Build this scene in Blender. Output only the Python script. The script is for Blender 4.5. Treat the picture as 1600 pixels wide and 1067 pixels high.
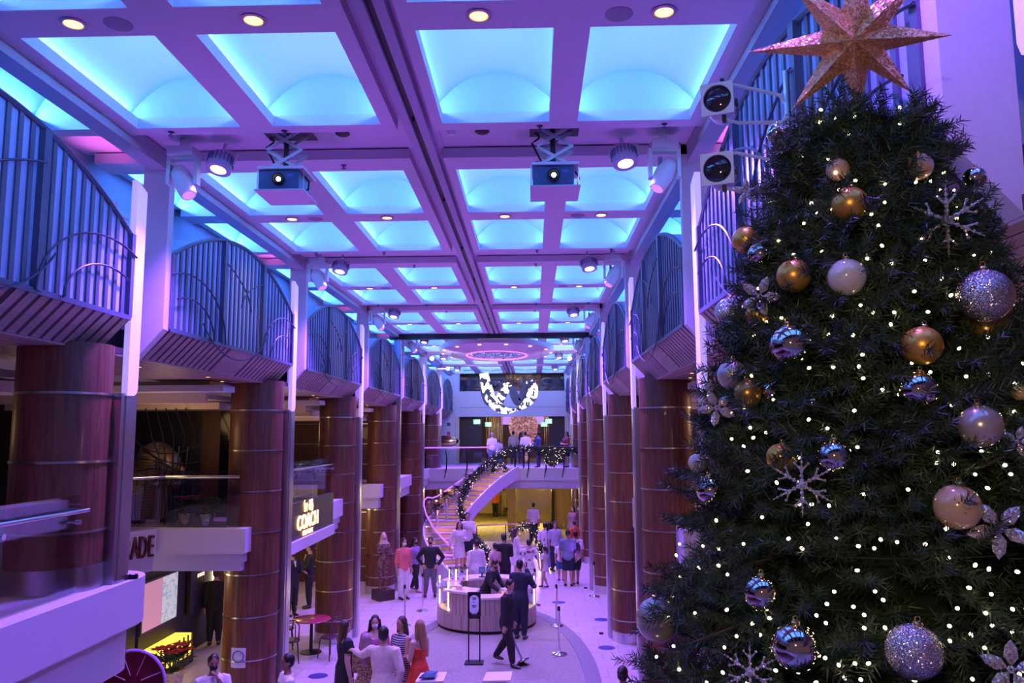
import bpy, bmesh, math, random
import numpy as np
from mathutils import Vector, Matrix
from math import sin, cos, pi, radians, atan2, sqrt
random.seed(7); RNG = np.random.default_rng(11)
scn = bpy.context.scene
for o in list(bpy.data.objects): bpy.data.objects.remove(o)
COL = scn.collection

# ------------------------------------------------------------------ camera
FPX = 1217.0; CZ = 4.9
PITCH = atan2(145, FPX); YAW = atan2(32, FPX); ROLL = radians(0.35)
fw = Vector((-sin(YAW)*cos(PITCH), cos(YAW)*cos(PITCH), sin(PITCH)))
rt = fw.cross(Vector((0, 0, 1))).normalized(); up = rt.cross(fw)
rt, up = cos(ROLL)*rt - sin(ROLL)*up, sin(ROLL)*rt + cos(ROLL)*up
cam_data = bpy.data.cameras.new('camera'); cam = bpy.data.objects.new('camera', cam_data); COL.objects.link(cam)
cam_data.sensor_width = 36; cam_data.lens = FPX/1600*36; cam_data.clip_start = 0.05; cam_data.clip_end = 300
mw = Matrix(((rt.x, up.x, -fw.x, 0), (rt.y, up.y, -fw.y, 0), (rt.z, up.z, -fw.z, CZ), (0, 0, 0, 1)))
cam.matrix_world = mw; scn.camera = cam
CAM = Vector((0, 0, CZ))
def ray(u, v): return fw + rt*((u-800)/FPX) - up*((v-533.5)/FPX)
def pz(u, v, z): d = ray(u, v); return CAM + d*((z-CZ)/d.z)
def px(u, v, x): d = ray(u, v); return CAM + d*(x/d.x)
def py(u, v, y): d = ray(u, v); return CAM + d*(y/d.y)

# ------------------------------------------------------------------ view, world
scn.view_settings.view_transform = 'Standard'; scn.view_settings.look = 'None'
scn.view_settings.exposure = 0.22; scn.view_settings.gamma = 1.0; scn.view_settings.use_curve_mapping = False
world = bpy.data.worlds.new('world'); scn.world = world; world.use_nodes = True
wb = world.node_tree.nodes['Background']; wb.inputs[0].default_value = (0.55, 0.31, 0.55, 1); wb.inputs[1].default_value = 0.13
scn.cycles.use_denoising = True
scn.cycles.max_bounces = 6; scn.cycles.diffuse_bounces = 3; scn.cycles.glossy_bounces = 3
scn.cycles.transmission_bounces = 4; scn.cycles.transparent_max_bounces = 10
scn.cycles.sample_clamp_indirect = 6; scn.cycles.caustics_reflective = False; scn.cycles.caustics_refractive = False

# ------------------------------------------------------------------ layout
PER = 5.72                       # bay length along the hall
XL, XR = -4.36, 1.79             # faces of the balcony screens
ZC = 8.2                         # ceiling grid
ZM = 3.36                        # middle deck floor
YEND = 42.4                      # end wall
VIO = (0.30, 0.10, 1.0); CYAN = (0.11, 0.34, 1.0); WARM = (1.0, 0.62, 0.28)

def lamp(name, kind, loc, color, energy, aim=None, **kw):
    d = bpy.data.lights.new(name, kind); d.color = color; d.energy = energy
    for k, v in kw.items(): setattr(d, k, v)
    o = bpy.data.objects.new(name, d); o.location = loc; COL.objects.link(o)
    if aim is not None:
        o.rotation_euler = (Vector(aim)-Vector(loc)).to_track_quat('-Z', 'Y').to_euler()
    return o
def lamp_copy(o, loc, aim=None):
    c = o.copy(); COL.objects.link(c); c.location = loc
    if aim is not None: c.rotation_euler = (Vector(aim)-Vector(loc)).to_track_quat('-Z', 'Y').to_euler()
    return c
COVE_E = 14.5                    # blue strips hidden in the ceiling coves
WASHC = (0.30, 0.10, 1.0); WASH_E = 2100.0     # purple wash lights
SOFF_E = 60.0                    # small soffit downlights
SHOPS = [((-7.0, 17.0, 5.2), 18, WARM), ((-7.2, 11.0, 5.2), 6, WARM), ((-7.6, 8.5, 5.0), 5, WARM), ((-7.0, 22.0, 5.0), 30, WARM),
         ((-6.8, 13.5, 2.4), 30, WARM), ((-7.2, 21.5, 2.4), 60, (1.0, 0.7, 0.35)), ((-6.6, 25.0, 2.4), 30, WARM),
         ((4.8, 14.5, 5.2), 40, (1.0, 0.6, 0.35)), ((4.6, 6.0, 4.8), 30, (1.0, 0.6, 0.4)), ((3.4, 20.5, 5.2), 20, WARM),
         ((-3.0, 42.0, 2.1), 270, (1.0, 0.72, 0.3)), ((0.5, 42.0, 2.1), 270, (1.0, 0.72, 0.3)), ((-6.0, 40.0, 2.1), 190, (1.0, 0.72, 0.3)),
         ((-2.5, 48.0, 5.8), 70, (1.0, 0.8, 0.75)), ((0.9, 48.0, 5.8), 60, (1.0, 0.8, 0.8)), ((-6.2, 13.0, 4.9), 9, WARM), ((-1.0, 44.0, 8.4), 25, WARM)]  # last but one entry is added only to brighten the head sculpture
lamp('bridge_lamp', 'SPOT', (-0.35, -0.7, 5.6), (1.0, 0.66, 0.34), 105, (1.15, 3.0, 5.05), spot_size=radians(58), spot_blend=0.6, shadow_soft_size=0.06)
lamp('wash_spot_near', 'SPOT', (-3.62, 2.9, 7.9), WASHC, 330, (-4.6, 2.5, 0), spot_size=radians(100), spot_blend=0.9, shadow_soft_size=0.12)
lamp('wash_spot_near', 'SPOT', (0.9, 2.9, 8.0), WASHC, 420, (2.0, 3.1, 5.6), spot_size=radians(90), spot_blend=0.9, shadow_soft_size=0.12)
DOWN_E = 70.0                   # warm ceiling downlights
lamp('housing_fill_spot', 'SPOT', (-0.5, -0.7, 5.6), (1.0, 0.9, 0.85), 75, (1.25, 4.85, 6.85), spot_size=radians(20), spot_blend=0.7, shadow_soft_size=0.06)  # added spot that brightens the white profile light housings
UPC = (0.42, 0.10, 1.0); UP_E = 420.0     # violet uplights added at the column feet to brighten the ceiling
END_E = 420.0                    # white spots towards the end wall


# ------------------------------------------------------------------ materials
MATS = {}
def M(name, col, rough=0.5, metal=0.0, em=None, es=0.0, bump=0.0, nscale=30.0, var=0.12, stretch=(1, 1, 1), coat=0.0, alpha=1.0, spec=0.5):
    if name in MATS: return MATS[name]
    m = bpy.data.materials.new(name); m.use_nodes = True; MATS[name] = m
    nt = m.node_tree; b = nt.nodes['Principled BSDF']
    b.inputs['Roughness'].default_value = rough; b.inputs['Metallic'].default_value = metal
    b.inputs['Coat Weight'].default_value = coat; b.inputs['Alpha'].default_value = alpha
    b.inputs['Specular IOR Level'].default_value = spec
    tc = nt.nodes.new('ShaderNodeTexCoord'); mp = nt.nodes.new('ShaderNodeMapping'); mp.inputs['Scale'].default_value = stretch
    nz = nt.nodes.new('ShaderNodeTexNoise'); nz.inputs['Scale'].default_value = nscale; nz.inputs['Detail'].default_value = 3
    nt.links.new(tc.outputs['Object'], mp.inputs[0]); nt.links.new(mp.outputs[0], nz.inputs['Vector'])
    rp = nt.nodes.new('ShaderNodeValToRGB'); e = rp.color_ramp.elements
    e[0].position = 0.3; e[1].position = 0.7
    e[0].color = tuple(max(0, c*(1-var)) for c in col[:3]) + (1,); e[1].color = tuple(min(1, c*(1+var)) for c in col[:3]) + (1,)
    nt.links.new(nz.outputs['Fac'], rp.inputs[0]); nt.links.new(rp.outputs[0], b.inputs['Base Color'])
    if em is not None:
        b.inputs['Emission Color'].default_value = tuple(em) + (1,); b.inputs['Emission Strength'].default_value = es
    if bump > 0:
        bp = nt.nodes.new('ShaderNodeBump'); bp.inputs['Strength'].default_value = bump; bp.inputs['Distance'].default_value = 0.01
        nt.links.new(nz.outputs['Fac'], bp.inputs['Height']); nt.links.new(bp.outputs[0], b.inputs['Normal'])
    return m
def nodes_of(m): return m.node_tree.nodes, m.node_tree.links, m.node_tree.nodes['Principled BSDF']
def pattern(name, cols, kind='noise', scale=20.0, pos=(0.45, 0.55), rough=0.6, metal=0.0, es=None, stretch=(1, 1, 1), const=True, bump=0.0, detail=2.0):
    """two or more colours laid out by a noise, voronoi or wave field"""
    if name in MATS: return MATS[name]
    m = bpy.data.materials.new(name); m.use_nodes = True; MATS[name] = m
    nt = m.node_tree; b = nt.nodes['Principled BSDF']; b.inputs['Roughness'].default_value = rough; b.inputs['Metallic'].default_value = metal
    tc = nt.nodes.new('ShaderNodeTexCoord'); mp = nt.nodes.new('ShaderNodeMapping'); mp.inputs['Scale'].default_value = stretch
    nt.links.new(tc.outputs['Object'], mp.inputs[0])
    if kind == 'voronoi':
        t = nt.nodes.new('ShaderNodeTexVoronoi'); t.inputs['Scale'].default_value = scale; out = t.outputs['Distance']
    elif kind == 'cells':
        t = nt.nodes.new('ShaderNodeTexVoronoi'); t.inputs['Scale'].default_value = scale
        s = nt.nodes.new('ShaderNodeSeparateColor'); nt.links.new(t.outputs['Color'], s.inputs[0]); out = s.outputs[0]
    elif kind == 'wave':
        t = nt.nodes.new('ShaderNodeTexWave'); t.inputs['Scale'].default_value = scale; t.inputs['Distortion'].default_value = 1.5
        t.bands_direction = 'Z'; out = t.outputs['Fac']
    else:
        t = nt.nodes.new('ShaderNodeTexNoise'); t.inputs['Scale'].default_value = scale; t.inputs['Detail'].default_value = detail; out = t.outputs['Fac']
    nt.links.new(mp.outputs[0], t.inputs['Vector'])
    rp = nt.nodes.new('ShaderNodeValToRGB'); cr = rp.color_ramp
    if const: cr.interpolation = 'CONSTANT'
    cr.elements[0].color = tuple(cols[0]) + (1,); cr.elements[0].position = 0.0
    cr.elements[1].color = tuple(cols[1]) + (1,); cr.elements[1].position = pos[0]
    for c, p in zip(cols[2:], pos[1:]):
        el = cr.elements.new(p); el.color = tuple(c) + (1,)
    nt.links.new(out, rp.inputs[0]); nt.links.new(rp.outputs[0], b.inputs['Base Color'])
    if es is not None:
        nt.links.new(rp.outputs[0], b.inputs['Emission Color']); b.inputs['Emission Strength'].default_value = es
    if bump:
        bp = nt.nodes.new('ShaderNodeBump'); bp.inputs['Strength'].default_value = bump; bp.inputs['Distance'].default_value = 0.004
        nt.links.new(out, bp.inputs['Height']); nt.links.new(bp.outputs[0], b.inputs['Normal'])
    return m
def glass(name, tint=(0.9, 0.92, 1.0), gl=0.12):
    if name in MATS: return MATS[name]
    m = bpy.data.materials.new(name); m.use_nodes = True; MATS[name] = m
    nt = m.node_tree; nt.nodes.remove(nt.nodes['Principled BSDF']); out = nt.nodes['Material Output']
    tr = nt.nodes.new('ShaderNodeBsdfTransparent'); tr.inputs[0].default_value = tint + (1,)
    g = nt.nodes.new('ShaderNodeBsdfGlossy'); g.inputs['Roughness'].default_value = 0.03
    fr = nt.nodes.new('ShaderNodeFresnel'); fr.inputs[0].default_value = 1.45
    nz = nt.nodes.new('ShaderNodeTexNoise'); nz.inputs['Scale'].default_value = 2
    ad = nt.nodes.new('ShaderNodeMath'); ad.operation = 'MULTIPLY_ADD'; ad.inputs[1].default_value = gl*0.4; ad.inputs[2].default_value = gl*0.3
    nt.links.new(nz.outputs[0], ad.inputs[0])
    ma = nt.nodes.new('ShaderNodeMath'); ma.operation = 'ADD'; ma.use_clamp = True
    mb = nt.nodes.new('ShaderNodeMath'); mb.operation = 'MULTIPLY'; mb.inputs[1].default_value = 0.6
    nt.links.new(fr.outputs[0], mb.inputs[0]); nt.links.new(mb.outputs[0], ma.inputs[0]); nt.links.new(ad.outputs[0], ma.inputs[1])
    mx = nt.nodes.new('ShaderNodeMixShader'); nt.links.new(ma.outputs[0], mx.inputs[0]); nt.links.new(tr.outputs[0], mx.inputs[1]); nt.links.new(g.outputs[0], mx.inputs[2])
    nt.links.new(mx.outputs[0], out.inputs[0]); return m
def wood(name, dark, light, scale=9.0, rough=0.45, axis='Z', coat=0.1):
    st = {'Z': (1, 1, 0.06), 'X': (0.06, 1, 1), 'Y': (1, 0.06, 1)}[axis]
    m = pattern(name, [dark, light, dark, light], 'noise', scale, (0.42, 0.52, 0.64), rough, stretch=st, const=False, detail=4)
    m.node_tree.nodes['Principled BSDF'].inputs['Coat Weight'].default_value = coat
    return m

ceil_m = M('ceiling_paint', (0.72, 0.66, 0.74), 0.6, var=0.02)
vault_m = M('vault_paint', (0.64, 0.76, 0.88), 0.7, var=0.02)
beam_m = M('beam_paint', (0.50, 0.46, 0.56), 0.6, var=0.03)
pil_m = M('pilaster_paint', (0.70, 0.66, 0.74), 0.55, var=0.03)
white_m = M('white_paint', (0.78, 0.75, 0.80), 0.5, var=0.02)
panel_m = M('screen_panel', (0.42, 0.56, 0.98), 0.4, var=0.04)  # pale panel; the blue of the cove light is put into its colour
bar_m = M('screen_bar', (0.10, 0.10, 0.17), 0.4, var=0.1)
line_m = M('screen_line', (0.04, 0.05, 0.10), 0.4)
alc_m = M('alcove_paint', (0.62, 0.68, 0.80), 0.5, var=0.02)
slat_m = wood('soffit_wood', (0.33, 0.22, 0.24), (0.42, 0.29, 0.30), 6, 0.5, 'Y', 0.0)
groove_m = M('soffit_groove', (0.05, 0.035, 0.045), 0.7)
wood_m = wood('column_veneer', (0.10, 0.030, 0.018), (0.20, 0.062, 0.034), 14)
woodb_m = wood('brown_panelling', (0.09, 0.035, 0.022), (0.15, 0.06, 0.035), 10)
steel_m = M('brushed_steel', (0.60, 0.59, 0.62), 0.28, 1.0, nscale=60, stretch=(8, 8, 0.3), var=0.15)
chrome_m = M('polished_chrome', (0.80, 0.80, 0.84), 0.08, 1.0, var=0.03)
cream_m = M('cream_cove', (0.78, 0.66, 0.46), 0.6, var=0.03)
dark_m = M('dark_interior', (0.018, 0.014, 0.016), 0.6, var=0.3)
black_m = M('black_plastic', (0.012, 0.012, 0.016), 0.4)
blackm_m = M('black_metal', (0.02, 0.02, 0.025), 0.35, 0.6)
glass_m = glass('clear_glass')
glassd_m = glass('screen_glass', (0.86, 0.90, 1.0), 0.10)
lightw_m = M('housing_white', (0.80, 0.80, 0.82), 0.4, var=0.03)
fin_m = M('lit_acrylic', (0.7, 0.6, 0.8), 0.4, em=(0.55, 0.38, 1.0), es=0.62, var=0.02)
sky_m = M('far_dark', (0.02, 0.02, 0.03), 0.8)

# ------------------------------------------------------------------ mesh helpers
class MB:
    def __init__(s): s.v = []; s.f = []; s.m = []; s.cur = 0
    def add(s, vs, fs):
        b = len(s.v); s.v.extend([tuple(p) for p in vs]); s.f.extend([tuple(i+b for i in f) for f in fs]); s.m.extend([s.cur]*len(fs)); return s
    def box(s, c, d, rz=0.0, R=None):
        hx, hy, hz = d[0]/2, d[1]/2, d[2]/2
        vs = [Vector((x, y, z)) for x in (-hx, hx) for y in (-hy, hy) for z in (-hz, hz)]
        if R is None and rz: R = Matrix.Rotation(rz, 3, 'Z')
        if R is not None: vs = [R @ p for p in vs]
        c = Vector(c); return s.add([p+c for p in vs], [(0, 1, 3, 2), (4, 6, 7, 5), (0, 4, 5, 1), (2, 3, 7, 6), (0, 2, 6, 4), (1, 5, 7, 3)])
    def bbox(s, x0, x1, y0, y1, z0, z1): return s.box(((x0+x1)/2, (y0+y1)/2, (z0+z1)/2), (abs(x1-x0), abs(y1-y0), abs(z1-z0)))
    def prism(s, poly, off, f=None):
        """polygon of 3-D points swept by the vector off"""
        n = len(poly); off = Vector(off); p = [Vector(q) for q in poly]
        fs = [tuple(range(n))[::-1], tuple(range(n, 2*n))] + [(i, (i+1) % n, (i+1) % n + n, i+n) for i in range(n)]
        return s.add(p + [q+off for q in p], fs)
    def tube(s, pts, r, n=8, cap=True, ref=None, ell=None):
        """tube along pts; r scalar or list; ell = list of (a, b) half-widths along side / ref axes"""
        P = [Vector(p) for p in pts]; k = len(P)
        rr = r if isinstance(r, (list, tuple)) else [r]*k
        side = None; rings = []
        for i in range(k):
            t = (P[min(i+1, k-1)] - P[max(i-1, 0)])
            if t.length < 1e-9: t = Vector((0, 0, 1))
            t.normalize()
            if side is None:
                a = Vector(ref) if ref is not None else (Vector((0, 1, 0)) if abs(t.y) < 0.9 else Vector((1, 0, 0)))
                side = t.cross(a).normalized() if t.cross(a).length > 1e-6 else t.orthogonal().normalized()
            side = (side - t*side.dot(t)); side = side.normalized() if side.length > 1e-6 else t.orthogonal().normalized()
            b = t.cross(side)
            ra, rb = (ell[i] if ell else (rr[i], rr[i]))
            rings.append([P[i] + side*(ra*cos(2*pi*j/n)) + b*(rb*sin(2*pi*j/n)) for j in range(n)])
        vs = [p for R in rings for p in R]; fs = []
        for i in range(k-1):
            for j in range(n):
                fs.append((i*n+j, i*n+(j+1) % n, (i+1)*n+(j+1) % n, (i+1)*n+j))
        if cap: fs.append(tuple(range(n))[::-1]); fs.append(tuple((k-1)*n+j for j in range(n)))
        return s.add(vs, fs)
    def lathe(s, prof, n=24, c=(0, 0, 0), axis=None, a0=0.0, a1=2*pi):
        """prof = [(r, z)...]; axis optional direction"""
        c = Vector(c); Q = Vector((0, 0, 1)).rotation_difference(Vector(axis)).to_matrix() if axis is not None else Matrix.Identity(3)
        full = abs(a1-a0-2*pi) < 1e-6; k = n if full else n+1
        vs = []; fs = []
        for r, z in prof:
            for j in range(k):
                a = a0+(a1-a0)*j/n; vs.append(c + Q @ Vector((r*cos(a), r*sin(a), z)))
        for i in range(len(prof)-1):
            for j in range(n):
                j2 = (j+1) % k
                fs.append((i*k+j, i*k+j2, (i+1)*k+j2, (i+1)*k+j))
        if full:
            if prof[0][0] > 1e-5: fs.append(tuple(range(k))[::-1])
            if prof[-1][0] > 1e-5: fs.append(tuple((len(prof)-1)*k+j for j in range(k)))
        return s.add(vs, fs)
    def ball(s, c, r, n=12, m=8, sc=(1, 1, 1), R=None):
        c = Vector(c); vs = []; fs = []
        for i in range(m+1):
            t = pi*i/m
            for j in range(n):
                a = 2*pi*j/n; p = Vector((r*sc[0]*sin(t)*cos(a), r*sc[1]*sin(t)*sin(a), r*sc[2]*cos(t)))
                vs.append(c + (R @ p if R is not None else p))
        for i in range(m):
            for j in range(n): fs.append((i*n+j, (i+1)*n+j, (i+1)*n+(j+1) % n, i*n+(j+1) % n))
        return s.add(vs, fs)
    def mesh(s, name, mats, smooth=True, ang=0.7):
        me = bpy.data.meshes.new(name); me.from_pydata(s.v, [], s.f)
        mats = mats if isinstance(mats, (list, tuple)) else [mats]
        for q in mats: me.materials.append(q)
        if len(mats) > 1: me.polygons.foreach_set('material_index', s.m)
        bm = bmesh.new(); bm.from_mesh(me); bmesh.ops.remove_doubles(bm, verts=bm.verts, dist=1e-6)
        bmesh.ops.recalc_face_normals(bm, faces=bm.faces); bm.to_mesh(me); bm.free()
        if smooth:
            me.polygons.foreach_set('use_smooth', [True]*len(me.polygons)); me.set_sharp_from_angle(angle=ang)
        me.update(); return me
    def build(s, name, mats, parent=None, smooth=True, ang=0.7):
        return put(name, s.mesh(name, mats, smooth, ang), parent)
def put(name, me, parent=None, loc=None, rot=None, scale=None, keep=True):
    """keep=True: mesh coordinates are world coordinates even under a parent"""
    o = bpy.data.objects.new(name, me); COL.objects.link(o)
    if loc is not None: o.location = loc
    if rot is not None: o.rotation_euler = rot
    if scale is not None: o.scale = scale
    if parent is not None:
        o.parent = parent
        if keep: o.matrix_parent_inverse = world_of(parent).inverted()
    return o
def world_of(o):
    m = o.matrix_basis.copy()
    while o.parent is not None:
        m = o.parent.matrix_basis @ o.matrix_parent_inverse @ m; o = o.parent
    return m
def thing(name, label, cat, loc=(0, 0, 0), rz=0.0, group=None):
    o = bpy.data.objects.new(name, None); COL.objects.link(o); o.empty_display_size = 0.1
    o.location = loc; o.rotation_euler = (0, 0, rz); return tag(o, label, cat, group)
def tag(o, label, cat, group=None):
    o['label'] = label; o['category'] = cat
    if group: o['group'] = group
    return o
def struct(o): o['kind'] = 'structure'; return o
def stuff(o): o['kind'] = 'stuff'; return o
def copy_tree(o, parent=None):
    c = o.copy(); COL.objects.link(c)
    if parent is not None: c.parent = parent
    for ch in list(o.children): copy_tree(ch, c)
    return c
UNIT = None
def unit_box():
    global UNIT
    if UNIT is None: UNIT = MB().box((0, 0, 0), (1, 1, 1)).mesh('unit_box', bar_m, smooth=False)
    return UNIT
def text_mesh(name, body, size, mat, extrude=0.01, font_scale_x=1.0):
    cu = bpy.data.curves.new(name, 'FONT'); cu.body = body; cu.size = size; cu.extrude = extrude
    cu.align_x = 'CENTER'; cu.align_y = 'CENTER'; cu.resolution_u = 3
    t = bpy.data.objects.new('temporary_text', cu); COL.objects.link(t)
    bpy.context.view_layer.update()
    me = bpy.data.meshes.new_from_object(t.evaluated_get(bpy.context.evaluated_depsgraph_get()))
    bpy.data.objects.remove(t); bpy.data.curves.remove(cu)
    me.materials.clear(); me.materials.append(mat)
    me.name = name; return me
ORD = ['first', 'second', 'third', 'fourth', 'fifth', 'sixth', 'seventh', 'eighth', 'ninth', 'tenth', 'eleventh', 'twelfth', 'thirteenth', 'fourteenth', 'fifteenth', 'sixteenth']

# ================================================================== FLOOR
def floor_tile_material():
    return pattern('floor_tile', [(0.50, 0.45, 0.43), (0.56, 0.50, 0.48), (0.62, 0.56, 0.53), (0.53, 0.48, 0.46)], 'noise', 3.0, (0.42, 0.52, 0.6), 0.32, const=False, stretch=(1, 4, 1))
tile_m = floor_tile_material()
joint_m = M('tile_joint', (0.28, 0.24, 0.25), 0.8)
floor = struct(MB().bbox(-12, 6, -8, 62, -0.3, -0.012).build('floor', joint_m, smooth=False))
TW, TL = 0.80, 0.60
tile_meshes = []
for q in range(4):
    me = MB().box((0, 0, -0.006), (TW-0.008, TL-0.008, 0.012)).mesh('tile', tile_m, smooth=False)
    tile_meshes.append(me)
tiles = []
for j in range(int(34/TL)):
    y = 10.5+(j+0.5)*TL
    for i in range(-12, 5):
        x = i*TW + (TW/2 if j % 2 else 0) + 0.3
        if x < -8.6 or x > 3.4: continue
        tiles.append((y, x))
tiles.sort()
vis = [t for t in tiles if ((t[1]+1.0)/2.3)**2+((t[0]-16.7)/6.3)**2 > 0.75 and -5.2 < t[1] < 2.2 and t[0] > 12.5][:300]
vset = set(vis)
for k, (y, x) in enumerate(vis):
    put('tile', tile_meshes[k % 4], floor, loc=(x, y, 0), rot=(0, 0, pi*(k % 2)), keep=False)
rest = MB()
for (y, x) in tiles:
    if (y, x) not in vset: rest.box((x, y, -0.006), (TW-0.008, TL-0.008, 0.012))
stuff(rest.build('far_tiles', tile_m, floor, smooth=False))

# oval carpet with its stone border
def ellipse(cx, cy, a, b, n=72, t0=0, t1=2*pi): return [(cx+a*cos(t0+(t1-t0)*i/n), cy+b*sin(t0+(t1-t0)*i/n)) for i in range(n)]
carpet_m = pattern('carpet_weave', [(0.17, 0.18, 0.14), (0.26, 0.27, 0.20), (0.35, 0.35, 0.26), (0.22, 0.24, 0.16)], 'noise', 22, (0.44, 0.52, 0.6), 0.95, stretch=(0.6, 1.6, 1), const=False, bump=0.4, detail=5)
border_m = M('terrazzo_border', (0.24, 0.23, 0.22), 0.35, nscale=90, var=0.25)
CE = (-1.0, 16.7)
rug = tag(MB().prism([(x, y, 0.001) for x, y in ellipse(*CE, 1.98, 6.0)], (0, 0, 0.014)).build('carpet', carpet_m, smooth=False), 'large oval grey speckled carpet under the round information counter', 'carpet')
o_ = ellipse(*CE, 2.32, 6.38); i_ = ellipse(*CE, 1.99, 6.01); mb = MB(); n = len(o_)
for k in range(n):
    k2 = (k+1) % n
    mb.prism([(*o_[k], 0.001), (*o_[k2], 0.001), (*i_[k2], 0.001), (*i_[k], 0.001)], (0, 0, 0.018))
mb.build('border', border_m, rug, smooth=False)
# dark inlay lines and round distance markers on the floor
mark_m = M('blue_sticker', (0.06, 0.05, 0.22), 0.4)
for i, (u, v) in enumerate([(1035-95, 968), (948, 1012), (873, 941), (497, 1056)]):
    p = pz(u, v, 0.0)
    o = MB().lathe([(0.0, 0.003), (0.19, 0.003), (0.20, 0.001)], 28, (p.x, p.y, 0.0)).build('floor_sticker', mark_m)
    tag(o, ['round blue floor sticker right of the oval carpet, nearer the wooden columns', 'round blue floor sticker on the tiles, closest to the tree', 'round dark floor sticker behind the chrome posts', 'round floor sticker on the tiles left of the guests in party dress'][i], 'sticker')

# ================================================================== CEILING
XS = [(-4.24, -3.11), (-2.76, -1.60), (-0.94, 0.20), (0.50, 1.69)]
SIDE = [(-5.30, -4.64), (2.06, 2.72)]
ROWS = []                                     # (y0, y1)
for k in range(-2, 6):
    ROWS += [(9.42+PER*k, 11.33+PER*k), (11.75+PER*k, 13.68+PER*k)]
Y0C, Y1C = -2.5, YEND
g = MB(); TH = 0.12
for a, b in [(-4.40, -4.24), (-3.11, -2.76), (-1.60, -1.45), (-1.05, -0.94), (0.20, 0.50), (1.69, 1.86)]:
    segs = []; y = Y0C
    for k in range(-2, 6):
        pa, pb = 8.15+PER*k, 9.0+PER*k
        if pa > Y1C: break
        if pa > y: segs.append((y, pa))
        y = max(y, pb)
    segs.append((y, Y1C))
    for s0, s1 in segs: g.bbox(a, b, s0, s1, ZC, ZC+TH)
prev = Y0C
edges = [(y0, y1) for y0, y1 in ROWS if y1 < Y1C+0.2]
for a, b in XS + SIDE:
    prev = Y0C
    for y0, y1 in ROWS:
        if y0 > Y1C: break
        lo, hi = prev, y0
        if hi > lo + 1e-3:
            k = round((hi-9.42)/PER)
            pa, pb = 8.15+PER*k, 9.0+PER*k
            if abs(hi-(9.42+PER*k)) < 0.01 and lo < pa:
                g.bbox(a, b, lo, pa, ZC, ZC+TH); g.bbox(a, b, pb, hi, ZC, ZC+TH)
            else: g.bbox(a, b, lo, hi, ZC, ZC+TH)
        prev = y1
    if prev < Y1C: g.bbox(a, b, prev, Y1C, ZC, ZC+TH)
ceiling = struct(g.build('ceiling', ceil_m, smooth=False))
# raised pockets of the cross beams, the trench along the middle, and the roof plate over all
for k in range(-2, 6):
    pa, pb = 8.15+PER*k, 9.0+PER*k
    if pa > Y1C: break
    MB().bbox(-5.9, 3.3, pa-0.1, pb+0.1, ZC+TH+0.02, ZC+TH+0.05).build('pocket_panel', ceil_m, ceiling, smooth=False)
MB().bbox(-1.46, -1.04, Y0C, Y1C, ZC+TH+0.0, ZC+TH+0.03).build('trench_panel', ceil_m, ceiling, smooth=False)
MB().bbox(-9.5, 7.5, Y0C-0.2, Y1C+12, 8.9, 9.0).build('roof_panel', dark_m, ceiling, smooth=False)
for x0, x1 in ((-4.61, -4.40), (1.86, 2.06)):
    MB().bbox(x0, x1, Y0C, Y1C, ZC-0.10, ZC+TH).build('side_beam', beam_m, ceiling, smooth=False)
# track in the trench
tr = thing('ceiling_track', 'long grey double rail set in the groove along the middle of the ceiling', 'track', (-1.25, 0, ZC))
MB().bbox(-1.36, -1.27, Y0C, YEND-0.3, ZC-0.015, ZC+0.10).bbox(-1.20, -1.11, Y0C, YEND-0.3, ZC-0.015, ZC+0.10).build('rail', beam_m, tr, smooth=False)
MB().bbox(-1.27, -1.20, Y0C, YEND-0.3, ZC+0.03, ZC+0.06).build('slot', black_m, tr, smooth=False)
t_ = MB()
for y in np.arange(5, 40, 2.86): t_.lathe([(0.012, 0), (0.016, -0.03), (0.006, -0.05)], 8, (-1.235, y, ZC+0.03))
stuff(t_.build('hanger', blackm_m, tr))

def coffer_mesh(w, L, rise=0.40):
    hw = w/2+0.10; mb = MB(); n = 14; z0 = 0.17
    pro = [(-hw+2*hw*i/n, z0+rise*(1-(abs(-1+2*i/n))**2.2)) for i in range(n+1)]
    hl = L/2+0.03; vs = []; fs = []
    for x, z in pro: vs += [(x, -hl, z), (x, hl, z)]
    for i in range(n): fs.append((2*i, 2*i+2, 2*i+3, 2*i+1))
    mb.add(vs, fs)
    for s in (-hl, hl):                       # end lunettes
        mb.add([(-hw, s, 0.115)]+[(x, s, z) for x, z in pro]+[(hw, s, 0.115)], [tuple(range(n+3))])
    for s in (-1, 1):                         # ledge that hides the light strip, side wall above it
        mb.add([(s*w/2, -hl, 0.118), (s*w/2, hl, 0.118), (s*hw, hl, 0.118), (s*hw, -hl, 0.118)], [(0, 1, 2, 3)])
        mb.add([(s*hw, -hl, 0.118), (s*hw, hl, 0.118), (s*hw, hl, z0), (s*hw, -hl, z0)], [(0, 1, 2, 3)])
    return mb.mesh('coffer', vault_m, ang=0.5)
LROW = 1.92
cm = [coffer_mesh(b-a, LROW) for a, b in XS]; sm = coffer_mesh(0.66, LROW)
def cove(name, L, col, e):
    d = bpy.data.lights.new(name, 'AREA'); d.shape = 'RECTANGLE'; d.size = 0.03; d.size_y = L; d.color = col; d.energy = e; return d
cove_d = cove('cove_light', 1.85, CYAN, COVE_E); cove_s = cove('side_cove_light', 1.85, (0.07, 0.27, 1.0), COVE_E*3.2)
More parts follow.
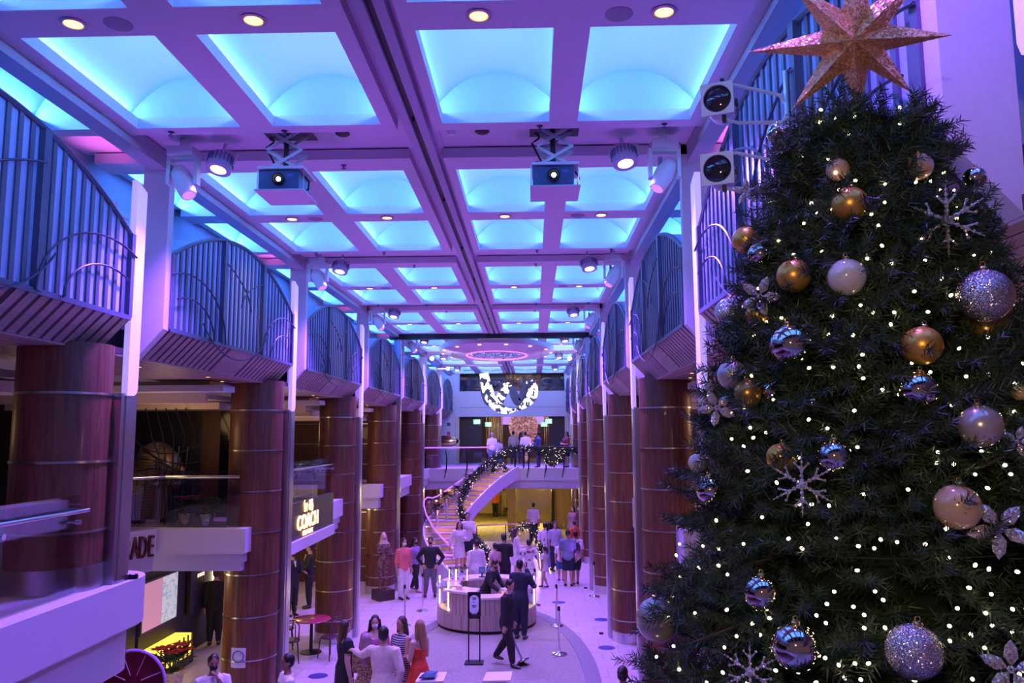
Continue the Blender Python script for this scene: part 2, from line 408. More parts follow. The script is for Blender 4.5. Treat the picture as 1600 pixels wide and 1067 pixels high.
for y0, y1 in ROWS:
    yc = (y0+y1)/2
    if y0 > Y1C or yc < -1: continue
    for (a, b), me in list(zip(XS, cm)) + [(sd, sm) for sd in SIDE]:
        xc = (a+b)/2; put('coffer', me, ceiling, loc=(xc, yc, ZC), keep=False)
        side = (a, b) in SIDE
        for s in (-1, 1):
            if side and s*xc < 0: continue
            lo = bpy.data.objects.new('cove_light', cove_s if side else cove_d); COL.objects.link(lo)
            lo.location = (xc+s*((b-a)/2+0.075), yc, ZC+0.15)
            dv = Vector((-s*0.9, 0, 0.42)).normalized()
            zq = -dv; yq = Vector((0, 1, 0)); xq = yq.cross(zq)
            lo.rotation_euler = Matrix((xq, yq, zq)).transposed().to_euler()

# ================================================================== BALCONY SCREENS
BL = 2.40                                     # half length of one bay
ZB = 6.18
def arch(y): return 7.08+0.66*(1-min(1, (abs(y)/BL))**2.0)
def bay_parts():
    """local frame: face plane x = 0, depth towards +x, length along y, z absolute"""
    parts = []
    ys = [-BL+2*BL*i/28 for i in range(29)]
    poly = [(0.03, y, arch(y)) for y in ys] + [(0.03, BL, ZB), (0.03, -BL, ZB)]
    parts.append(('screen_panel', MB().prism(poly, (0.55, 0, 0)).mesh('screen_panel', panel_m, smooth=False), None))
    fr = MB()
    fr.tube([(0.02, y, arch(y)) for y in ys], 0.03, 6)
    fr.bbox(-0.02, 0.06, -BL-0.02, -BL+0.05, ZB, arch(BL)+0.02).bbox(-0.02, 0.06, BL-0.05, BL+0.02, ZB, arch(BL)+0.02)
    fr.bbox(-0.02, 0.06, -BL, BL, ZB-0.03, ZB+0.02)
    parts.append(('frame', fr.mesh('frame', bar_m), None))
    for y in (-0.80, 0.80):
        parts.append(('mullion', MB().bbox(-0.03, 0.05, y-0.05, y+0.05, ZB, arch(y)-0.02).mesh('mullion', bar_m, smooth=False), None))
    wr = MB()
    def arc(cy, cz, ry, rz, a0, a1): wr.tube([(-0.035, cy+ry*cos(a0+(a1-a0)*i/16), cz+rz*sin(a0+(a1-a0)*i/16)) for i in range(17)], 0.011, 5)
    arc(-1.9, ZB, 1.15, 0.75, 0.0, 2.05); arc(1.9, ZB, 1.15, 0.75, pi, pi-2.05)
    arc(-1.9, ZB, 0.75, 0.45, 0.0, 2.1); arc(1.9, ZB, 0.75, 0.45, pi, pi-2.1)
    arc(0.35, 7.0, 1.5, 1.0, 3.6, 5.6); arc(-2.4, 6.75, 2.6, 0.75, 0.05, 0.9); arc(2.4, 6.75, 2.6, 0.75, pi-0.05, pi-0.9)
    parts.append(('curved_lines', wr.mesh('curved_lines', line_m), None))  # thin dark curved lines in front of the screen
    so = MB().prism([(0.0, -BL, ZB-0.03), (0.0, BL, ZB-0.03), (0.32, BL, 5.82), (0.32, -BL, 5.82)], (0.10, 0, 0.10))
    parts.append(('soffit', so.mesh('soffit', groove_m, smooth=False), None))
    sl = Vector((0.32, 0, 5.82-ZB+0.03)); L = sl.length; ang = atan2(sl.x, sl.z)
    R = Matrix.Rotation(ang, 3, 'Y'); c = Vector((0.16, 0, (ZB-0.03+5.82)/2)) + R @ Vector((-0.008, 0, 0))*1
    slat = MB().box((0, 0, 0), (0.02, 0.118, L), R=R).mesh('slat', slat_m, smooth=False)
    board = MB().box((0, 0, 0), (0.02, 0.92, L), R=R).mesh('soffit_board', slat_m, smooth=False)
    for i in range(28):
        y = -BL+0.085+i*0.1715
        if abs(y) > 0.52: parts.append(('slat', slat, (c.x-0.006, y, c.z)))
    parts.append(('soffit_board', board, (c.x-0.006, 0, c.z)))
    return parts, ys
bparts, _ = bay_parts()
bars = [y for y in np.linspace(-BL+0.13, BL-0.13, 29) if min(abs(y-0.8), abs(y+0.8)) > 0.09]
bays = []
def make_bay(side, k):
    yc = 11.55+PER*k
    nm = ORD[k+1]; sd = 'left' if side < 0 else 'right'
    t = thing('balcony_screen', f'{nm} arched blue-lit balcony screen with dark bars, counted from the front along the {sd} wall', 'balcony', (XL if side < 0 else XR, yc, 0), pi if side < 0 else 0, 'arched balcony screens')
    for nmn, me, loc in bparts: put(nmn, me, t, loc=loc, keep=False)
    if k < 4:
        for y in bars: put('bar', unit_box(), t, loc=(0.025, float(y), (ZB+arch(y))/2), scale=(0.024, 0.058, arch(y)-ZB), keep=False)
    else:
        q = MB()
        for y in bars: q.bbox(0.012, 0.05, float(y)-0.024, float(y)+0.024, ZB, arch(y))
        stuff(put('bars', q.mesh('bars', bar_m, smooth=False), t, keep=False))
for k in range(-1, 6):
    make_bay(-1, k); make_bay(1, k)

# ================================================================== COLUMNS, PILASTERS, LIT FINS
RZ = [5.34-0.69*i for i in range(8)]
def make_column(side, k):
    """stands at the far end of bay k-1 / before bay k"""
    yo = PER*k; s = -1 if side < 0 else 1; X0 = XL if side < 0 else XR
    def X(x): return X0 + s*x                 # x measured away from the hall
    zb = ZM+0.02 if (side < 0 and k == 0) else 0.0
    t = bpy.data.objects.new('column', None); COL.objects.link(t); t.location = (X(0.45), 8.05+yo, zb); struct(t)
    cx, cy, r = X(0.52), 8.00+yo, 0.45
    if k >= 0:
        MB().lathe([(r, zb+0.22), (r, 5.86)], 36, (cx, cy, 0)).build('veneer', wood_m, t)
        MB().lathe([(r+0.012, zb), (r+0.012, zb+0.24)], 36, (cx, cy, 0)).build('base', steel_m, t)
    for z in RZ:
        if z < zb+0.3 or k < 0: continue
        put('ring', RING, t, loc=(cx, cy, z), keep=True)
    st = MB(); x0, x1 = X(0.16), X(-0.0)
    st.bbox(x0, x1, 8.16+yo, 8.24+yo, zb, 5.36).bbox(X(0.05), X(-0.012), 8.24+yo, 8.46+yo, zb, 5.335)
    if k >= 0: st.build('steel_strip', steel_m, t, smooth=False)
    # the lit fin above it
    zt = 7.72; zf = 5.34 if not (side > 0 and k == -1) else 6.22
    yf = 8.24+yo
    prof = [(yf, zf), (yf+0.15, zf), (yf+0.20, zf+0.03), (yf+0.22, zf+0.08), (yf+0.22, zt-0.08), (yf, zt)]
    MB().prism([(X(0.05), y, z) for y, z in prof], (-s*0.065, 0, 0)).build('light_fin', fin_m, t, smooth=False)
    # pilaster between the two screens
    y0, y1 = 9.0+yo, 9.14+yo
    p = MB().prism([(X(0.0), y0, ZB-0.02), (X(0.32), y0, 5.80), (X(0.32), y0, ZC+0.14), (X(0.0), y0, ZC+0.14)], (0, y1-y0, 0))
    p.build('pilaster', pil_m, t, smooth=False)
    return t
RING = MB().lathe([(0.445, -0.012), (0.462, -0.012), (0.462, 0.012), (0.445, 0.012)], 36).mesh('ring', steel_m)
for k in range(-1, 6):
    for sd in (-1, 1):
        if k == -1 and sd < 0: continue
        make_column(sd, k)

# ================================================================== UPPER ALCOVES (behind the screens)
for nm, x0, x1, f0, f1 in (('wall_left', -5.62, -5.47, -5.5, XL-0.5), ('wall_right', 2.89, 3.04, XR+0.5, 2.9)):
    w = struct(MB().bbox(x0, x1, -3, YEND, 5.9, 8.9).build(nm, alc_m, smooth=False))
    MB().bbox(f0, f1, -3, YEND, 6.9, 7.0).build('alcove_shelf', alc_m, w, smooth=False)
# middle-deck soffit of dark wood boards behind the slanted soffits
def board_soffit(nm, x0, x1, y0, y1, z, parent, n):
    w = (x1-x0)/n
    for i in range(n):
        MB().bbox(x0+i*w+0.008, x0+(i+1)*w-0.008, y0, y1, z-0.02, z).build('board', slat_m, parent, smooth=False)
for nm, x0, x1 in (('trim_1', -6.2, XL-0.30), ('trim_2', XR+0.30, 3.6)):
    t = struct(MB().bbox(x0, x1, -3, YEND, 5.83, 5.9).build(nm, groove_m, smooth=False))
    board_soffit('board', x0, x1, -3, YEND, 5.83, t, 9)

# ================================================================== MIDDLE DECK, END WALL, GROUND-FLOOR SHOPS
lav_m = M('fascia_paint', (0.66, 0.60, 0.70), 0.45, var=0.02)
plank_m = wood('deck_planks', (0.22, 0.14, 0.10), (0.34, 0.23, 0.16), 5, 0.4, 'X')
yellow_m = M('lobby_paint', (0.62, 0.50, 0.24), 0.5, var=0.04)
green_m = pattern('lobby_carpet', [(0.30, 0.26, 0.10), (0.42, 0.36, 0.14), (0.22, 0.22, 0.10)], 'noise', 6, (0.45, 0.6), 0.9, const=False)
letter_m = M('letter_wood', (0.10, 0.02, 0.02), 0.4)

def slab(name, poly, z0, z1, mat=lav_m):
    return struct(MB().prism([(x, y, z0) for x, y in poly], (0, 0, z1-z0)).build(name, mat, smooth=False))
def rounded(cx, cy, r, a0, a1, n=8): return [(cx+r*cos(a0+(a1-a0)*i/n), cy+r*sin(a0+(a1-a0)*i/n)) for i in range(n+1)]
def inset(poly, d):
    c = Vector((sum(p[0] for p in poly)/len(poly), sum(p[1] for p in poly)/len(poly)))
    out = []
    for x, y in poly:
        v = Vector((x, y))-c; out.append(tuple(c+v*(1-d/max(0.5, v.length))))
    return out
# left peninsula around the first column
pen = [(-9.5, -3), (-4.28, -3)] + rounded(-4.73, 8.6, 0.45, 0.0, pi/2) + [(-9.5, 9.05)]
sl1 = slab('trim_3', pen, 2.90, ZM+0.02)
MB().prism([(x-0.12, y-0.12, 2.42) for x, y in pen], (0, 0, 0.48)).build('lower_band', lav_m, sl1, smooth=False)
MB().prism([(x-0.02, y-0.02, 2.88) for x, y in pen], (0, 0, 0.02)).build('shadow_gap', steel_m, sl1, smooth=False)
# left deck with the stepped frontal fascia
p2 = [(-9.5, 11.0), (-7.1, 11.6), (-6.24, 13.0), (-4.76, 13.0), (-4.76, 13.4), (-4.62, 13.5), (-4.62, 19.4), (-9.5, 19.4)]
sl2 = slab('trim_4', p2, 2.98, ZM+0.02)
MB().prism([(x-(0.06 if x > -9 else 0), y+(0.07 if y < 14 else 0), 2.82) for x, y in p2], (0, 0, 0.16)).build('middle_band', lav_m, sl2, smooth=False)
MB().prism([(x-(0.10 if x > -9 else 0), y+(0.13 if y < 14 else 0), 2.68) for x, y in p2], (0, 0, 0.14)).build('lower_band', lav_m, sl2, smooth=False)
p3_ = [(-9.5, 24.2), (-4.72, 24.2), (-4.72, 36.5), (-9.5, 36.5)]
sl3 = slab('trim_5', p3_, 2.98, ZM+0.02)
MB().prism([(x-0.08, y+0.1, 2.66) for x, y in p3_], (0, 0, 0.32)).build('lower_band', lav_m, sl3, smooth=False)
# right decks
for i, (ya, yb) in enumerate(((-3, 2.2), (12.6, 19.4), (24.2, 36.5))):
    s = slab(f'trim_{6+i}', [(2.35, ya), (6.5, ya), (6.5, yb), (2.35, yb)], 2.7, ZM+0.02)
bridge = slab('trim_9', [(-4.28, -3), (3.6, -3), (3.6, 0.35), (1.4, 0.35)] + [(2.4, 0.35), (2.4, 4.6), (0.3, 4.6), (0.3, 0.35), (-4.28, 0.35)][0:0] + [(-4.28, 0.35)], 2.9, ZM)
plat = slab('trim_10', [(0.2, 0.35), (2.6, 0.35), (2.6, 4.3), (0.2, 4.3)], 2.9, ZM)
# deck finish strips (wood) on the decks
for par, (x0, x1, y0, y1) in ((sl2, (-9.4, -5.2, 13.3, 19.3)), (sl3, (-9.4, -5.2, 24.6, 36.4))):
    MB().bbox(x0, x1, y0, y1, ZM+0.021, ZM+0.03).build('deck_planks', plank_m, par, smooth=False)

# cross bulkheads with cream coves over the middle deck
bk = []
for i, yb in enumerate((6.4, 12.4, 18.1, 23.8)):
    t = struct(MB().bbox(-9.5, -4.98, yb, yb+0.5, 5.62, 5.72).build(f'trim_{11+i}', white_m, smooth=False))
    MB().bbox(-9.5, -5.3, yb+0.25, yb+1.2, 5.72, 5.80).bbox(-9.5, -5.45, yb+0.6, yb+2.2, 5.52, 5.60).bbox(-9.5, -5.45, yb+0.45, yb+0.55, 5.45, 5.75).build('cove_step', cream_m, t, smooth=False)
    MB().bbox(-9.5, -5.6, yb+1.4, yb+2.4, 5.38, 5.5).build('cove_box', cream_m, t, smooth=False)
for i, yb in enumerate((6.4, 12.4, 18.1)):
    t = struct(MB().bbox(2.55, 6.5, yb, yb+0.5, 5.62, 5.72).build(f'trim_{15+i}', white_m, smooth=False))
    MB().bbox(2.9, 6.5, yb+0.25, yb+1.2, 5.72, 5.80).bbox(3.0, 6.5, yb+0.6, yb+2.2, 5.52, 5.60).build('cove_step', cream_m, t, smooth=False)
# back walls of the side shops, both decks
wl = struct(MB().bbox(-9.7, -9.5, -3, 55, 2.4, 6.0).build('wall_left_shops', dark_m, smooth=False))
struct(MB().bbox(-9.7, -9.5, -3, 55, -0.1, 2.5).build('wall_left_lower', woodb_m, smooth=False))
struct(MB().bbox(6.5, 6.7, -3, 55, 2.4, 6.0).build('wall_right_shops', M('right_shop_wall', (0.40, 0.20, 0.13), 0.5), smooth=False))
struct(MB().bbox(4.4, 4.5, -3, 46, -0.1, 2.7).build('wall_right_lower', woodb_m, smooth=False))
# panelled walls between the columns
for i, (x0, x1, y0, y1, z0, z1) in enumerate(((-9.5, -5.45, 19.9, 20.0, ZM, 5.8), (-9.5, -5.9, 13.9, 14.0, ZM, 5.5))):
    pass
wf = struct(MB().bbox(-9.5, -5.1, 26.9, 27.0, 0, 2.7).build('wall_front_panelled', woodb_m, smooth=False))
for z in (0.5, 1.1, 1.7, 2.3): MB().bbox(-9.5, -5.1, 26.885, 26.9, z-0.012, z+0.012).build('ring', steel_m, wf, smooth=False)
wf2 = struct(MB().bbox(-9.5, -5.2, 27.4, 27.5, ZM, 5.82).build('wall_front_upper', woodb_m, smooth=False))
for z in (3.9, 4.6, 5.3): MB().bbox(-9.5, -5.2, 27.385, 27.4, z-0.012, z+0.012).build('ring', steel_m, wf2, smooth=False)
wd = struct(MB().bbox(-9.5, -6.3, 14.75, 14.85, ZM+0.03, 5.45).build('wall_bar_back', M('bar_back', (0.02, 0.018, 0.025), 0.3), smooth=False))
MB().bbox(-6.3, -5.95, 14.76, 14.82, ZM+0.03, 5.6).build('panel', M('bar_red_wood', (0.13, 0.04, 0.02), 0.4), wd, smooth=False)
MB().bbox(-5.95, -5.38, 14.76, 14.82, ZM+0.03, 5.6).build('panel', M('bar_black_glass', (0.006, 0.007, 0.014), 0.08), wd, smooth=False)

# ---------------------------------------------------------------- landing deck across the hall
def yedge(x): return 36.2 - 1.3*((x+1.4)/5.6)**2
xs = [-9.5+15.5*i/24 for i in range(25)]
land = slab('trim_18', [(x, yedge(x)) for x in xs] + [(6, 57), (-9.5, 57)], 2.80, ZM)
MB().prism([(x, yedge(x)+0.12, 2.46) for x in xs] + [(6, 57, 2.46), (-9.5, 57, 2.46)], (0, 0, 0.34)).build('lower_band', lav_m, land, smooth=False)
MB().prism([(x, yedge(x)+0.35, 2.40) for x in xs] + [(6, 57, 2.40), (-9.5, 57, 2.40)], (0, 0, 0.06)).build('lobby_soffit', cream_m, land, smooth=False)
MB().bbox(-6.0, 3.4, 42.5, 56.8, ZM+0.001, ZM+0.015).build('deck_planks', plank_m, land, smooth=False)
# end wall with two openings
OX0, OX1 = -4.0, 1.72
we = struct(MB().bbox(-9.5, OX0, YEND, YEND+0.3, ZM, 8.9).bbox(OX1, 6.5, YEND, YEND+0.3, ZM, 8.9).bbox(OX0, OX1, YEND, YEND+0.3, 5.86, 7.24).build('wall_back', white_m, smooth=False))
MB().bbox(OX0, OX1, YEND-0.03, YEND, 6.35, 6.38).build('joint_line', M('joint_grey', (0.4, 0.38, 0.45), 0.5), we, smooth=False)
for x in (OX0, OX1):
    MB().bbox(x-0.16 if x < 0 else x, x if x < 0 else x+0.16, YEND-0.06, YEND+0.34, ZM, 5.86).build('door_jamb', cream_m, we, smooth=False)
for x, s in ((-4.75, -1), (2.35, 1)):          # oval wall mirrors beside the opening
    o = MB().tube([(x, YEND-0.06, 4.55+0.0), (x, YEND-0.01, 4.55)], 0.1, 24, ell=[(0.24, 0.72), (0.30, 0.80)], ref=(1, 0, 0)).build('oval_mirror', M('mirror_gold', (0.75, 0.45, 0.25), 0.15, 1.0))
    tag(o, ('tall oval mirror on the white end wall, beyond the stairs' if s < 0 else 'tall oval mirror on the end wall, beside the woman in dark red'), 'mirror')
for i, (u, v) in enumerate(((701, 663), (701, 677), (701, 683))):
    p = py(u, v, YEND); o = MB().bbox(p.x-0.09, p.x+0.09, YEND-0.03, YEND, p.z-0.09, p.z+0.09).build('wall_sign', [M('sign_dark', (0.1, 0.08, 0.12), 0.4), M('sign_red', (0.5, 0.06, 0.08), 0.4), M('sign_grey', (0.25, 0.22, 0.3), 0.4)][i])
    tag(o, ['small dark square sign, topmost of three on the white end wall', 'small red square sign, middle one of three on the white end wall', 'small grey square sign, lowest of three on the white end wall'][i], 'sign')
# rooms behind the openings
rm = struct(MB().bbox(OX0-1.5, OX0-1.4, YEND+0.3, 53, ZM, 8.6).bbox(OX1+1.4, OX1+1.5, YEND+0.3, 53, ZM, 8.6).bbox(OX0-1.5, OX1+1.5, 53, 53.2, ZM, 8.6).build('wall_back_rooms', M('room_wall', (0.16, 0.10, 0.08), 0.6), smooth=False))
MB().bbox(OX0-1.5, OX1+1.5, YEND+0.3, 53, 6.4, 6.5).build('room_ceiling', M('room_ceiling', (0.35, 0.26, 0.20), 0.6), rm, smooth=False)
MB().bbox(OX0, OX0+1.15, YEND+0.9, YEND+1.0, ZM, 6.4).bbox(OX1-0.85, OX1, YEND+0.9, YEND+1.0, ZM, 6.4).build('dark_panel', M('dark_leather', (0.05, 0.03, 0.03), 0.5), rm, smooth=False)
MB().bbox(-2.1, 0.75, 52.0, 52.4, 5.55, 6.3).build('violet_soffit', M('violet_soffit', (0.6, 0.4, 0.8), 0.5, em=(0.50, 0.26, 0.9), es=0.8), rm, smooth=False)
flo_m = pattern('floral_panel', [(0.60, 0.30, 0.42), (0.80, 0.50, 0.62), (0.92, 0.72, 0.80), (0.50, 0.22, 0.34)], 'cells', 9, (0.3, 0.6, 0.8), 0.7, bump=0.8)
hp = []
for i in range(40):
    a = 2*pi*i/40; hp.append((-0.62+0.92*cos(a), 49.5, 5.45+(1.05 if sin(a) > 0 else 1.65)*sin(a)*(1-0.25*abs(cos(a)))))
fl = thing('floral_display', 'tall heart shaped display of pink flowers in the room beyond the landing', 'flowers', (-0.62, 49.5, ZM))
MB().prism(hp, (0, 0.2, 0)).build('backing', flo_m, fl, smooth=False)
f_ = MB()
for i in range(260):
    a = random.random()*2*pi; q = sqrt(random.random()); f_.ball((-0.62+0.86*q*cos(a), 49.47, 5.45+(1.0 if sin(a) > 0 else 1.55)*q*sin(a)*(1-0.25*abs(cos(a)))), 0.05+0.05*random.random(), 6, 4)
stuff(f_.build('blossoms', flo_m, fl)); MB().bbox(-0.9, -0.3, 49.4, 49.8, ZM+0.015, 4.3).build('stand', black_m, fl, smooth=False)
gold_m = M('gold_metal', (0.85, 0.55, 0.22), 0.25, 1.0)
for i, (x0, x1) in enumerate(((-2.75, -1.75), (0.62, 1.15))):
    t = thing('rod_curtain', ['wide screen of hanging golden rods left of the pink flower display', 'narrow screen of hanging golden rods right of the pink flower display'][i], 'screen', ((x0+x1)/2, 45.5, 6.3))
    MB().bbox(x0, x1, 45.4, 45.6, 6.3, 6.4).build('rail', blackm_m, t, smooth=False)
    for j, x in enumerate(np.linspace(x0+0.04, x1-0.04, int((x1-x0)/0.09))):
        MB().tube([(x, 45.5+0.1*sin(j*2.1), 6.3), (x, 45.5+0.1*sin(j*2.1), 3.9+0.4*sin(j*1.3))], 0.02, 6).build('rod', gold_m, t)
exit_m = M('exit_green', (0.1, 0.5, 0.3), 0.4, em=(0.35, 0.95, 0.65), es=0.8)
exw = M('exit_white', (0.8, 0.9, 0.85), 0.4, em=(0.8, 1.0, 0.9), es=1.6)
for i, (u, v, y) in enumerate(((745, 659, 43.1), (763, 663, 45.2), (857, 658, 43.1), (850, 663, 45.2))):
    p = py(u, v, y); t = thing('exit_sign', ['green running-man exit sign nearest the dark panel, far left of the opening', 'smaller green exit sign hanging in front of the golden rods', 'green exit sign in front of the dark panel near the woman in dark red', 'smaller green exit sign between the dark panel and the narrow rod screen'][i], 'sign', (p.x, y, p.z))
    MB().bbox(p.x-0.19, p.x+0.19, y, y+0.05, p.z-0.13, p.z+0.13).build('plate', exit_m, t, smooth=False)
    a = MB().ball((p.x-0.03, y-0.01, p.z+0.07), 0.025, 8, 6); a.tube([(p.x-0.03, y-0.01, p.z+0.04), (p.x-0.05, y-0.01, p.z-0.03), (p.x-0.10, y-0.01, p.z-0.09)], 0.014, 6); a.tube([(p.x-0.05, y-0.01, p.z-0.03), (p.x+0.01, y-0.01, p.z-0.09)], 0.014, 6); a.tube([(p.x-0.10, y-0.01, p.z+0.03), (p.x+0.05, y-0.01, p.z+0.0)], 0.012, 6)
    a.bbox(p.x+0.07, p.x+0.15, y-0.012, y, p.z-0.1, p.z+0.1); a.build('figure', exw, t)
    MB().tube([(p.x, y+0.02, p.z+0.13), (p.x, y+0.02, 5.86 if i % 2 == 0 else 6.3)], 0.01, 6).build('hanger', blackm_m, t)
# golden loops of a chandelier in the upper opening
t = thing('loop_chandelier', 'golden chandelier of many interlaced loops behind the upper opening of the end wall', 'chandelier', (-1.0, 45.0, 7.8))
for i in range(22):
    cx = -3.2+0.22*i+random.uniform(-.1, .1); cz = 7.75+random.uniform(-0.25, 0.2); r = random.uniform(0.16, 0.38)
    MB().tube([(cx+r*cos(a), 45+0.3*random.uniform(-1, 1)*0+0.2*sin(a+i), cz+r*sin(a)*0.8) for a in np.linspace(0, 2*pi, 17)], 0.022, 5, cap=False).build('loop', M('loop_gold', (0.9, 0.6, 0.2), 0.3, 1.0), t)
struct(MB().bbox(OX0, OX1, YEND+5, YEND+5.1, 6.5, 8.9).build('wall_back_upper', M('upper_lounge', (0.10, 0.12, 0.22), 0.4), smooth=False))
o = MB().bbox(-1.6, 0.5, YEND+4.9, YEND+5, 7.2, 8.5).build('gold_mural', pattern('mural', [(0.75, 0.52, 0.18), (0.9, 0.72, 0.34), (0.2, 0.12, 0.08)], 'noise', 3, (0.42, 0.62), 0.4, const=False))
tag(o, 'wide gold mural on the back wall of the upper lounge', 'mural')
o = MB().bbox(OX0, OX1, YEND-0.03, YEND-0.01, 7.24, 7.95).build('balustrade', glass_m); tag(o, 'clear glass balustrade along the upper opening of the end wall', 'railing')

# ---------------------------------------------------------------- ground-floor lobby under the landing
lb = struct(MB().bbox(-9.5, 6.5, 49.6, 49.8, 0, 2.45).build('wall_back_lobby', yellow_m, smooth=False))
MB().bbox(-9.4, 6.4, 36.8, 49.6, 0.001, 0.012).build('lobby_carpet', green_m, floor, smooth=False)
for i, (u0, u1, y) in enumerate(((793, 806, 40.0), (865, 880, 41.5), (881, 898, 41.5), (700, 720, 43))):
    a, b = py(u0, 780, y), py(u1, 780, y)
    MB().bbox(a.x, b.x, y, y+0.4, 0, 2.4).build(f'trim_{21+i}', yellow_m, smooth=False)['kind'] = 'structure'
MB().bbox(py(806, 780, 42).x, py(862, 780, 42).x, 44.0, 44.1, 0.0, 2.4).build('trim_25', M('lobby_dark_glass', (0.10, 0.08, 0.06), 0.12, 0.5), smooth=False)['kind'] = 'structure'
MB().bbox(py(862, 780, 41).x, py(866, 780, 41).x, 41.3, 41.5, 0, 2.4).build('trim_26', dark_m, smooth=False)['kind'] = 'structure'

# ---------------------------------------------------------------- glass portal with steel posts
pt = bpy.data.objects.new('trim_19', None); COL.objects.link(pt); struct(pt)
YP = 25.35
MB().bbox(XL-0.35, XR+0.3, YP, YP+0.25, 8.03, ZC-0.005).build('header', blackm_m, pt, smooth=False)
for x in (XL-0.02, XR+0.02):
    s = -1 if x < 0 else 1
    MB().bbox(x-0.07, x+0.07, YP, YP+0.12, 0, 8.05).bbox(x+s*0.16-0.05, x+s*0.16+0.05, YP+0.2, YP+0.3, 0, 8.05).build('post', steel_m, pt, smooth=False)
    MB().bbox(x+s*0.02, x+s*1.3, YP+0.14, YP+0.16, 6.0, 8.05).build('pane', glassd_m, pt, smooth=False)
    for z in (5.95, 6.75, 7.45):
        MB().bbox(x-0.1, x+0.1, YP-0.01, YP+0.13, z-0.015, z+0.015).build('clip', steel_m, pt, smooth=False)

# ---------------------------------------------------------------- shops and signs on the left
# ground floor: dark wall with a screen, a backlit grille and a menu board
ws = struct(MB().bbox(-8.0, -7.9, 9, 19.6, 0, 2.7).build('wall_shop_front', dark_m, smooth=False))
scr = thing('wall_screen', 'tilted looking pink and white poster screen on the dark shop wall', 'screen', (-7.88, 16.4, 1.0))
MB().bbox(-7.9, -7.84, 15.85, 17.45, 0.95, 2.0).build('frame', black_m, scr, smooth=False)
MB().bbox(-7.84, -7.83, 15.9, 16.7, 1.0, 1.95).build('pink_half', M('screen_pink', (0.5, 0.2, 0.3), 0.4, em=(0.72, 0.34, 0.5), es=0.5), scr, smooth=False)
MB().bbox(-7.84, -7.83, 16.7, 17.4, 1.0, 1.95).build('white_half', pattern('screen_map', [(0.62, 0.66, 0.72), (0.35, 0.5, 0.62), (0.66, 0.68, 0.72)], 'noise', 4, (0.50, 0.56), es=0.5), scr, smooth=False)
gr = thing('backlit_grille', 'yellow backlit grille low on the dark shop wall below the poster screen', 'grille', (-7.5, 16.2, 0))
MB().bbox(-7.9, -7.5, 14.2, 17.6, 0, 0.18).build('plinth', black_m, gr, smooth=False)
MB().bbox(-7.9, -7.54, 14.25, 17.55, 0.18, 0.62).build('glow_panel', M('yellow_glow', (0.9, 0.7, 0.1), 0.5, em=(1.0, 0.66, 0.06), es=1.7), gr, smooth=False)
for y in np.linspace(14.25, 17.55, 17): MB().bbox(-7.54, -7.51, y-0.015, y+0.015, 0.18, 0.62).build('bar', black_m, gr, smooth=False)
for z in (0.32, 0.47): MB().bbox(-7.54, -7.515, 14.25, 17.55, z-0.012, z+0.012).build('rail', black_m, gr, smooth=False)
ml = thing('menu_board', 'black menu board with white lettering and a bright lit edge beside the wooden column', 'sign', (-7.6, 18.6, 0.9))
MB().bbox(-7.88, -7.8, 18.0, 19.2, 0.9, 2.55).build('board', black_m, ml, smooth=False)
glow_m = M('warm_tube', (1, 0.85, 0.6), 0.4, em=(1.0, 0.80, 0.45), es=4.0)
MB().bbox(-7.8, -7.74, 19.2, 19.28, 0.9, 2.6).build('lit_edge', glow_m, ml, smooth=False)
tw = M('lit_letters', (0.9, 0.85, 0.7), 0.5, em=(0.95, 0.85, 0.6), es=0.9)
for j, (tx, z) in enumerate((('ROYAL', 2.3), ('TREATS', 2.05), ('MENU', 1.7))):
    mb = MB()
    for r_ in range(1 if j == 2 else 2):
        for q in range(4 if j == 2 else 7): mb.bbox(-7.8, -7.795, 18.35+q*0.1, 18.42+q*0.1, z-0.05-r_*0.11, z+0.03-r_*0.11)
    stuff(mb.build('lettering', tw, ml, smooth=False))
# white lit panel and box under the peninsula
o = MB().bbox(-7.4, -6.8, 11.3, 11.4, 0.05, 2.3).build('light_panel', M('panel_white_glow', (0.9, 0.85, 0.7), 0.5, em=(1.0, 0.86, 0.6), es=1.8)); tag(o, 'bright white standing light panel behind the round red pizzeria sign', 'panel')
# round red sign
sg = thing('round_sign', 'round dark red restaurant sign with pale spokes and the word SORRENTO\'S', 'sign', (-4.64, 9.3, 2.07))
MB().lathe([(0.0, -0.03), (0.36, -0.03), (0.36, 0.03), (0.0, 0.03)], 40, (-4.64, 9.3, 2.07), axis=(0, -1, 0)).build('disc', M('sign_wine', (0.22, 0.02, 0.04), 0.3), sg)
MB().tube([(-4.64+0.37*cos(a), 9.27, 2.07+0.37*sin(a)) for a in np.linspace(0, 2*pi, 41)], 0.018, 8, cap=False).build('rim', M('sign_rim', (0.55, 0.3, 0.7), 0.3), sg)
for i in range(8):
    a = pi/8+i*pi/4; MB().tube([(-4.64+0.1*cos(a), 9.265, 2.07+0.1*sin(a)), (-4.64+0.34*cos(a), 9.265, 2.07+0.34*sin(a))], 0.006, 6).build('spoke', M('spoke_pale', (0.7, 0.5, 0.5), 0.4), sg)
MB().bbox(-4.99, -4.29, 9.245, 9.26, 1.90, 2.03).build('name_band', M('sign_band', (0.12, 0.03, 0.10), 0.3), sg, smooth=False)
put('name', text_mesh('name', "SORRENTO'S", 0.135, M('sign_letters', (0.62, 0.42, 0.95), 0.4, em=(0.45, 0.28, 0.9), es=0.5), 0.006), sg, loc=(-4.64, 9.24, 1.965), rot=(pi/2, 0, 0))
MB().tube([(-4.64, 9.3, 2.42), (-4.64, 9.3, 2.95), (-4.64, 8.8, 2.95)], 0.018, 8).build('bracket', blackm_m, sg)
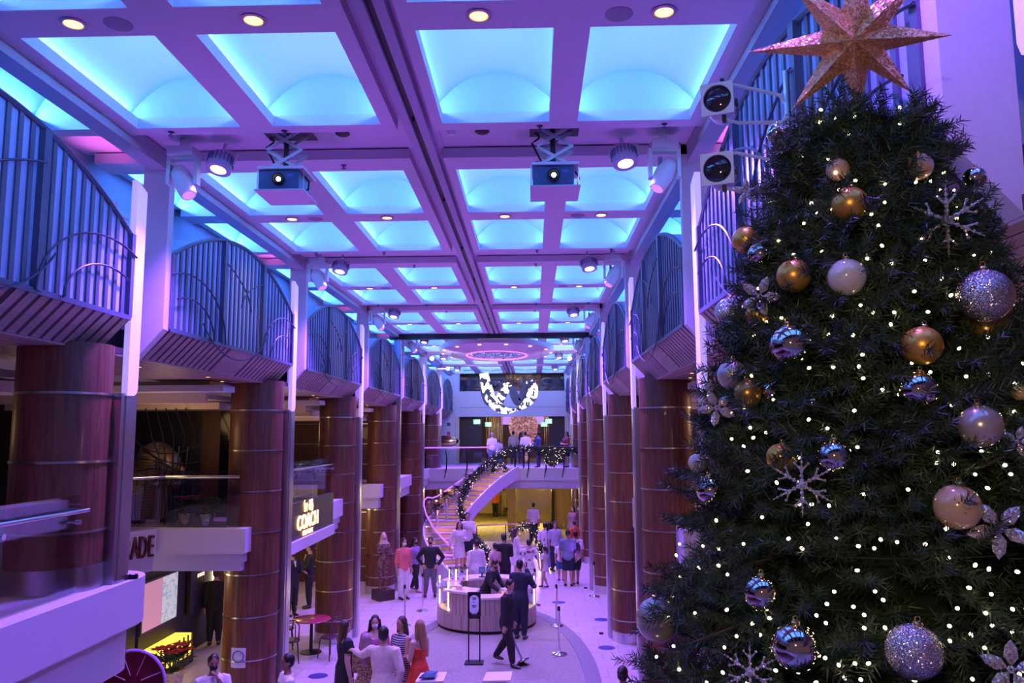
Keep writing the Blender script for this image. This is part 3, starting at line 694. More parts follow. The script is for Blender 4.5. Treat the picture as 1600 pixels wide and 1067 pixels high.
# shop sign with a carriage emblem on a black fascia
cs = thing('shop_fascia', 'black shop fascia with glowing COACH lettering and carriage emblem, above a white ledge', 'sign', (-4.55, 16.2, 2.95))
MB().bbox(-4.62, -4.52, 14.22, 17.75, 2.93, 3.62).build('board', black_m, cs, smooth=False)
MB().bbox(-4.72, -4.46, 14.22, 17.70, 2.72, 2.93).build('ledge', lav_m, cs, smooth=False)
neon = M('orange_neon', (1, 0.7, 0.4), 0.4, em=(1.0, 0.50, 0.16), es=3.2)
RZ90 = (pi/2, 0, pi/2)
put('name', text_mesh('name', 'COACH', 0.40, neon, 0.012), cs, loc=(-4.505, 15.75, 3.21), rot=RZ90)
put('subtitle', text_mesh('subtitle', 'NEW YORK', 0.13, neon, 0.008), cs, loc=(-4.505, 15.75, 3.00), rot=RZ90)
em = MB(); ey, ez = 15.75, 3.47                # horse and carriage emblem
for a_, r_ in ((0.10, 0.05), (0.24, 0.07)): em.tube([(-4.505, ey+a_+r_*cos(q), ez-0.0+r_*sin(q)) for q in np.linspace(0, 2*pi, 13)], 0.012, 5, cap=False)
em.bbox(-4.51, -4.50, ey+0.06, ey+0.28, ez+0.06, ez+0.15).bbox(-4.51, -4.50, ey-0.28, ey-0.08, ez+0.03, ez+0.10).bbox(-4.51, -4.50, ey-0.30, ey-0.26, ez+0.06, ez+0.17)
for q in (-0.26, -0.22, -0.13, -0.10): em.bbox(-4.51, -4.50, ey+q-0.01, ey+q+0.01, ez-0.06, ez+0.05)
em.tube([(-4.505, ey-0.1, ez+0.06), (-4.505, ey+0.1, ez+0.04)], 0.008, 5)
em.build('emblem', neon, cs)
# wooden TRADE letters on the slanted fascia
d = Vector((0.86, 1.4, 0)).normalized(); nrm = Vector((d.y, -d.x, 0))
le = thing('fascia_lettering', 'dark red wooden letters reading TRADE on the slanted white fascia', 'lettering', (-6.6, 12.5, 3.0))
for i, ch in enumerate('TRADE'):
    me = text_mesh('letter', ch, 0.50, letter_m, 0.03)
    q = Vector((-7.1, 11.6, 3.10)) + d*(0.98+0.137*i) + nrm*0.035
    put('letter', me, le, loc=q, rot=(pi/2, 0, atan2(d.y, d.x)), scale=(0.42, 1, 1))
# round notice on the second column
p = Vector((XL-0.52, 13.72, 1.42)); pc = px(375, 980, -4.9)
nt_ = thing('notice', 'white paper notice with a round blue emblem on the wooden column', 'notice', (-4.98, 13.26, 1.25))
a0 = atan2(-0.449, -0.03)
MB().lathe([(0.455, 1.10), (0.455, 1.42)], 4, (XL-0.52, 13.72, 0), a0=a0-0.28, a1=a0+0.28).build('paper', M('paper', (0.75, 0.73, 0.76), 0.6), nt_)
MB().tube([(XL-0.52+0.462*cos(a0+0.20*cos(q)), 13.72+0.462*sin(a0+0.20*cos(q)), 1.28+0.09*sin(q)) for q in np.linspace(0, 2*pi, 25)], 0.010, 5, cap=False).build('emblem', M('notice_blue', (0.1, 0.15, 0.5), 0.5), nt_)

# ---------------------------------------------------------------- balustrades
def glass_rail(label, pts, z0, hr, hpane, mat=None, group=None, knobs=True, name='glass_balustrade'):
    t = thing(name, label, 'railing', (pts[0][0], pts[0][1], z0), 0, group)
    MB().tube([(x, y, z0+hr) for x, y in pts], 0.025, 10).build('handrail', mat or chrome_m, t)
    for (a, b) in zip(pts[:-1], pts[1:]):
        a_, b_ = Vector((*a, 0)), Vector((*b, 0)); dd = (b_-a_); L = dd.length; n = max(1, round(L/1.5)); dd.normalize(); nn = Vector((dd.y, -dd.x, 0))
        for i in range(n):
            q0 = a_+dd*(L*i/n+0.02)-nn*0.07; q1 = a_+dd*(L*(i+1)/n-0.02)-nn*0.07
            MB().prism([(q0.x, q0.y, z0+0.02), (q1.x, q1.y, z0+0.02), (q1.x, q1.y, z0+hpane), (q0.x, q0.y, z0+hpane)], nn*0.012).build('pane', glass_m, t, smooth=False)
            if knobs:
                for q in (q0+dd*0.15, q1-dd*0.15):
                    MB().lathe([(0.0, 0.10), (0.028, 0.10), (0.028, 0.06), (0.012, 0.05), (0.012, -0.02)], 12, (q.x, q.y, z0+hr-0.10), axis=nn).build('clamp', chrome_m, t)
    return t
glass_rail('glass balustrade with a chrome handrail in front of the nearest wooden column', [(-4.42, 2.0), (-4.42, 7.75)], ZM+0.02, 0.80, 0.95)
glass_rail('glass balustrade with grey handrail on the white stepped fascia, before the striped sculpture', [(-7.0, 11.75), (-6.20, 13.12), (-4.92, 13.12)], ZM+0.02, 0.84, 0.95)
glass_rail('glass balustrade above the black shop fascia', [(-4.72, 14.0), (-4.72, 18.6)], ZM+0.02, 0.85, 1.0)

# ================================================================== CEILING FIXTURES
# ---- downlights, speakers, sprinklers
trim_m = M('downlight_trim', (0.45, 0.36, 0.40), 0.35, 0.6)
bulb_m = M('warm_bulb', (1, 0.7, 0.35), 0.4, em=(1.0, 0.55, 0.16), es=2.6)
dl_ring = MB().lathe([(0.070, 0.02), (0.098, -0.004), (0.102, -0.010), (0.078, -0.016), (0.066, 0.03)], 24).mesh('trim_ring', trim_m)
dl_bulb = MB().lathe([(0.0, -0.020), (0.05, -0.018), (0.070, -0.012)], 20).mesh('bulb', bulb_m)
dl_spot = None
cnt = 0
where = ['outer left', 'inner left', 'inner right', 'outer right']
for k in range(-1, 6):
    for j, x in enumerate((-3.66, -2.20, -0.40, 1.06)):
        y = 11.55+PER*k-0.02
        t = thing('downlight', f'warm recessed ceiling downlight, {where[j]} one of the {ORD[k+1]} row from the front', 'downlight', (x, y, ZC), 0, 'warm ceiling downlights')
        put('trim_ring', dl_ring, t, keep=False); put('bulb', dl_bulb, t, keep=False)
        if 0 <= k < 5:
            if dl_spot is None: dl_spot = lamp('downlight_spot', 'SPOT', (x, y, ZC-0.03), (1.0, 0.62, 0.36), DOWN_E, (x, y, 0), spot_size=radians(110), spot_blend=0.9, shadow_soft_size=0.06)
            else: lamp_copy(dl_spot, (x, y, ZC-0.03), (x, y, 0))
sp_m = pattern('speaker_grille', [(0.30, 0.27, 0.33), (0.38, 0.34, 0.41)], 'voronoi', 300, (0.3,), 0.7)
sp_me = MB().lathe([(0.0, -0.008), (0.10, -0.008), (0.112, -0.004), (0.112, 0.0)], 28).mesh('ceiling_speaker', sp_m)
for k in range(-1, 3):
    for j, x in enumerate((-3.31, 0.71)):
        o = put('ceiling_speaker', sp_me, None, loc=(x, 11.56+PER*k, ZC))
        tag(o, f'round flat grey ceiling speaker on the {"left" if j == 0 else "right"} of the {ORD[k+1]} downlight row', 'speaker', 'round ceiling speakers')
sk = MB().lathe([(0.035, 0.0), (0.035, -0.006), (0.010, -0.010), (0.010, -0.035), (0.030, -0.040), (0.030, -0.045), (0.0, -0.047)], 14).mesh('sprinkler', M('sprinkler_metal', (0.12, 0.10, 0.2), 0.4, 0.5))
for k in range(0, 4):
    for j, (x, dy) in enumerate(((-3.92, 8.07), (-2.68, 8.09), (0.10, 8.07), (1.44, 8.07), (-2.3, 9.2), (0.08, 9.2))):
        o = put('sprinkler', sk, None, loc=(x, dy+PER*k, ZC))
        tag(o, f'small ceiling sprinkler, number {ORD[j]} across the {ORD[k]} cross beam', 'sprinkler', 'ceiling sprinklers')
sd = thing('smoke_detector', 'small white round smoke detector on the first cross beam by the middle groove', 'detector', (-0.9, 8.5, ZC+0.14))
MB().lathe([(0.05, 0.0), (0.055, -0.02), (0.045, -0.035), (0.03, -0.055), (0.0, -0.057)], 18, (-0.9, 8.5, ZC+0.14)).build('body', lightw_m, sd)
for i, x in enumerate((-2.15, -0.55)):
    o = MB().lathe([(0.0, 0.0), (0.075, 0.0), (0.085, -0.012), (0.06, -0.03), (0.0, -0.035)], 20, (x, 8.52, ZC+0.14)).build('dome_camera', black_m)
    tag(o, ['black dome camera in the first cross beam beside the left projector hatch', 'black dome camera in the first cross beam beside the right projector hatch'][i], 'camera')

# ---- purple wash lights and their spots
lens_m = M('wash_lens', (0.9, 0.8, 1.0), 0.3, em=(0.86, 0.66, 1.0), es=3.0)
wash_m = M('wash_housing', (0.55, 0.50, 0.66), 0.4)
wb_ = MB(); wb_.lathe([(0.0, 0.15), (0.08, 0.15), (0.105, 0.12), (0.125, 0.04), (0.128, -0.05), (0.115, -0.05)], 28)
wash_body = wb_.mesh('housing', wash_m)
wf_ = MB()
for i in range(20):
    a = 2*pi*i/20; wf_.box((0.127*cos(a), 0.127*sin(a), 0.06), (0.02, 0.010, 0.09), rz=a)
wash_fin = wf_.mesh('cooling_fins', M('fin_dark', (0.22, 0.18, 0.36), 0.5), smooth=False)
wash_lens = MB().lathe([(0.0, -0.052), (0.08, -0.050), (0.116, -0.044)], 28).mesh('lens', lens_m)
wash_yoke = MB().tube([(-0.145, 0, 0.02), (-0.15, 0, 0.16), (0, 0, 0.20), (0.15, 0, 0.16), (0.145, 0, 0.02)], 0.014, 8).tube([(0, 0, 0.20), (0, 0, 0.272)], 0.02, 8).mesh('yoke', lightw_m)
wash_spot = None
for k in range(-2, 6):
    for j, x in enumerate((-3.62, 1.08)):
        y, z = 8.66+PER*k, 8.02
        if y > YEND: continue
        t = thing('wash_light', f'round purple wash light hanging from the {ORD[max(0, k)]} cross beam on the {"left" if j == 0 else "right"}', 'stage light', (x, y, z), 0, 'purple ceiling wash lights')
        t.scale = (1.12,)*3; t.rotation_euler = (radians(-16), radians(6 if j == 0 else -6), 0)
        if k >= 0:
            for n_, me in (('housing', wash_body), ('cooling_fins', wash_fin), ('lens', wash_lens), ('yoke', wash_yoke)):
                o = put(n_, me, t, keep=False)
                if n_ == 'cooling_fins': stuff(o)
        else: bpy.data.objects.remove(t)
        if wash_spot is None and k >= 0: wash_spot = lamp('wash_spot', 'SPOT', (x, y, z-0.1), WASHC, WASH_E, (x*0.75-0.3, y-1.0, 0), spot_size=radians(112), spot_blend=0.9, shadow_soft_size=0.12)
        elif k >= 0: lamp_copy(wash_spot, (x, y, z-0.1), (x*0.75-0.3, y-1.0, 0) if (k, j) != (0, 1) else (0.6, 4.6, 0))

# ---- moving heads on the cross beams
def moving_head(x, y, z, s, label):
    t = thing('moving_head_light', label, 'stage light', (x, y, z), 0, 'white moving head lights')
    MB().box((x, y, z+0.30), (0.30, 0.26, 0.10)).bbox(x-0.04, x+0.04, y-0.04, y+0.04, z+0.35, ZC+0.14).build('base', lightw_m, t, smooth=False)
    yk = MB()
    yk.prism([(x-0.18, y-0.055, z-0.08), (x-0.14, y-0.055, z-0.08), (x-0.14, y-0.055, z+0.22), (x+0.14, y-0.055, z+0.22), (x+0.14, y-0.055, z-0.08), (x+0.18, y-0.055, z-0.08), (x+0.18, y-0.055, z+0.26), (x-0.18, y-0.055, z+0.26)], (0, 0.11, 0))
    yk.build('yoke', lightw_m, t, smooth=False)
    ax = Vector((-s*0.45, -0.25, -0.85)).normalized()
    MB().lathe([(0.0, -0.20), (0.07, -0.19), (0.105, -0.12), (0.115, 0.0), (0.10, 0.14), (0.085, 0.22), (0.07, 0.22)], 18, (x, y, z-0.03), axis=ax).build('head', lightw_m, t)
    MB().lathe([(0.0, 0.222), (0.072, 0.221)], 16, (x, y, z-0.03), axis=ax).build('lens', M('head_lens', (0.3, 0.1, 0.7), 0.1, em=(0.42, 0.16, 1.0), es=1.4), t)
    MB().box(Vector((x, y, z+0.02))-ax*0.12+Vector((-0.1, -0.03, 0)), (0.04, 0.08, 0.08)).build('vent', M('vent_grey', (0.2, 0.2, 0.28), 0.5), t, smooth=False)
for k in range(0, 4):
    for s, x in ((-1, -4.02), (1, 1.52)):
        moving_head(x, 8.62+PER*k, 7.86, s, f'white moving head light beside the {"left" if s < 0 else "right"} wall at the {ORD[k]} cross beam')
HB = M('head_bright', (1, 1, 1), 0.3, em=(0.95, 0.92, 1.0), es=6.0)
for i, (u, v, y) in enumerate(((675, 560, 26.4), (700, 576, 31.6), (890, 560, 26.4))):
    p = py(u, v, y); t = thing('spotlight', ['small white glaring spotlight just beyond the portal on the left', 'small white glaring spotlight far along the left wall', 'small white glaring spotlight just beyond the portal on the right'][i], 'stage light', (p.x, y, p.z))
    MB().lathe([(0.0, 0.14), (0.06, 0.12), (0.08, 0.0), (0.075, -0.02)], 14, tuple(p), axis=(0, 1, 0.1)).build('housing', lightw_m, t)
    MB().lathe([(0.0, -0.025), (0.07, -0.022)], 14, tuple(p), axis=(0, 1, 0.1)).build('lens', HB, t)
    lamp('end_wall_spot', 'SPOT', (p.x, y+0.22, p.z), (0.72, 0.70, 1.0), END_E, (-1.0, YEND, 6.2), spot_size=radians(60), spot_blend=0.9, shadow_soft_size=0.08)
    MB().tube([p+Vector((0, 0.06, 0.0)), Vector((XL if p.x < 0 else XR, y+0.06, p.z))], 0.012, 6).build('stem', lightw_m, t)

# ---- pink uplights beside the pilasters
pinkl_m = M('pink_lens', (0.9, 0.3, 0.9), 0.3, em=(1.0, 0.25, 0.9), es=2.0); upl = None
for k in range(0, 4):
    for s in (-1, 1):
        x = (XL-0.50) if s < 0 else (XR+0.50); y = 8.62+PER*k
        t = thing('uplight', f'small pink uplight behind the {ORD[k]} pilaster on the {"left" if s < 0 else "right"}', 'stage light', (x, y, 7.6), 0, 'pink pilaster uplights')
        MB().lathe([(0.0, -0.12), (0.06, -0.12), (0.075, 0.0), (0.07, 0.0)], 16, (x, y, 7.6)).build('housing', wash_m, t)
        MB().lathe([(0.0, 0.002), (0.066, 0.0)], 16, (x, y, 7.6)).build('lens', pinkl_m, t)
        MB().tube([(x, y, 7.50), (x, y+0.42, 7.50)], 0.015, 6).build('arm', lightw_m, t)
        p_ = (x, y, 7.64); a_ = (x+s*0.1, y+0.05, 8.3)
        upl = lamp('uplight_spot', 'SPOT', p_, (1.0, 0.16, 0.85), 26, a_, spot_size=radians(70), spot_blend=0.8, shadow_soft_size=0.05) if upl is None else upl
        if (k, s) != (0, -1): lamp_copy(upl, p_, a_)

# ---- violet uplights at the column feet, added to brighten the ceiling
vio_l = M('violet_lens', (0.5, 0.2, 1.0), 0.3, em=(0.55, 0.18, 1.0), es=2.0); upf = None
for k in range(0, 5):
    for s in (-1, 1):
        zf_ = ZM+0.02 if (s < 0 and k == 0) else 0.0
        x = (XL+0.035 if zf_ else XL+0.16) if s < 0 else XR-0.16; y = 8.52+PER*k
        t = thing('added_uplight', f'small added violet uplight at the foot of the {ORD[k]} column on the {"left" if s < 0 else "right"}', 'stage light', (x, y, zf_), 0, 'added violet uplights')
        MB().lathe([(0.0, 0.0), (0.05, 0.0), (0.055, 0.03), (0.045, 0.05), (0.04, 0.05)], 16, (x, y, zf_)).build('housing', blackm_m, t)
        MB().lathe([(0.0, 0.051), (0.042, 0.049)], 16, (x, y, zf_)).build('lens', vio_l, t)
        p_ = (x, y, zf_+0.08); a_ = (-1.3+s*2.0, y-0.5, ZC)
        if upf is None: upf = lamp('ceiling_fill_spot', 'SPOT', p_, UPC, UP_E*0.45, a_, spot_size=radians(60), spot_blend=0.9, shadow_soft_size=0.05)
        else:
            o_ = lamp_copy(upf, p_, a_)
            if k == 0 and s > 0 or not zf_:
                if 'updata' not in globals(): updata = upf.data.copy(); updata.energy = UP_E
                o_.data = updata

# ---- projectors on scissor lifts
proj_blue = M('projector_blue', (0.05, 0.09, 0.20), 0.35)
def projector(x, y, label):
    t = thing('ceiling_projector', label, 'projector', (x, y, ZC+0.14), 0, 'lift mounted projectors')
    zt = 7.86
    MB().bbox(x-0.28, x+0.28, y-0.26, y+0.22, ZC+0.132, ZC+0.138).build('hatch_opening', black_m, t, smooth=False)
    for yy in (y-0.12, y+0.10):
        for za, zb_ in ((ZC+0.13, 8.09), (8.09, zt)):
            for d in (-1, 1):
                R = Matrix.Rotation(d*atan2(za-zb_, 0.40), 3, 'Y'); L = sqrt((za-zb_)**2+0.16)
                MB().box((x, yy+d*0.012, (za+zb_)/2), (L, 0.012, 0.034), R=R).build('scissor_arm', lightw_m, t, smooth=False)
    MB().tube([(x-0.02, y, ZC+0.13), (x-0.02, y, zt)], 0.03, 8).build('mast', black_m, t)
    MB().tube([(x-0.22+0.05*sin(i), y+0.02, ZC+0.1-0.03*i) if i < 5 else (x-0.22+0.1*(i-4), y+0.02, zt+0.04) for i in range(9)], 0.012, 6).build('cable', black_m, t)
    MB().bbox(x-0.26, x+0.26, y-0.26, y+0.24, zt-0.03, zt+0.0).build('top_plate', lightw_m, t, smooth=False)
    MB().bbox(x-0.25, x+0.20, y-0.22, y+0.2, 7.62, zt-0.03).build('body', proj_blue, t, smooth=False)
    MB().bbox(x+0.07, x+0.13, y-0.225, y-0.22, 7.75, 7.78).build('logo_plate', M('logo_plate', (0.10, 0.16, 0.45), 0.4), t, smooth=False)
    MB().lathe([(0.066, -0.0), (0.070, 0.04), (0.050, 0.05), (0.045, 0.02), (0.0, 0.02)], 24, (x-0.02, y-0.22, 7.715), axis=(0, -1, 0)).build('lens_ring', blackm_m, t)
    MB().ball((x-0.02, y-0.245, 7.715), 0.026, 12, 8).build('lamp_lens', M('projector_beam', (1, 1, 1), 0.2, em=(1.0, 0.97, 0.85), es=6.0), t)
    for sx in (-0.27, 0.25): MB().tube([(x+sx, y-0.2, 7.60), (x+sx, y-0.2, zt)], 0.006, 6).build('tie_rod', steel_m, t)
    MB().tube([(x+0.22, y-0.1, 7.8), (x+0.27, y-0.06, 7.74), (x+0.25, y-0.02, 7.66), (x+0.21, y+0.05, 7.68)], 0.01, 6).build('side_cable', black_m, t)
    MB().bbox(x-0.28, x+0.27, y-0.26, y+0.30, 7.58, 7.60).build('bottom_panel', ceil_m, t, smooth=False)
pl, pr = py(440, 272, 8.3), py(868, 272, 8.3)
projector(pl.x, 8.5, 'blue projector on a white scissor lift hanging from the ceiling, left one')
projector(pr.x, 8.5, 'blue projector on a white scissor lift hanging from the ceiling, right one')

# ---- oval dome beyond the portal
dc = (-1.35, 29.3); A_, B_ = 2.15, 3.2
dm = thing('ceiling_dome', 'large oval ceiling dome with glowing pink ring, beyond the portal', 'ceiling dome', (*dc, 7.9))
def ovring(a, b, z, n=48): return [(dc[0]+a*cos(2*pi*i/n), dc[1]+b*sin(2*pi*i/n), z) for i in range(n)]
mb = MB(); loops = [ovring(A_, B_, 8.16), ovring(A_, B_, 7.98), ovring(A_*0.88, B_*0.88, 7.90), ovring(A_*0.80, B_*0.80, 7.88), ovring(A_*0.78, B_*0.78, 7.92), ovring(A_*0.55, B_*0.55, 7.86), ovring(A_*0.50, B_*0.50, 7.90), ovring(A_*0.50, B_*0.50, 8.15)]
vs = [p for l in loops for p in l]; fs = []
for i in range(len(loops)-1):
    for j in range(48): fs.append((i*48+j, i*48+(j+1) % 48, (i+1)*48+(j+1) % 48, (i+1)*48+j))
mb.add(vs, fs); mb.build('dome_shell', ceil_m, dm, ang=0.4)
MB().tube(ovring(A_*0.53, B_*0.53, 7.87) + ovring(A_*0.53, B_*0.53, 7.87)[:1], 0.035, 6, cap=False).build('neon_ring', M('pink_neon', (1, 0.3, 0.9), 0.4, em=(0.95, 0.14, 0.75), es=1.6), dm)
for i in range(14):
    a = 2*pi*i/14; MB().lathe([(0.0, 0.0), (0.06, 0.0), (0.07, 0.02)], 10, (dc[0]+A_*0.94*cos(a), dc[1]+B_*0.94*sin(a), 7.93)).build('bulb', bulb_m, dm)
cr_ = MB()
for i in range(150):
    a = random.random()*2*pi; q = sqrt(random.random())*0.48
    cr_.ball((dc[0]+A_*q*cos(a), dc[1]+B_*q*sin(a), 7.86+0.2*random.random()), 0.04, 6, 4)
stuff(cr_.build('crystals', M('crystal_grey', (0.7, 0.65, 0.75), 0.1, 0.7), dm))

# ---- hanging ribbon of curved screens
led_m = pattern('led_picture', [(0.012, 0.012, 0.03), (0.95, 0.93, 1.0)], 'noise', 4.0, (0.49,), 0.4, es=2.0, detail=3.0)
ledb_m = M('led_back', (0.05, 0.07, 0.16), 0.4)
rb = thing('ribbon_screen', 'hanging twisted ribbon of curved screens glowing white and black over the landing', 'screen', (-1.0, 33, 6.7))
def ribbon(pts, label, wy=0.75):
    """pts: (u, v, dy) centre line in the far hall; width turns along the line"""
    P = [py(u, v, 33+dy) for u, v, dy, w, tw in pts]
    n = len(P); L = MB(); BK = MB(); a = []; b = []
    for i in range(n):
        t = (P[min(i+1, n-1)]-P[max(i-1, 0)]).normalized(); w, tw = pts[i][3], pts[i][4]
        side = t.cross(Vector((0, 1, 0))).normalized()
        d = side*cos(tw)+Vector((0, 1, 0))*sin(tw)
        a.append(P[i]-d*w/2); b.append(P[i]+d*w/2)
    nrm = Vector((0, 0.05, 0))
    L.add(a+b, [(i, i+1, n+i+1, n+i) for i in range(n-1)])
    BK.add([p+nrm for p in a+b], [(i, i+1, n+i+1, n+i) for i in range(n-1)])
    BK.add(a+[p+nrm for p in a], [(i, i+1, n+i+1, n+i) for i in range(n-1)]); BK.add(b+[p+nrm for p in b], [(i, i+1, n+i+1, n+i) for i in range(n-1)])
    L.build('screen_strip', led_m, rb); BK.build('backing', ledb_m, rb)
def interp(pts, m=22):
    out = []; k = len(pts)-1
    for i in range(m+1):
        f = i/m*k; j = min(int(f), k-1); f -= j
        p0, p1, p2, p3q = [np.array(pts[max(0, min(k, q))], float) for q in (j-1, j, j+1, j+2)]
        out.append(tuple(0.5*((2*p1)+(-p0+p2)*f+(2*p0-5*p1+4*p2-p3q)*f*f+(-p0+3*p1-3*p2+p3q)*f**3)))
    return out
ribbon(interp([(756, 583, 0, 0.36, 0.2), (760, 603, 0, 0.44, 0.1), (767, 622, 0, 0.46, 0.0), (779, 636, 0, 0.42, 0.0), (793, 642, 0, 0.26, 0.3), (806, 640, 0.2, 0.14, 0.6)]), 'a')
ribbon(interp([(778, 632, 0.5, 0.40, 0.2), (784, 618, 0.5, 0.40, 0.1), (790, 606, 0.5, 0.42, 0.0), (798, 600, 0.6, 0.20, 0.5)]), 'b')
ribbon(interp([(822, 598, 0.3, 0.10, 0.8), (830, 598, 0.1, 0.36, 0.4), (833, 610, 0, 0.42, 0.0), (829, 622, 0, 0.44, 0.0), (820, 632, 0, 0.30, 0.2), (808, 640, 0.2, 0.14, 0.6)]), 'c')
# dark backs of the inner loops
def darkband(pts):
    P = [py(u, v, 33.4+dy) for u, v, dy, w, tw in pts]; n = len(P); q = MB(); a = []; b = []
    for i in range(n):
        t = (P[min(i+1, n-1)]-P[max(i-1, 0)]).normalized(); side = t.cross(Vector((0, 1, 0))).normalized()
        a.append(P[i]-side*pts[i][3]/2); b.append(P[i]+side*pts[i][3]/2)
    off = Vector((0, 0.05, 0))
    q.add(a+b+[p+off for p in a]+[p+off for p in b], [(i, i+1, n+i+1, n+i) for i in range(n-1)]+[(2*n+i, 2*n+i+1, 3*n+i+1, 3*n+i) for i in range(n-1)]+[(i, i+1, 2*n+i+1, 2*n+i) for i in range(n-1)]+[(n+i, n+i+1, 3*n+i+1, 3*n+i) for i in range(n-1)])
    q.build('dark_back', ledb_m, rb)
darkband(interp([(751, 588, 0, 0.10, 0), (755, 612, 0, 0.22, 0), (762, 630, 0, 0.20, 0), (774, 631, 0, 0.10, 0)], 12))
darkband(interp([(799, 603, 0, 0.22, 0), (803, 616, 0, 0.36, 0), (809, 628, 0, 0.34, 0), (815, 632, 0, 0.16, 0)], 12))
darkband(interp([(822, 596, 0, 0.12, 0), (818, 612, 0, 0.30, 0), (814, 628, 0, 0.26, 0)], 12))
for u, v in ((756, 583), (798, 600), (828, 596)):
    p = py(u, v, 33.1); MB().tube([p, Vector((p.x, p.y, ZC-0.01))], 0.008, 5).build('hanging_wire', steel_m, rb)

# ---- two white profile spotlights on a pipe, right of the hall
pipe = thing('lighting_pipe', 'steel upright pipe with cross arm holding the two white profile spotlights', 'pipe', (1.66, 5.05, 6.2))
pu = py(1232, 200, 5.05)
MB().tube([(pu.x, 5.05, 5.9), (pu.x, 5.05, 7.32), (pu.x+0.13, 5.05, 7.32)], 0.022, 10).tube([(pu.x+0.05, 5.05, 5.9), (pu.x+0.05, 5.05, 7.32)], 0.014, 8).build('upright', steel_m, pipe)
MB().bbox(pu.x-0.03, XR, 5.02, 5.08, 6.28, 6.34).build('wall_bracket', steel_m, pipe, smooth=False)
def profile_light(u, v, label):
    y = 4.85; p = py(u, v, y); fs_ = 0.205
    t = thing('profile_spotlight', label, 'stage light', tuple(p), 0, 'white profile spotlights')
    ax = Vector((-0.35, -0.90, -0.12)).normalized(); Q = Vector((0, 0, 1)).rotation_difference(ax).to_matrix()
    xa = Vector((0, 0, 1)).cross(ax).normalized(); za = ax.cross(xa)
    Rm = Matrix((xa, za, ax)).transposed()
    def W(a, b, c): return p + xa*a + za*b + ax*c
    # square gel frame with a round hole
    fr = MB(); n = 32; hole = [W(0.088*cos(2*pi*i/n), 0.088*sin(2*pi*i/n), 0.02) for i in range(n)]
    h = fs_/2; outer = []
    for i in range(n):
        a = 2*pi*i/n; m = max(abs(cos(a)), abs(sin(a))); outer.append(W(h*cos(a)/m, h*sin(a)/m, 0.02))
    fr.add(hole+outer, [(i, (i+1) % n, n+(i+1) % n, n+i) for i in range(n)])
    h2 = [q-ax*0.03 for q in hole]; o2 = [q-ax*0.03 for q in outer]
    fr.add(outer+o2, [(i, (i+1) % n, n+(i+1) % n, n+i) for i in range(n)]); fr.add(hole+h2, [(i, (i+1) % n, n+(i+1) % n, n+i) for i in range(n)]); fr.add(h2+o2, [(i, (i+1) % n, n+(i+1) % n, n+i) for i in range(n)])
    fr.build('gel_frame', lightw_m, t)
    MB().lathe([(0.0, 0.015), (0.05, 0.010), (0.088, -0.005)], 28, tuple(p), axis=ax).build('front_lens', M('dark_lens', (0.03, 0.015, 0.03), 0.05, coat=1.0), t)
    MB().lathe([(0.090, -0.01), (0.092, -0.10), (0.080, -0.12), (0.080, -0.17), (0.095, -0.18), (0.095, -0.30), (0.07, -0.33), (0.0, -0.335)], 24, tuple(p), axis=ax).build('barrel', lightw_m, t)
    for q in range(6): MB().box(W(0.075, -0.045+0.018*q, -0.24), (0.05, 0.006, 0.07), R=Rm).build('vent_slot', M('slot_grey', (0.2, 0.2, 0.24), 0.5), t, smooth=False)
    for b in (0.115, -0.115): MB().box(W(0.03, b, -0.06), (0.024, 0.05, 0.05), R=Rm).build('knob', black_m, t, smooth=False)
    MB().box(W(0.10, 0.0, -0.16), (0.02, 0.03, 0.04), R=Rm).build('shutter_handle', black_m, t, smooth=False)
    e = Vector((pu.x, 5.05, p.z))
    MB().tube([W(0.03, 0.11, -0.10), W(0.10, 0.13, -0.20), Vector((e.x-0.05, 5.05, p.z+0.11)), Vector((e.x, 5.05, p.z+0.03)), Vector((e.x-0.03, 5.05, p.z-0.08)), W(0.10, -0.12, -0.20), W(0.03, -0.11, -0.10)], 0.012, 8).build('yoke', lightw_m, t)
    MB().tube([W(0, 0, -0.33), W(0.06, -0.06, -0.40), Vector((e.x-0.06, 5.03, p.z-0.10)), Vector((e.x, 5.03, p.z-0.05))], 0.009, 6).build('cable', lightw_m, t)
    return p
profile_light(1121, 155, 'upper white profile spotlight with square frame and dark lens, beside the gold star')
profile_light(1121, 264, 'lower white profile spotlight with square frame and dark lens, touching the tree')

# ================================================================== LAMPS OF THE SHOPS AND ROOMS, SCULPTURE FILL
def area(name, loc, sx, sy, col, e, aim):
    return lamp(name, 'AREA', loc, col, e, aim, shape='RECTANGLE', size=sx, size_y=sy)
sd_ring = MB().lathe([(0.035, 0.006), (0.06, -0.004), (0.062, -0.008), (0.04, -0.01)], 16).mesh('trim_ring', trim_m)
sd_bulb = MB().lathe([(0.0, -0.012), (0.03, -0.010), (0.040, -0.006)], 12).mesh('bulb', M('small_bulb', (1, 0.6, 0.3), 0.4, em=(1.0, 0.50, 0.16), es=5.0))
soff = None; n_ = 0
for k in range(-1, 4):
    for s in (-1, 1):
        for j, (dx, dy) in enumerate(((0.75, -1.6), (0.60, 0.2), (0.78, 1.2), (0.62, 1.9))):
            x = (XL-dx) if s < 0 else (XR+dx); y = 11.55+PER*k+dy
            t = thing('soffit_downlight', f'small orange soffit downlight, {ORD[j]} of four under the {ORD[k+1]} balcony screen on the {"left" if s < 0 else "right"}', 'downlight', (x, y, 5.805), 0, 'soffit downlights')
            put('trim_ring', sd_ring, t, keep=False); put('bulb', sd_bulb, t, keep=False)
            if j in (1, 3):
                if soff is None: soff = lamp('soffit_spot', 'SPOT', (x, y, 5.77), (1.0, 0.55, 0.25), SOFF_E, (x, y, 0), spot_size=radians(95), spot_blend=0.6, shadow_soft_size=0.04)
                else: lamp_copy(soff, (x, y, 5.77), (x, y, 0))
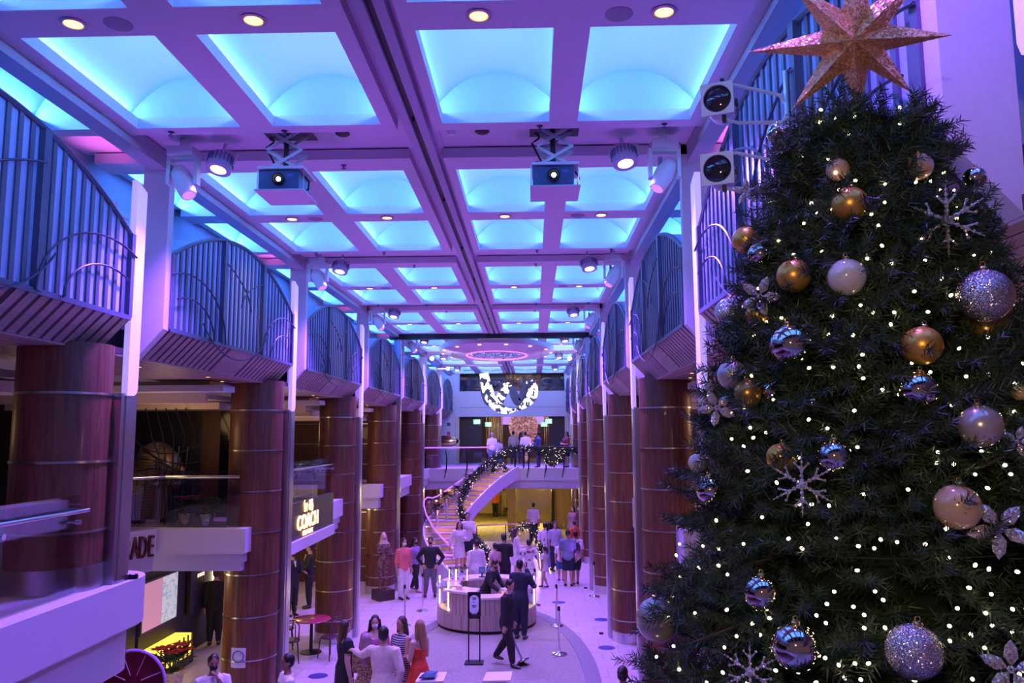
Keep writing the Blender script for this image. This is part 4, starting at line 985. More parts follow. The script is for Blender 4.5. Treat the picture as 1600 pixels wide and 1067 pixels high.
for loc, e, c in SHOPS:
    lamp('shop_and_fill_lamp', 'POINT', loc, c, e, shadow_soft_size=0.25)

# ================================================================== KIOSK
oak_m = wood('pale_oak', (0.40, 0.30, 0.26), (0.52, 0.41, 0.35), 12, 0.45, 'Z', 0.0)
top_m = M('counter_top', (0.80, 0.76, 0.74), 0.3, var=0.03)
case_glow = M('case_tube', (1, 0.9, 0.7), 0.4, em=(1.0, 0.78, 0.40), es=5.0)
case_in = M('case_inside', (0.85, 0.62, 0.36), 0.5)
KC = (-1.26, 21.1); KR = 1.30; KH = 1.02
ks = thing('information_counter', 'round oak panelled information counter with lit glass showcases on the oval carpet', 'counter', (*KC, 0.015))
def arcp(r, a0, a1, n): return [(KC[0]+r*cos(a0+(a1-a0)*i/n), KC[1]+r*sin(a0+(a1-a0)*i/n)) for i in range(n+1)]
def wedge(r0, r1, a0, a1, z0, z1, n=6):
    o = arcp(r1, a0, a1, n); i = arcp(r0, a0, a1, n)[::-1]
    return MB().prism([(x, y, z0) for x, y in o+i], (0, 0, z1-z0))
D = radians
# lower drum in planks, all round
pm = None
for i in range(28):
    a = 2*pi*i/28
    wedge(KR-0.06, KR, a+0.004, a+2*pi/28-0.004, 0.09, 0.46, 2).build('plank', oak_m, ks, smooth=False)
wedge(KR-0.14, KR-0.05, 0, 2*pi-0.001, 0.016, 0.09, 40).build('kick_plate', blackm_m, ks, smooth=False)
# wooden fronts up to the top: near left and near centre, back left
for a0, a1, nn in ((D(228), D(262), 7), (D(262), D(296), 7), (D(100), D(150), 9), (D(60), D(98), 7)):
    for i in range(nn):
        b0 = a0+(a1-a0)*i/nn; b1 = a0+(a1-a0)*(i+1)/nn
        wedge(KR-0.05, KR, b0+0.004, b1-0.004, 0.46, KH-0.05 if a0 != D(262) else KH-0.17, 2).build('plank', oak_m, ks, smooth=False)
for a0, a1, r0, z in ((D(222), D(260), 0.72, KH), (D(98), D(205), 0.72, KH), (D(262), D(296), 0.85, KH-0.12), (D(-62), D(96), 0.80, KH)):
    wedge(r0, KR+0.03, a0, a1, z-0.05, z, 14).build('counter_top', top_m, ks, smooth=False)
wedge(0.72, 0.76, D(98), D(205), 0.02, KH-0.05, 14).build('inner_panel', oak_m, ks, smooth=False)
wedge(0.80, 0.84, D(-60), D(96), 0.02, KH-0.05, 14).build('inner_panel', oak_m, ks, smooth=False)
# two lit showcases
for a0, a1 in ((D(176), D(224)), (D(-62), D(-2))):
    wedge(0.86, KR-0.03, a0, a1, 0.46, 0.49, 10).build('case_floor', case_in, ks, smooth=False)
    wedge(0.86, 0.90, a0, a1, 0.49, KH-0.05, 10).build('case_back', case_in, ks, smooth=False)
    wedge(KR-0.02, KR-0.008, a0, a1, 0.46, KH+0.20, 10).build('case_glass', glass_m, ks, smooth=False)
    for a in (a0+0.03, a1-0.03):
        x, y = KC[0]+(KR-0.05)*cos(a), KC[1]+(KR-0.05)*sin(a)
        MB().bbox(x-0.015, x+0.015, y-0.015, y+0.015, 0.49, KH+0.18).build('case_tube', case_glow, ks, smooth=False)
    for i in range(6):
        a = a0+(a1-a0)*(i+0.8)/7.2; x, y = KC[0]+1.05*cos(a), KC[1]+1.05*sin(a)
        o = MB().lathe([(0.0, 0), (0.05, 0), (0.055, 0.01), (0.03, 0.03), (0.035, 0.09), (0.02, 0.12), (0.03, 0.15), (0.0, 0.17)], 10, (x, y, 0.49)).build('display_bust', [M('bust_red', (0.25, 0.05, 0.05), 0.4), M('bust_ivory', (0.8, 0.72, 0.6), 0.4)][i % 2])
        sdn = 'left' if a0 > 2 else 'right'
        tag(o, f'small {["dark red", "ivory"][i % 2]} jewellery stand, {ORD[i]} in the {sdn} lit showcase of the counter', 'jewellery stand', f'jewellery stands in the {sdn} showcase')
lamp('case_lamp', 'POINT', (KC[0]-1.05, KC[1]-0.3, 0.92), (1, 0.72, 0.36), 22, shadow_soft_size=0.05)
lamp('case_lamp', 'POINT', (KC[0]+0.92, KC[1]-0.55, 0.92), (1, 0.72, 0.36), 24, shadow_soft_size=0.05)
# glass case on the top, left, with red trinkets
tcx, tcy = KC[0]-0.78, KC[1]+0.45
gc = thing('counter_showcase', 'small glass top showcase with warm light tubes on the counter, left side', 'showcase', (tcx, tcy, KH))
MB().bbox(tcx-0.26, tcx+0.26, tcy-0.2, tcy+0.2, KH+0.001, KH+0.02).build('base', case_in, gc, smooth=False)
MB().bbox(tcx-0.26, tcx+0.26, tcy-0.2, tcy-0.194, KH+0.02, KH+0.30).bbox(tcx-0.26, tcx+0.26, tcy+0.194, tcy+0.2, KH+0.02, KH+0.30).build('pane', glass_m, gc, smooth=False)
MB().bbox(tcx-0.26, tcx+0.26, tcy-0.2, tcy+0.2, KH+0.30, KH+0.312).build('lid', glass_m, gc, smooth=False)
for x in (tcx-0.24, tcx-0.06, tcx+0.24):
    MB().bbox(x-0.01, x+0.01, tcy-0.18, tcy-0.16, KH+0.02, KH+0.30).build('tube', case_glow, gc, smooth=False)
for i in (0, 3, 6):
    o = MB().lathe([(0.0, 0), (0.024, 0), (0.03, 0.02), (0.016, 0.04), (0.0, 0.05)], 10, (tcx-0.16+0.05*i, tcy-0.08+0.03*(i % 2), KH+0.021)).build('trinket', M('bust_red', (0.25, 0.05, 0.05), 0.4))
    tag(o, f'small dark red trinket in the glass showcase on the counter, {["leftmost", "middle", "rightmost"][i//3]} of three', 'trinket', 'red trinkets in the counter showcase')
# tills and monitors
scr_m = M('monitor_face', (0.03, 0.04, 0.12), 0.15, em=(0.08, 0.10, 0.5), es=0.6)
for i, (u, v, w, h, lb) in enumerate(((753, 916, 0.16, 0.17, 'small black till display on the counter, left of the monitor'), (769, 912, 0.30, 0.19, 'wide black monitor with blue screen on the counter'), (768, 922, 0.20, 0.13, 'black printer box below the wide monitor'))):
    p = py(u, v, 21.9 - 0.25*(i == 2)); t = thing('monitor', lb, 'monitor', (p.x, p.y, KH))
    MB().bbox(p.x-w/2, p.x+w/2, p.y, p.y+0.03, KH+0.10, KH+0.10+h).build('screen', black_m, t, smooth=False)
    MB().bbox(p.x-w/2+0.012, p.x+w/2-0.012, p.y-0.004, p.y, KH+0.112, KH+0.088+h).build('display', scr_m if i < 2 else black_m, t, smooth=False)
    MB().bbox(p.x-0.02, p.x+0.02, p.y+0.03, p.y+0.06, KH+0.02, KH+0.14).bbox(p.x-0.08, p.x+0.08, p.y-0.02, p.y+0.10, KH, KH+0.02).build('stand', black_m, t, smooth=False)
o = MB().prism([(KC[0]-0.72, KC[1]-0.95, KH+0.001), (KC[0]-0.55, KC[1]-1.0, KH+0.001), (KC[0]-0.62, KC[1]-0.80, KH+0.001)], (0, 0, 0.10)).build('price_card', M('card_cream', (0.9, 0.75, 0.5), 0.6), smooth=False)
tag(o, 'small folded cream card standing on the left counter top', 'card')

# ---------------------------------------------------------------- hand sanitiser stand
p = pz(741, 1036, 0.015); sx, sy = p.x, p.y
ss = thing('sanitizer_stand', 'black two legged hand sanitiser stand with white poster in front of the counter', 'stand', (sx, sy, 0.015))
MB().bbox(sx-0.20, sx+0.20, sy-0.16, sy+0.16, 0.017, 0.04).build('base', blackm_m, ss, smooth=False)
for d in (-0.12, 0.12): MB().bbox(sx+d-0.014, sx+d+0.014, sy-0.012, sy+0.012, 0.04, 1.46).build('post', blackm_m, ss, smooth=False)
MB().bbox(sx-0.14, sx+0.14, sy-0.02, sy+0.02, 1.30, 1.50).bbox(sx-0.14, sx+0.14, sy-0.02, sy+0.015, 0.98, 1.30).build('back_plate', blackm_m, ss, smooth=False)
MB().prism([(sx+0.10*cos(a) if abs(sin(a)) < 0.99 else sx, sy-0.024, (1.34 if a <= pi else 1.14)+0.10*sin(a)) for a in np.linspace(0, 2*pi, 28, endpoint=False)], (0, 0.004, 0)).build('poster', M('poster_white', (0.75, 0.85, 0.95), 0.4), ss, smooth=False)
pl_ = MB()
for i, (z, w) in enumerate(((1.38, 0.09), (1.35, 0.07), (1.29, 0.03), (1.22, 0.10), (1.19, 0.08))): pl_.bbox(sx-w/2, sx+w/2, sy-0.027, sy-0.0245, z-0.008, z+0.008)
stuff(pl_.build('poster_lines', black_m, ss, smooth=False))
MB().bbox(sx-0.12, sx+0.12, sy-0.10, sy-0.02, 0.96, 1.05).build('dispenser', M('dispenser_black', (0.02, 0.02, 0.03), 0.15), ss)

# ---------------------------------------------------------------- chrome posts
base_p = [(0.0, 0.0), (0.165, 0.0), (0.17, 0.015), (0.15, 0.035), (0.05, 0.05), (0.03, 0.07)]
pst_base = MB().lathe(base_p, 26).mesh('base', chrome_m)
pst_post = MB().lathe([(0.026, 0.06), (0.026, 0.96)], 16).mesh('post', chrome_m)
pst_head = MB().lathe([(0.033, 0.94), (0.033, 1.02), (0.026, 1.035), (0.0, 1.037)], 16).mesh('belt_head', black_m)
def stanchion(x, y, z, label):
    t = thing('stanchion', label, 'post', (x, y, z), 0, 'chrome barrier posts')
    put('base', pst_base, t, keep=False); put('post', pst_post, t, keep=False); put('belt_head', pst_head, t, keep=False)
    return t
for (u, v, z, lb) in ((874, 1022, 0.02, 'chrome barrier post nearest the camera at the right rim of the carpet'), (870, 978, 0.02, 'chrome barrier post at the right rim of the carpet, just behind the nearest one'), (836, 946, 0.0, 'chrome barrier post right behind the counter, on the tiles'), (929, 932, 0.0, 'chrome barrier post standing against the right wooden columns'), (660, 955, 0.0, 'chrome barrier post left of the counter, in front of the man in black'), (632, 978, 0.0, 'chrome barrier post behind the dark haired woman in the striped dress')):
    p = pz(u, v, z); stanchion(p.x, p.y, z, lb)

# ---------------------------------------------------------------- pedestals at the lower edge with tablets
for i, (u, v) in enumerate(((672, 1058), (775, 1057))):
    p = pz(u, v, 1.05); t = thing('pedestal', ['white topped pedestal with a dark tablet, in front of the woman in the red dress', 'white topped pedestal at the lower edge in front of the walking man'][i], 'pedestal', (p.x, p.y, 0.015))
    MB().prism([(p.x-0.20, p.y-0.25, 1.03), (p.x+0.24, p.y-0.22, 1.03), (p.x+0.26, p.y+0.15, 1.06), (p.x-0.16, p.y+0.1, 1.06)], (0, 0, 0.03)).build('top', top_m, t, smooth=False)
    MB().bbox(p.x-0.13, p.x+0.16, p.y-0.18, p.y+0.08, 0.02, 1.03).build('body', oak_m, t, smooth=False)
    if i == 0:
        o = MB().prism([(p.x-0.15, p.y-0.22, 1.095), (p.x+0.10, p.y-0.2, 1.095), (p.x+0.12, p.y+0.03, 1.12), (p.x-0.06, p.y+0.05, 1.12)], (0, 0, 0.015)).build('tablet', M('tablet_dark', (0.03, 0.05, 0.12), 0.15), smooth=False)
        tag(o, 'dark blue tablet lying on the white topped pedestal', 'tablet')

# ---------------------------------------------------------------- stairs
riser_m = M('stair_riser', (0.75, 0.45, 0.30), 0.5, em=(1.0, 0.50, 0.22), es=0.22)
tread_m = M('stair_tread', (0.62, 0.45, 0.46), 0.4)
stair_lamp_m = M('step_light', (1, 0.7, 0.4), 0.4, em=(1.0, 0.55, 0.2), es=4.0)
PATH = [(-1.75, 26.1, 0.0), (-2.55, 27.3, 0.45), (-3.25, 28.7, 0.95), (-3.50, 30.2, 1.45), (-3.30, 31.6, 1.72), (-2.75, 33.0, 2.30), (-2.0, 34.5, 2.92), (-1.25, 36.1, 3.36)]
def spl(f, P=PATH):
    k = len(P)-1; f = max(0, min(1, f))*k; j = min(int(f), k-1); f -= j
    p0, p1, p2, p3_q = [np.array(P[max(0, min(k, q))], float) for q in (j-1, j, j+1, j+2)]
    return Vector(0.5*((2*p1)+(-p0+p2)*f+(2*p0-5*p1+4*p2-p3_q)*f*f+(-p0+3*p1-3*p2+p3_q)*f**3))
st = thing('staircase', 'curved staircase with warm lit steps rising from the hall to the landing', 'staircase', (-2.5, 30, 0))
zs = np.array([spl(i/400).z for i in range(401)]); NST = 21
SW = 0.62
def station(f):
    p = spl(f); q = spl(min(1, f+0.01))-spl(max(0, f-0.01)); q.z = 0; q.normalize(); return p, q, Vector((q.y, -q.x, 0))
stz = []
for i in range(NST):
    z = 3.36*(i+0.5)/NST; f = float(np.argmin(abs(zs-z)))/400
    z2 = 3.36*(i+1)/NST
    f2 = float(np.argmin(abs(zs-z2)))/400
    p, q, r = station(f); p2_, q2, r2 = station(min(1, f2+0.012))
    zt = 3.36*(i+1)/NST
    if zt > 3.33: zt = 3.33
    a, b, c, d = p-r*SW, p+r*SW, p2_+r2*SW, p2_-r2*SW
    MB().prism([(v.x, v.y, zt-0.05) for v in (a-q*0.03, b-q*0.03, c, d)], (0, 0, 0.05)).build('tread', tread_m, st, smooth=False)
    MB().prism([(v.x, v.y, zt-0.16) for v in (a, b, b+q*0.03, a+q*0.03)], (0, 0, 0.11)).build('riser', riser_m, st, smooth=False)
    a_, b_ = a.copy(), b.copy()
    if i % 2 == 0: stz.append((p, zt))
def side(s0, off, thick, zlo, zhi, f0, f1, name, mat, n=26):
    vs = []; fs = []
    for i in range(n+1):
        f = f0+(f1-f0)*i/n; p, q, r = station(f); a = p+r*(s0*off); b = p+r*(s0*(off+thick))
        for v in (a, b):
            vs += [(v.x, v.y, max(0.0, p.z+zlo)), (v.x, v.y, max(0.02, p.z+zhi))]
    for i in range(n):
        o = 4*i; e = o+4
        fs += [(o, e, e+1, o+1), (o+2, o+3, e+3, e+2), (o+1, e+1, e+3, o+3), (o, o+2, e+2, e)]
    fs += [(0, 1, 3, 2), (4*n, 4*n+2, 4*n+3, 4*n+1)]
    MB().add(vs, fs).build(name, mat, st)
side(1, SW, 0.07, -0.42, 0.14, 0.0, 0.99, 'stringer', lav_m)
side(-1, SW, 0.07, -0.42, 0.14, 0.0, 0.99, 'stringer', lav_m)
under = M('stair_underside', (0.6, 0.5, 0.5), 0.5)
vs = []; fs = []
for i in range(27):
    p, q, r = station(i/26*0.99); a = p-r*SW; b = p+r*SW; vs += [(a.x, a.y, max(0.0, p.z-0.42)), (b.x, b.y, max(0.0, p.z-0.42)), (a.x, a.y, max(0.01, p.z-0.36)), (b.x, b.y, max(0.01, p.z-0.36))]
for i in range(26):
    o = 4*i; fs += [(o, o+1, o+5, o+4), (o+2, o+6, o+7, o+3)]
MB().add(vs, fs).build('underside', under, st)
for i, (p, zt) in enumerate(stz):
    q = station(float(np.argmin(abs(zs-p.z)))/400); r = q[2]
    for s in (-1, 1):
        v = p+r*(s*(SW-0.05)); MB().ball((v.x, v.y-0.02, zt+0.03), 0.022, 8, 6).build('step_light', stair_lamp_m, st)
    if i % 2 == 0: lamp('step_lamp', 'POINT', (p.x, p.y-0.25, zt+0.12), (1.0, 0.5, 0.2), 2.2, shadow_soft_size=0.03)
# violet lit handrail and its glass
violet_rail = M('violet_handrail', (0.6, 0.3, 0.8), 0.2, 0.3, em=(0.50, 0.14, 0.95), es=0.9)
hr = [py(u, v, y) for u, v, y in ((792, 702, 36.4), (765, 719, 35.4), (735, 740, 34.2), (708, 759, 32.9), (684, 775, 31.6), (676, 778, 31.2), (668, 777, 30.9), (663, 781, 30.6), (662, 789, 30.3), (666, 804, 29.8), (676, 823, 29.1), (693, 843, 28.2), (707, 855, 27.5), (717, 863, 27.0), (715, 867, 26.8), (703, 868, 26.7), (688, 866, 26.8))]
hd = st
MB().tube(hr, 0.028, 8).build('violet_handrail', violet_rail, hd)
for i in (1, 3, 5, 8, 10, 12):
    p = hr[i]; MB().tube([p, Vector((p.x, p.y, max(0.02, p.z-0.95)))], 0.014, 6).build('post', steel_m, hd)
for a, b in zip(hr[:-4:2], hr[2:-3:2]):
    MB().prism([a-Vector((0, 0, 0.12)), b-Vector((0, 0, 0.12)), b-Vector((0, 0, 0.9)), a-Vector((0, 0, 0.9))], (0.012, 0, 0)).build('pane', glass_m, hd, smooth=False)

# ---------------------------------------------------------------- landing railing
lr = thing('landing_railing', 'violet handrail with glass and curved dark posts on the landing left of the stairs', 'railing', (-4.5, 35.4, ZM))
ra = [(x, yedge(x)+0.08, ZM+0.95) for x in np.linspace(-6.2, -1.75, 10)]
MB().tube(ra, 0.03, 8).build('handrail', violet_rail, lr)
for x in np.linspace(-5.9, -2.2, 5):
    y = yedge(x); MB().tube([(x, y+0.08, ZM+0.92), (x+0.09, y+0.02, ZM+0.5), (x+0.08, y-0.05, ZM), (x-0.02, y-0.04, ZM-0.45)], [0.014, 0.03, 0.03, 0.012], 8).build('post', blackm_m, lr)
for x0, x1 in zip(ra[:-1], ra[1:]): MB().prism([(x0[0], x0[1]+0.03, ZM+0.05), (x1[0], x1[1]+0.03, ZM+0.05), (x1[0], x1[1]+0.03, ZM+0.85), (x0[0], x0[1]+0.03, ZM+0.85)], (0, 0.012, 0)).build('pane', glass_m, lr, smooth=False)
lr2 = thing('landing_railing', 'dark railing wrapped in lit garland along the landing, right of the stairs', 'railing', (0.5, 36.0, ZM))
rb_ = [(x, yedge(x)+0.08, ZM+0.95) for x in np.linspace(-0.9, 2.2, 8)]
MB().tube(rb_, 0.03, 8).build('handrail', blackm_m, lr2)
for x in (-0.85, -0.45):
    y = yedge(x); MB().tube([(x, y+0.08, ZM+0.92), (x, y+0.08, ZM)], 0.035, 8).build('post', blackm_m, lr2)
for x in np.linspace(-0.3, 2.1, 4):
    y = yedge(x); MB().tube([(x, y+0.08, ZM+0.92), (x+0.09, y+0.02, ZM+0.5), (x+0.08, y-0.05, ZM), (x-0.02, y-0.04, ZM-0.45)], [0.014, 0.03, 0.03, 0.012], 8).build('post', blackm_m, lr2)
for x0, x1 in zip(rb_[:-1], rb_[1:]): MB().prism([(x0[0], x0[1]+0.03, ZM+0.05), (x1[0], x1[1]+0.03, ZM+0.05), (x1[0], x1[1]+0.03, ZM+0.85), (x0[0], x0[1]+0.03, ZM+0.85)], (0, 0.012, 0)).build('pane', glass_m, lr2, smooth=False)
# low lobby rail
lo = thing('lobby_rail', 'low copper coloured rail with glass across the lobby behind the stairs', 'railing', (-1.2, 33, 0))
lp = [py(u, v, 33.0) for u, v in ((745, 821), (790, 819), (828, 818))]
MB().tube(lp, 0.03, 8).build('handrail', M('copper_rail', (0.8, 0.42, 0.25), 0.25, 0.8), lo)
for p in lp: MB().tube([p, Vector((p.x, p.y, 0.0))], 0.02, 6).build('post', blackm_m, lo)
MB().prism([lp[0]-Vector((0, -0.03, 0.1)), lp[-1]-Vector((0, -0.03, 0.1)), Vector((lp[-1].x, lp[-1].y+0.03, 0.06)), Vector((lp[0].x, lp[0].y+0.03, 0.06))], (0, 0.01, 0)).build('pane', glass_m, lo, smooth=False)

# ---------------------------------------------------------------- needles: garlands and wreaths
needle_m = pattern('fir_needles', [(0.006, 0.016, 0.010), (0.014, 0.034, 0.018), (0.03, 0.055, 0.026)], 'noise', 5, (0.45, 0.62), 0.6, const=False)
tip_m = M('garland_bulb', (1, 0.9, 0.7), 0.4, em=(1.0, 0.74, 0.42), es=2.2)
def needle_mesh(P, Dv, L, W, name, mat):
    """P base points (n,3), Dv unit directions, L lengths, W widths -> one flat blade pair per needle"""
    n = len(P); ref = RNG.normal(size=(n, 3)); s = np.cross(Dv, ref); s /= np.linalg.norm(s, axis=1, keepdims=True)+1e-9
    a = P+s*W[:, None]/2; b = P-s*W[:, None]/2; tip = P+Dv*L[:, None]; m1 = P+Dv*(L*0.6)[:, None]
    V = np.stack([a, b, m1-s*W[:, None]*0.42, tip, m1+s*W[:, None]*0.42], axis=1).reshape(-1, 3)
    me = bpy.data.meshes.new(name); me.vertices.add(len(V)); me.vertices.foreach_set('co', V.ravel())
    idx = (np.arange(n)*5)[:, None]+np.arange(5)[None, :]
    me.loops.add(n*5); me.loops.foreach_set('vertex_index', idx.ravel().astype(np.int32))
    me.polygons.add(n); me.polygons.foreach_set('loop_start', (np.arange(n)*5).astype(np.int32)); me.polygons.foreach_set('loop_total', np.full(n, 5, np.int32))
    me.materials.append(mat); me.update(calc_edges=True); me.validate(); return me
def along(pts, step):
    P = [np.array(p, float) for p in pts]; out = []
    for a, b in zip(P[:-1], P[1:]):
        L = np.linalg.norm(b-a); k = max(1, int(L/step))
        for i in range(k): out.append((a+(b-a)*i/k, (b-a)/L))
    return out
def garland(label, pts, r, nb, name='garland', cat='garland'):
    t = thing(name, label, cat, tuple(pts[0])); S = along(pts, 0.02); n = len(S)*9
    k = RNG.integers(0, len(S), n); P = np.array([S[i][0] for i in k])+RNG.normal(size=(n, 3))*r*0.28
    Dv = RNG.normal(size=(n, 3)); Dv /= np.linalg.norm(Dv, axis=1, keepdims=True)
    stuff(put('needles', needle_mesh(P, Dv, RNG.uniform(0.5, 1.0, n)*r, np.full(n, 0.022), 'needles', needle_m), t))
    MB().tube([tuple(p) for p in pts], 0.02, 6).build('stem', M('garland_wire', (0.02, 0.03, 0.02), 0.7), t)
    b = MB()
    for i in range(nb):
        q = S[RNG.integers(0, len(S))][0]; d = RNG.normal(size=3); d /= np.linalg.norm(d); d[1] = -abs(d[1]); b.ball(q+d*r*0.85, 0.015, 6, 4)
    stuff(b.build('bulbs', tip_m, t)); return t
G = lambda L: [py(u, v, y) for u, v, y in L]
garland('thick lit fir garland running down the rail of the upper flight of stairs', G([(790, 704, 36.2), (775, 714, 35.6), (758, 727, 34.8), (745, 739, 34.0), (735, 751, 33.3), (727, 764, 32.5), (722, 778, 31.8)]), 0.24, 60)
garland('lit fir garland on the stair newel, below the upper flight', G([(720, 776, 31.2), (719, 790, 31.0), (721, 803, 30.6), (728, 818, 29.8), (736, 833, 29.2), (746, 846, 28.6), (757, 858, 28.0), (764, 872, 27.4), (768, 886, 26.9)]), 0.20, 60)
garland('lit fir garland draped along the landing railing, right of the stairs', G([(790, 702, 36.3), (810, 699, 36.2), (835, 700, 36.2), (860, 703, 36.1), (885, 703, 36.0), (908, 703, 35.8)]), 0.20, 34)
garland('arched lit fir garland on the low rail behind the crowd', G([(800, 836, 30.0), (808, 827, 30.3), (820, 822, 30.4), (832, 824, 30.2), (840, 834, 29.8), (845, 848, 29.2), (846, 862, 28.7)]), 0.22, 60)
garland('lit fir garland by the foot of the stairs among the crowd', G([(764, 864, 27.4), (772, 874, 27.0), (778, 886, 26.6), (770, 897, 26.4)]), 0.18, 30)
def wreath(label, u, v, y, R_):
    p = py(u, v, y); garland(label, [p+Vector((R_*cos(a), 0, R_*sin(a))) for a in np.linspace(0, 2*pi, 21)], 0.16, 26, 'wreath', 'wreath')
wreath('round lit fir wreath hanging on the top of the stair rail', 780, 735, 35.5, 0.28)
wreath('round lit fir wreath hanging on the landing railing before the man in the blue suit', 863, 716, 35.85, 0.28)

# ---------------------------------------------------------------- potted plants
red_leaf = pattern('poinsettia_red', [(0.30, 0.02, 0.03), (0.45, 0.03, 0.05)], 'noise', 10, (0.5,), 0.5)
green_leaf = pattern('plant_green', [(0.03, 0.09, 0.03), (0.06, 0.15, 0.05)], 'noise', 10, (0.5,), 0.5)
white_leaf = M('plant_pale', (0.6, 0.55, 0.6), 0.5)
foil_m = pattern('pot_foil', [(0.55, 0.45, 0.25), (0.8, 0.7, 0.45)], 'voronoi', 12, (0.4,), 0.2, 0.9)
silver_m = pattern('pot_silver', [(0.5, 0.5, 0.6), (0.8, 0.8, 0.9)], 'voronoi', 12, (0.4,), 0.15, 0.95)
def leaf(mb, base, d, L, w):
    d = d.normalized(); s = d.cross(Vector((0, 0, 1))); s = s.normalized() if s.length > 1e-3 else Vector((1, 0, 0)); nn = s.cross(d)
    p = [base, base+d*L*0.35+s*w/2+nn*0.01, base+d*L*0.75+s*w*0.35+nn*0.0, base+d*L-nn*0.02, base+d*L*0.75-s*w*0.35, base+d*L*0.35-s*w/2+nn*0.01, base+d*L*0.5-nn*0.012]
    mb.add(p, [(0, 1, 6), (1, 2, 6), (2, 3, 6), (3, 4, 6), (4, 5, 6), (5, 0, 6)])
def plant(label, loc, h, top, pot=foil_m, name='poinsettia', n=34):
    x, y, z = loc; t = thing(name, label, 'plant', loc)
    MB().lathe([(0.0, 0.0), (h*0.16, 0.0), (h*0.22, h*0.30), (h*0.24, h*0.34), (h*0.20, h*0.30), (0.0, h*0.28)], 14, loc).build('pot', pot, t)
    g = MB(); r = MB(); c = Vector((x, y, z+h*0.45))
    for i in range(n):
        a = random.random()*2*pi; e = random.uniform(-0.3, 0.9); d = Vector((cos(a)*cos(e), sin(a)*cos(e), sin(e)))
        leaf(g, c+d*h*0.14, d, h*random.uniform(0.28, 0.42), h*0.17)
    for k in range(5):
        a = 2*pi*k/5; q = c+Vector((cos(a)*h*0.22, sin(a)*h*0.22, h*0.26+0.04*h*(k % 2)))
        for i in range(8):
            b = 2*pi*i/8+random.random()*0.4; leaf(r, q, Vector((cos(b), sin(b), 0.25)), h*0.22, h*0.11)
    for k in range(5): g.tube([(x, y, z+h*0.28), (x+0.14*h*cos(k*1.3), y+0.14*h*sin(k*1.3), z+h*0.6)], h*0.012, 5)
    stuff(g.build('leaves', green_leaf, t, smooth=False)); stuff(r.build('bracts', top, t, smooth=False)); return t
for i, (u, v, y, tp, lb) in enumerate(((732, 757, 33.0, red_leaf, 'red poinsettia beside the garland, highest on the stairs'), (713, 774, 31.8, white_leaf, 'pale poinsettia beside the stairs, below the red one'), (698, 786, 31.0, red_leaf, 'dark red poinsettia on the stair side above the landing'), (683, 804, 30.2, red_leaf, 'red poinsettia in foil on the stair landing, near the violet handrail'))):
    p = py(u, v, y); t = plant(lb, (p.x, p.y, p.z), 0.55, tp)
    MB().tube([(p.x, p.y, p.z), (p.x, p.y, max(0.0, 0.0))], 0.05, 8).build('stand', lav_m, t)
p = pz(793, 808, 0); plant('dark red poinsettia on the lobby floor, behind the stairs', (p.x, p.y, 0.012), 0.7, red_leaf)
p = pz(717, 896, 0); plant('pale leafy plant at the foot of the stairs behind the man in black shirt', (p.x-0.1, p.y-0.3, 0.0), 0.6, white_leaf)
p = pz(748, 892, 0); plant('small pale plant in silver foil by the woman on the lower steps', (p.x, p.y-1.2, 0.0), 0.42, white_leaf, silver_m)
plant('dark poinsettia in gold foil on the white stepped fascia before the sculpture', (-5.95, 13.45, ZM+0.03), 0.62, red_leaf, foil_m)
plant('green leafy plant in silver foil pot on the white stepped fascia', (-5.58, 13.4, ZM+0.03), 0.58, green_leaf, silver_m, 'potted_plant')
p = pz(282, 1040, 0.0); plant('red poinsettia in gold foil on the floor below the backlit grille', (-6.6, 14.6, 0.35), 0.95, red_leaf)
MB().bbox(-6.8, -6.4, 14.4, 14.8, 0, 0.35)
o = MB().lathe([(0.0, 0), (0.22, 0), (0.25, 0.35), (0.0, 0.35)], 18, (-6.6, 14.6, 0)).build('planter', M('planter_bronze', (0.25, 0.16, 0.08), 0.4)); tag(o, 'round bronze planter under the red poinsettia by the backlit grille', 'planter')

# ---------------------------------------------------------------- sculpture behind black vines, left bar
stripe_m = pattern('headdress_stripes', [(0.30, 0.20, 0.07), (0.04, 0.05, 0.12), (0.34, 0.24, 0.09)], 'wave', 3.2, (0.45, 0.72), 0.35, 0.6)
skin_gold = M('sculpture_gold', (0.34, 0.21, 0.08), 0.35, 0.7)
sc = thing('head_sculpture', 'large golden head sculpture with striped headdress behind black vines', 'sculpture', (-7.6, 15.9, ZM+0.02))
hx, hy, hz = -6.78, 14.2, ZM+0.03
MB().tube([(hx-0.05, hy, hz), (hx-0.03, hy, hz+0.5), (hx, hy, hz+0.85)], [0.20, 0.17, 0.16], 18).ball((hx+0.1, hy-0.05, hz+0.95), 0.30, 20, 14, (0.95, 0.9, 1.15)).ball((hx+0.26, hy-0.08, hz+0.72), 0.17, 14, 10, (1, 0.9, 0.9)).ball((hx+0.40, hy-0.08, hz+0.88), 0.07, 10, 8, (1.2, 0.8, 1.5)).ball((hx+0.35, hy-0.08, hz+0.70), 0.06, 10, 8, (1.2, 1.2, 0.7)).build('head', skin_gold, sc)
MB().ball((hx-0.10, hy, hz+1.02), 0.40, 22, 14, (0.9, 0.95, 1.0)).tube([(hx-0.18, hy, hz+1.0), (hx-0.32, hy, hz+0.6), (hx-0.40, hy, hz+0.0)], [0.30, 0.36, 0.40], 20).build('headdress', stripe_m, sc)
MB().lathe([(0.46, 0.0), (0.46, 0.06), (0.0, 0.06)], 24, (hx-0.1, hy, hz-0.005)).build('plinth', black_m, sc)
vn = thing('iron_vines', 'tall black iron vines and bars surrounding the golden head sculpture', 'vines', (-7.6, 13.8, ZM+0.02))
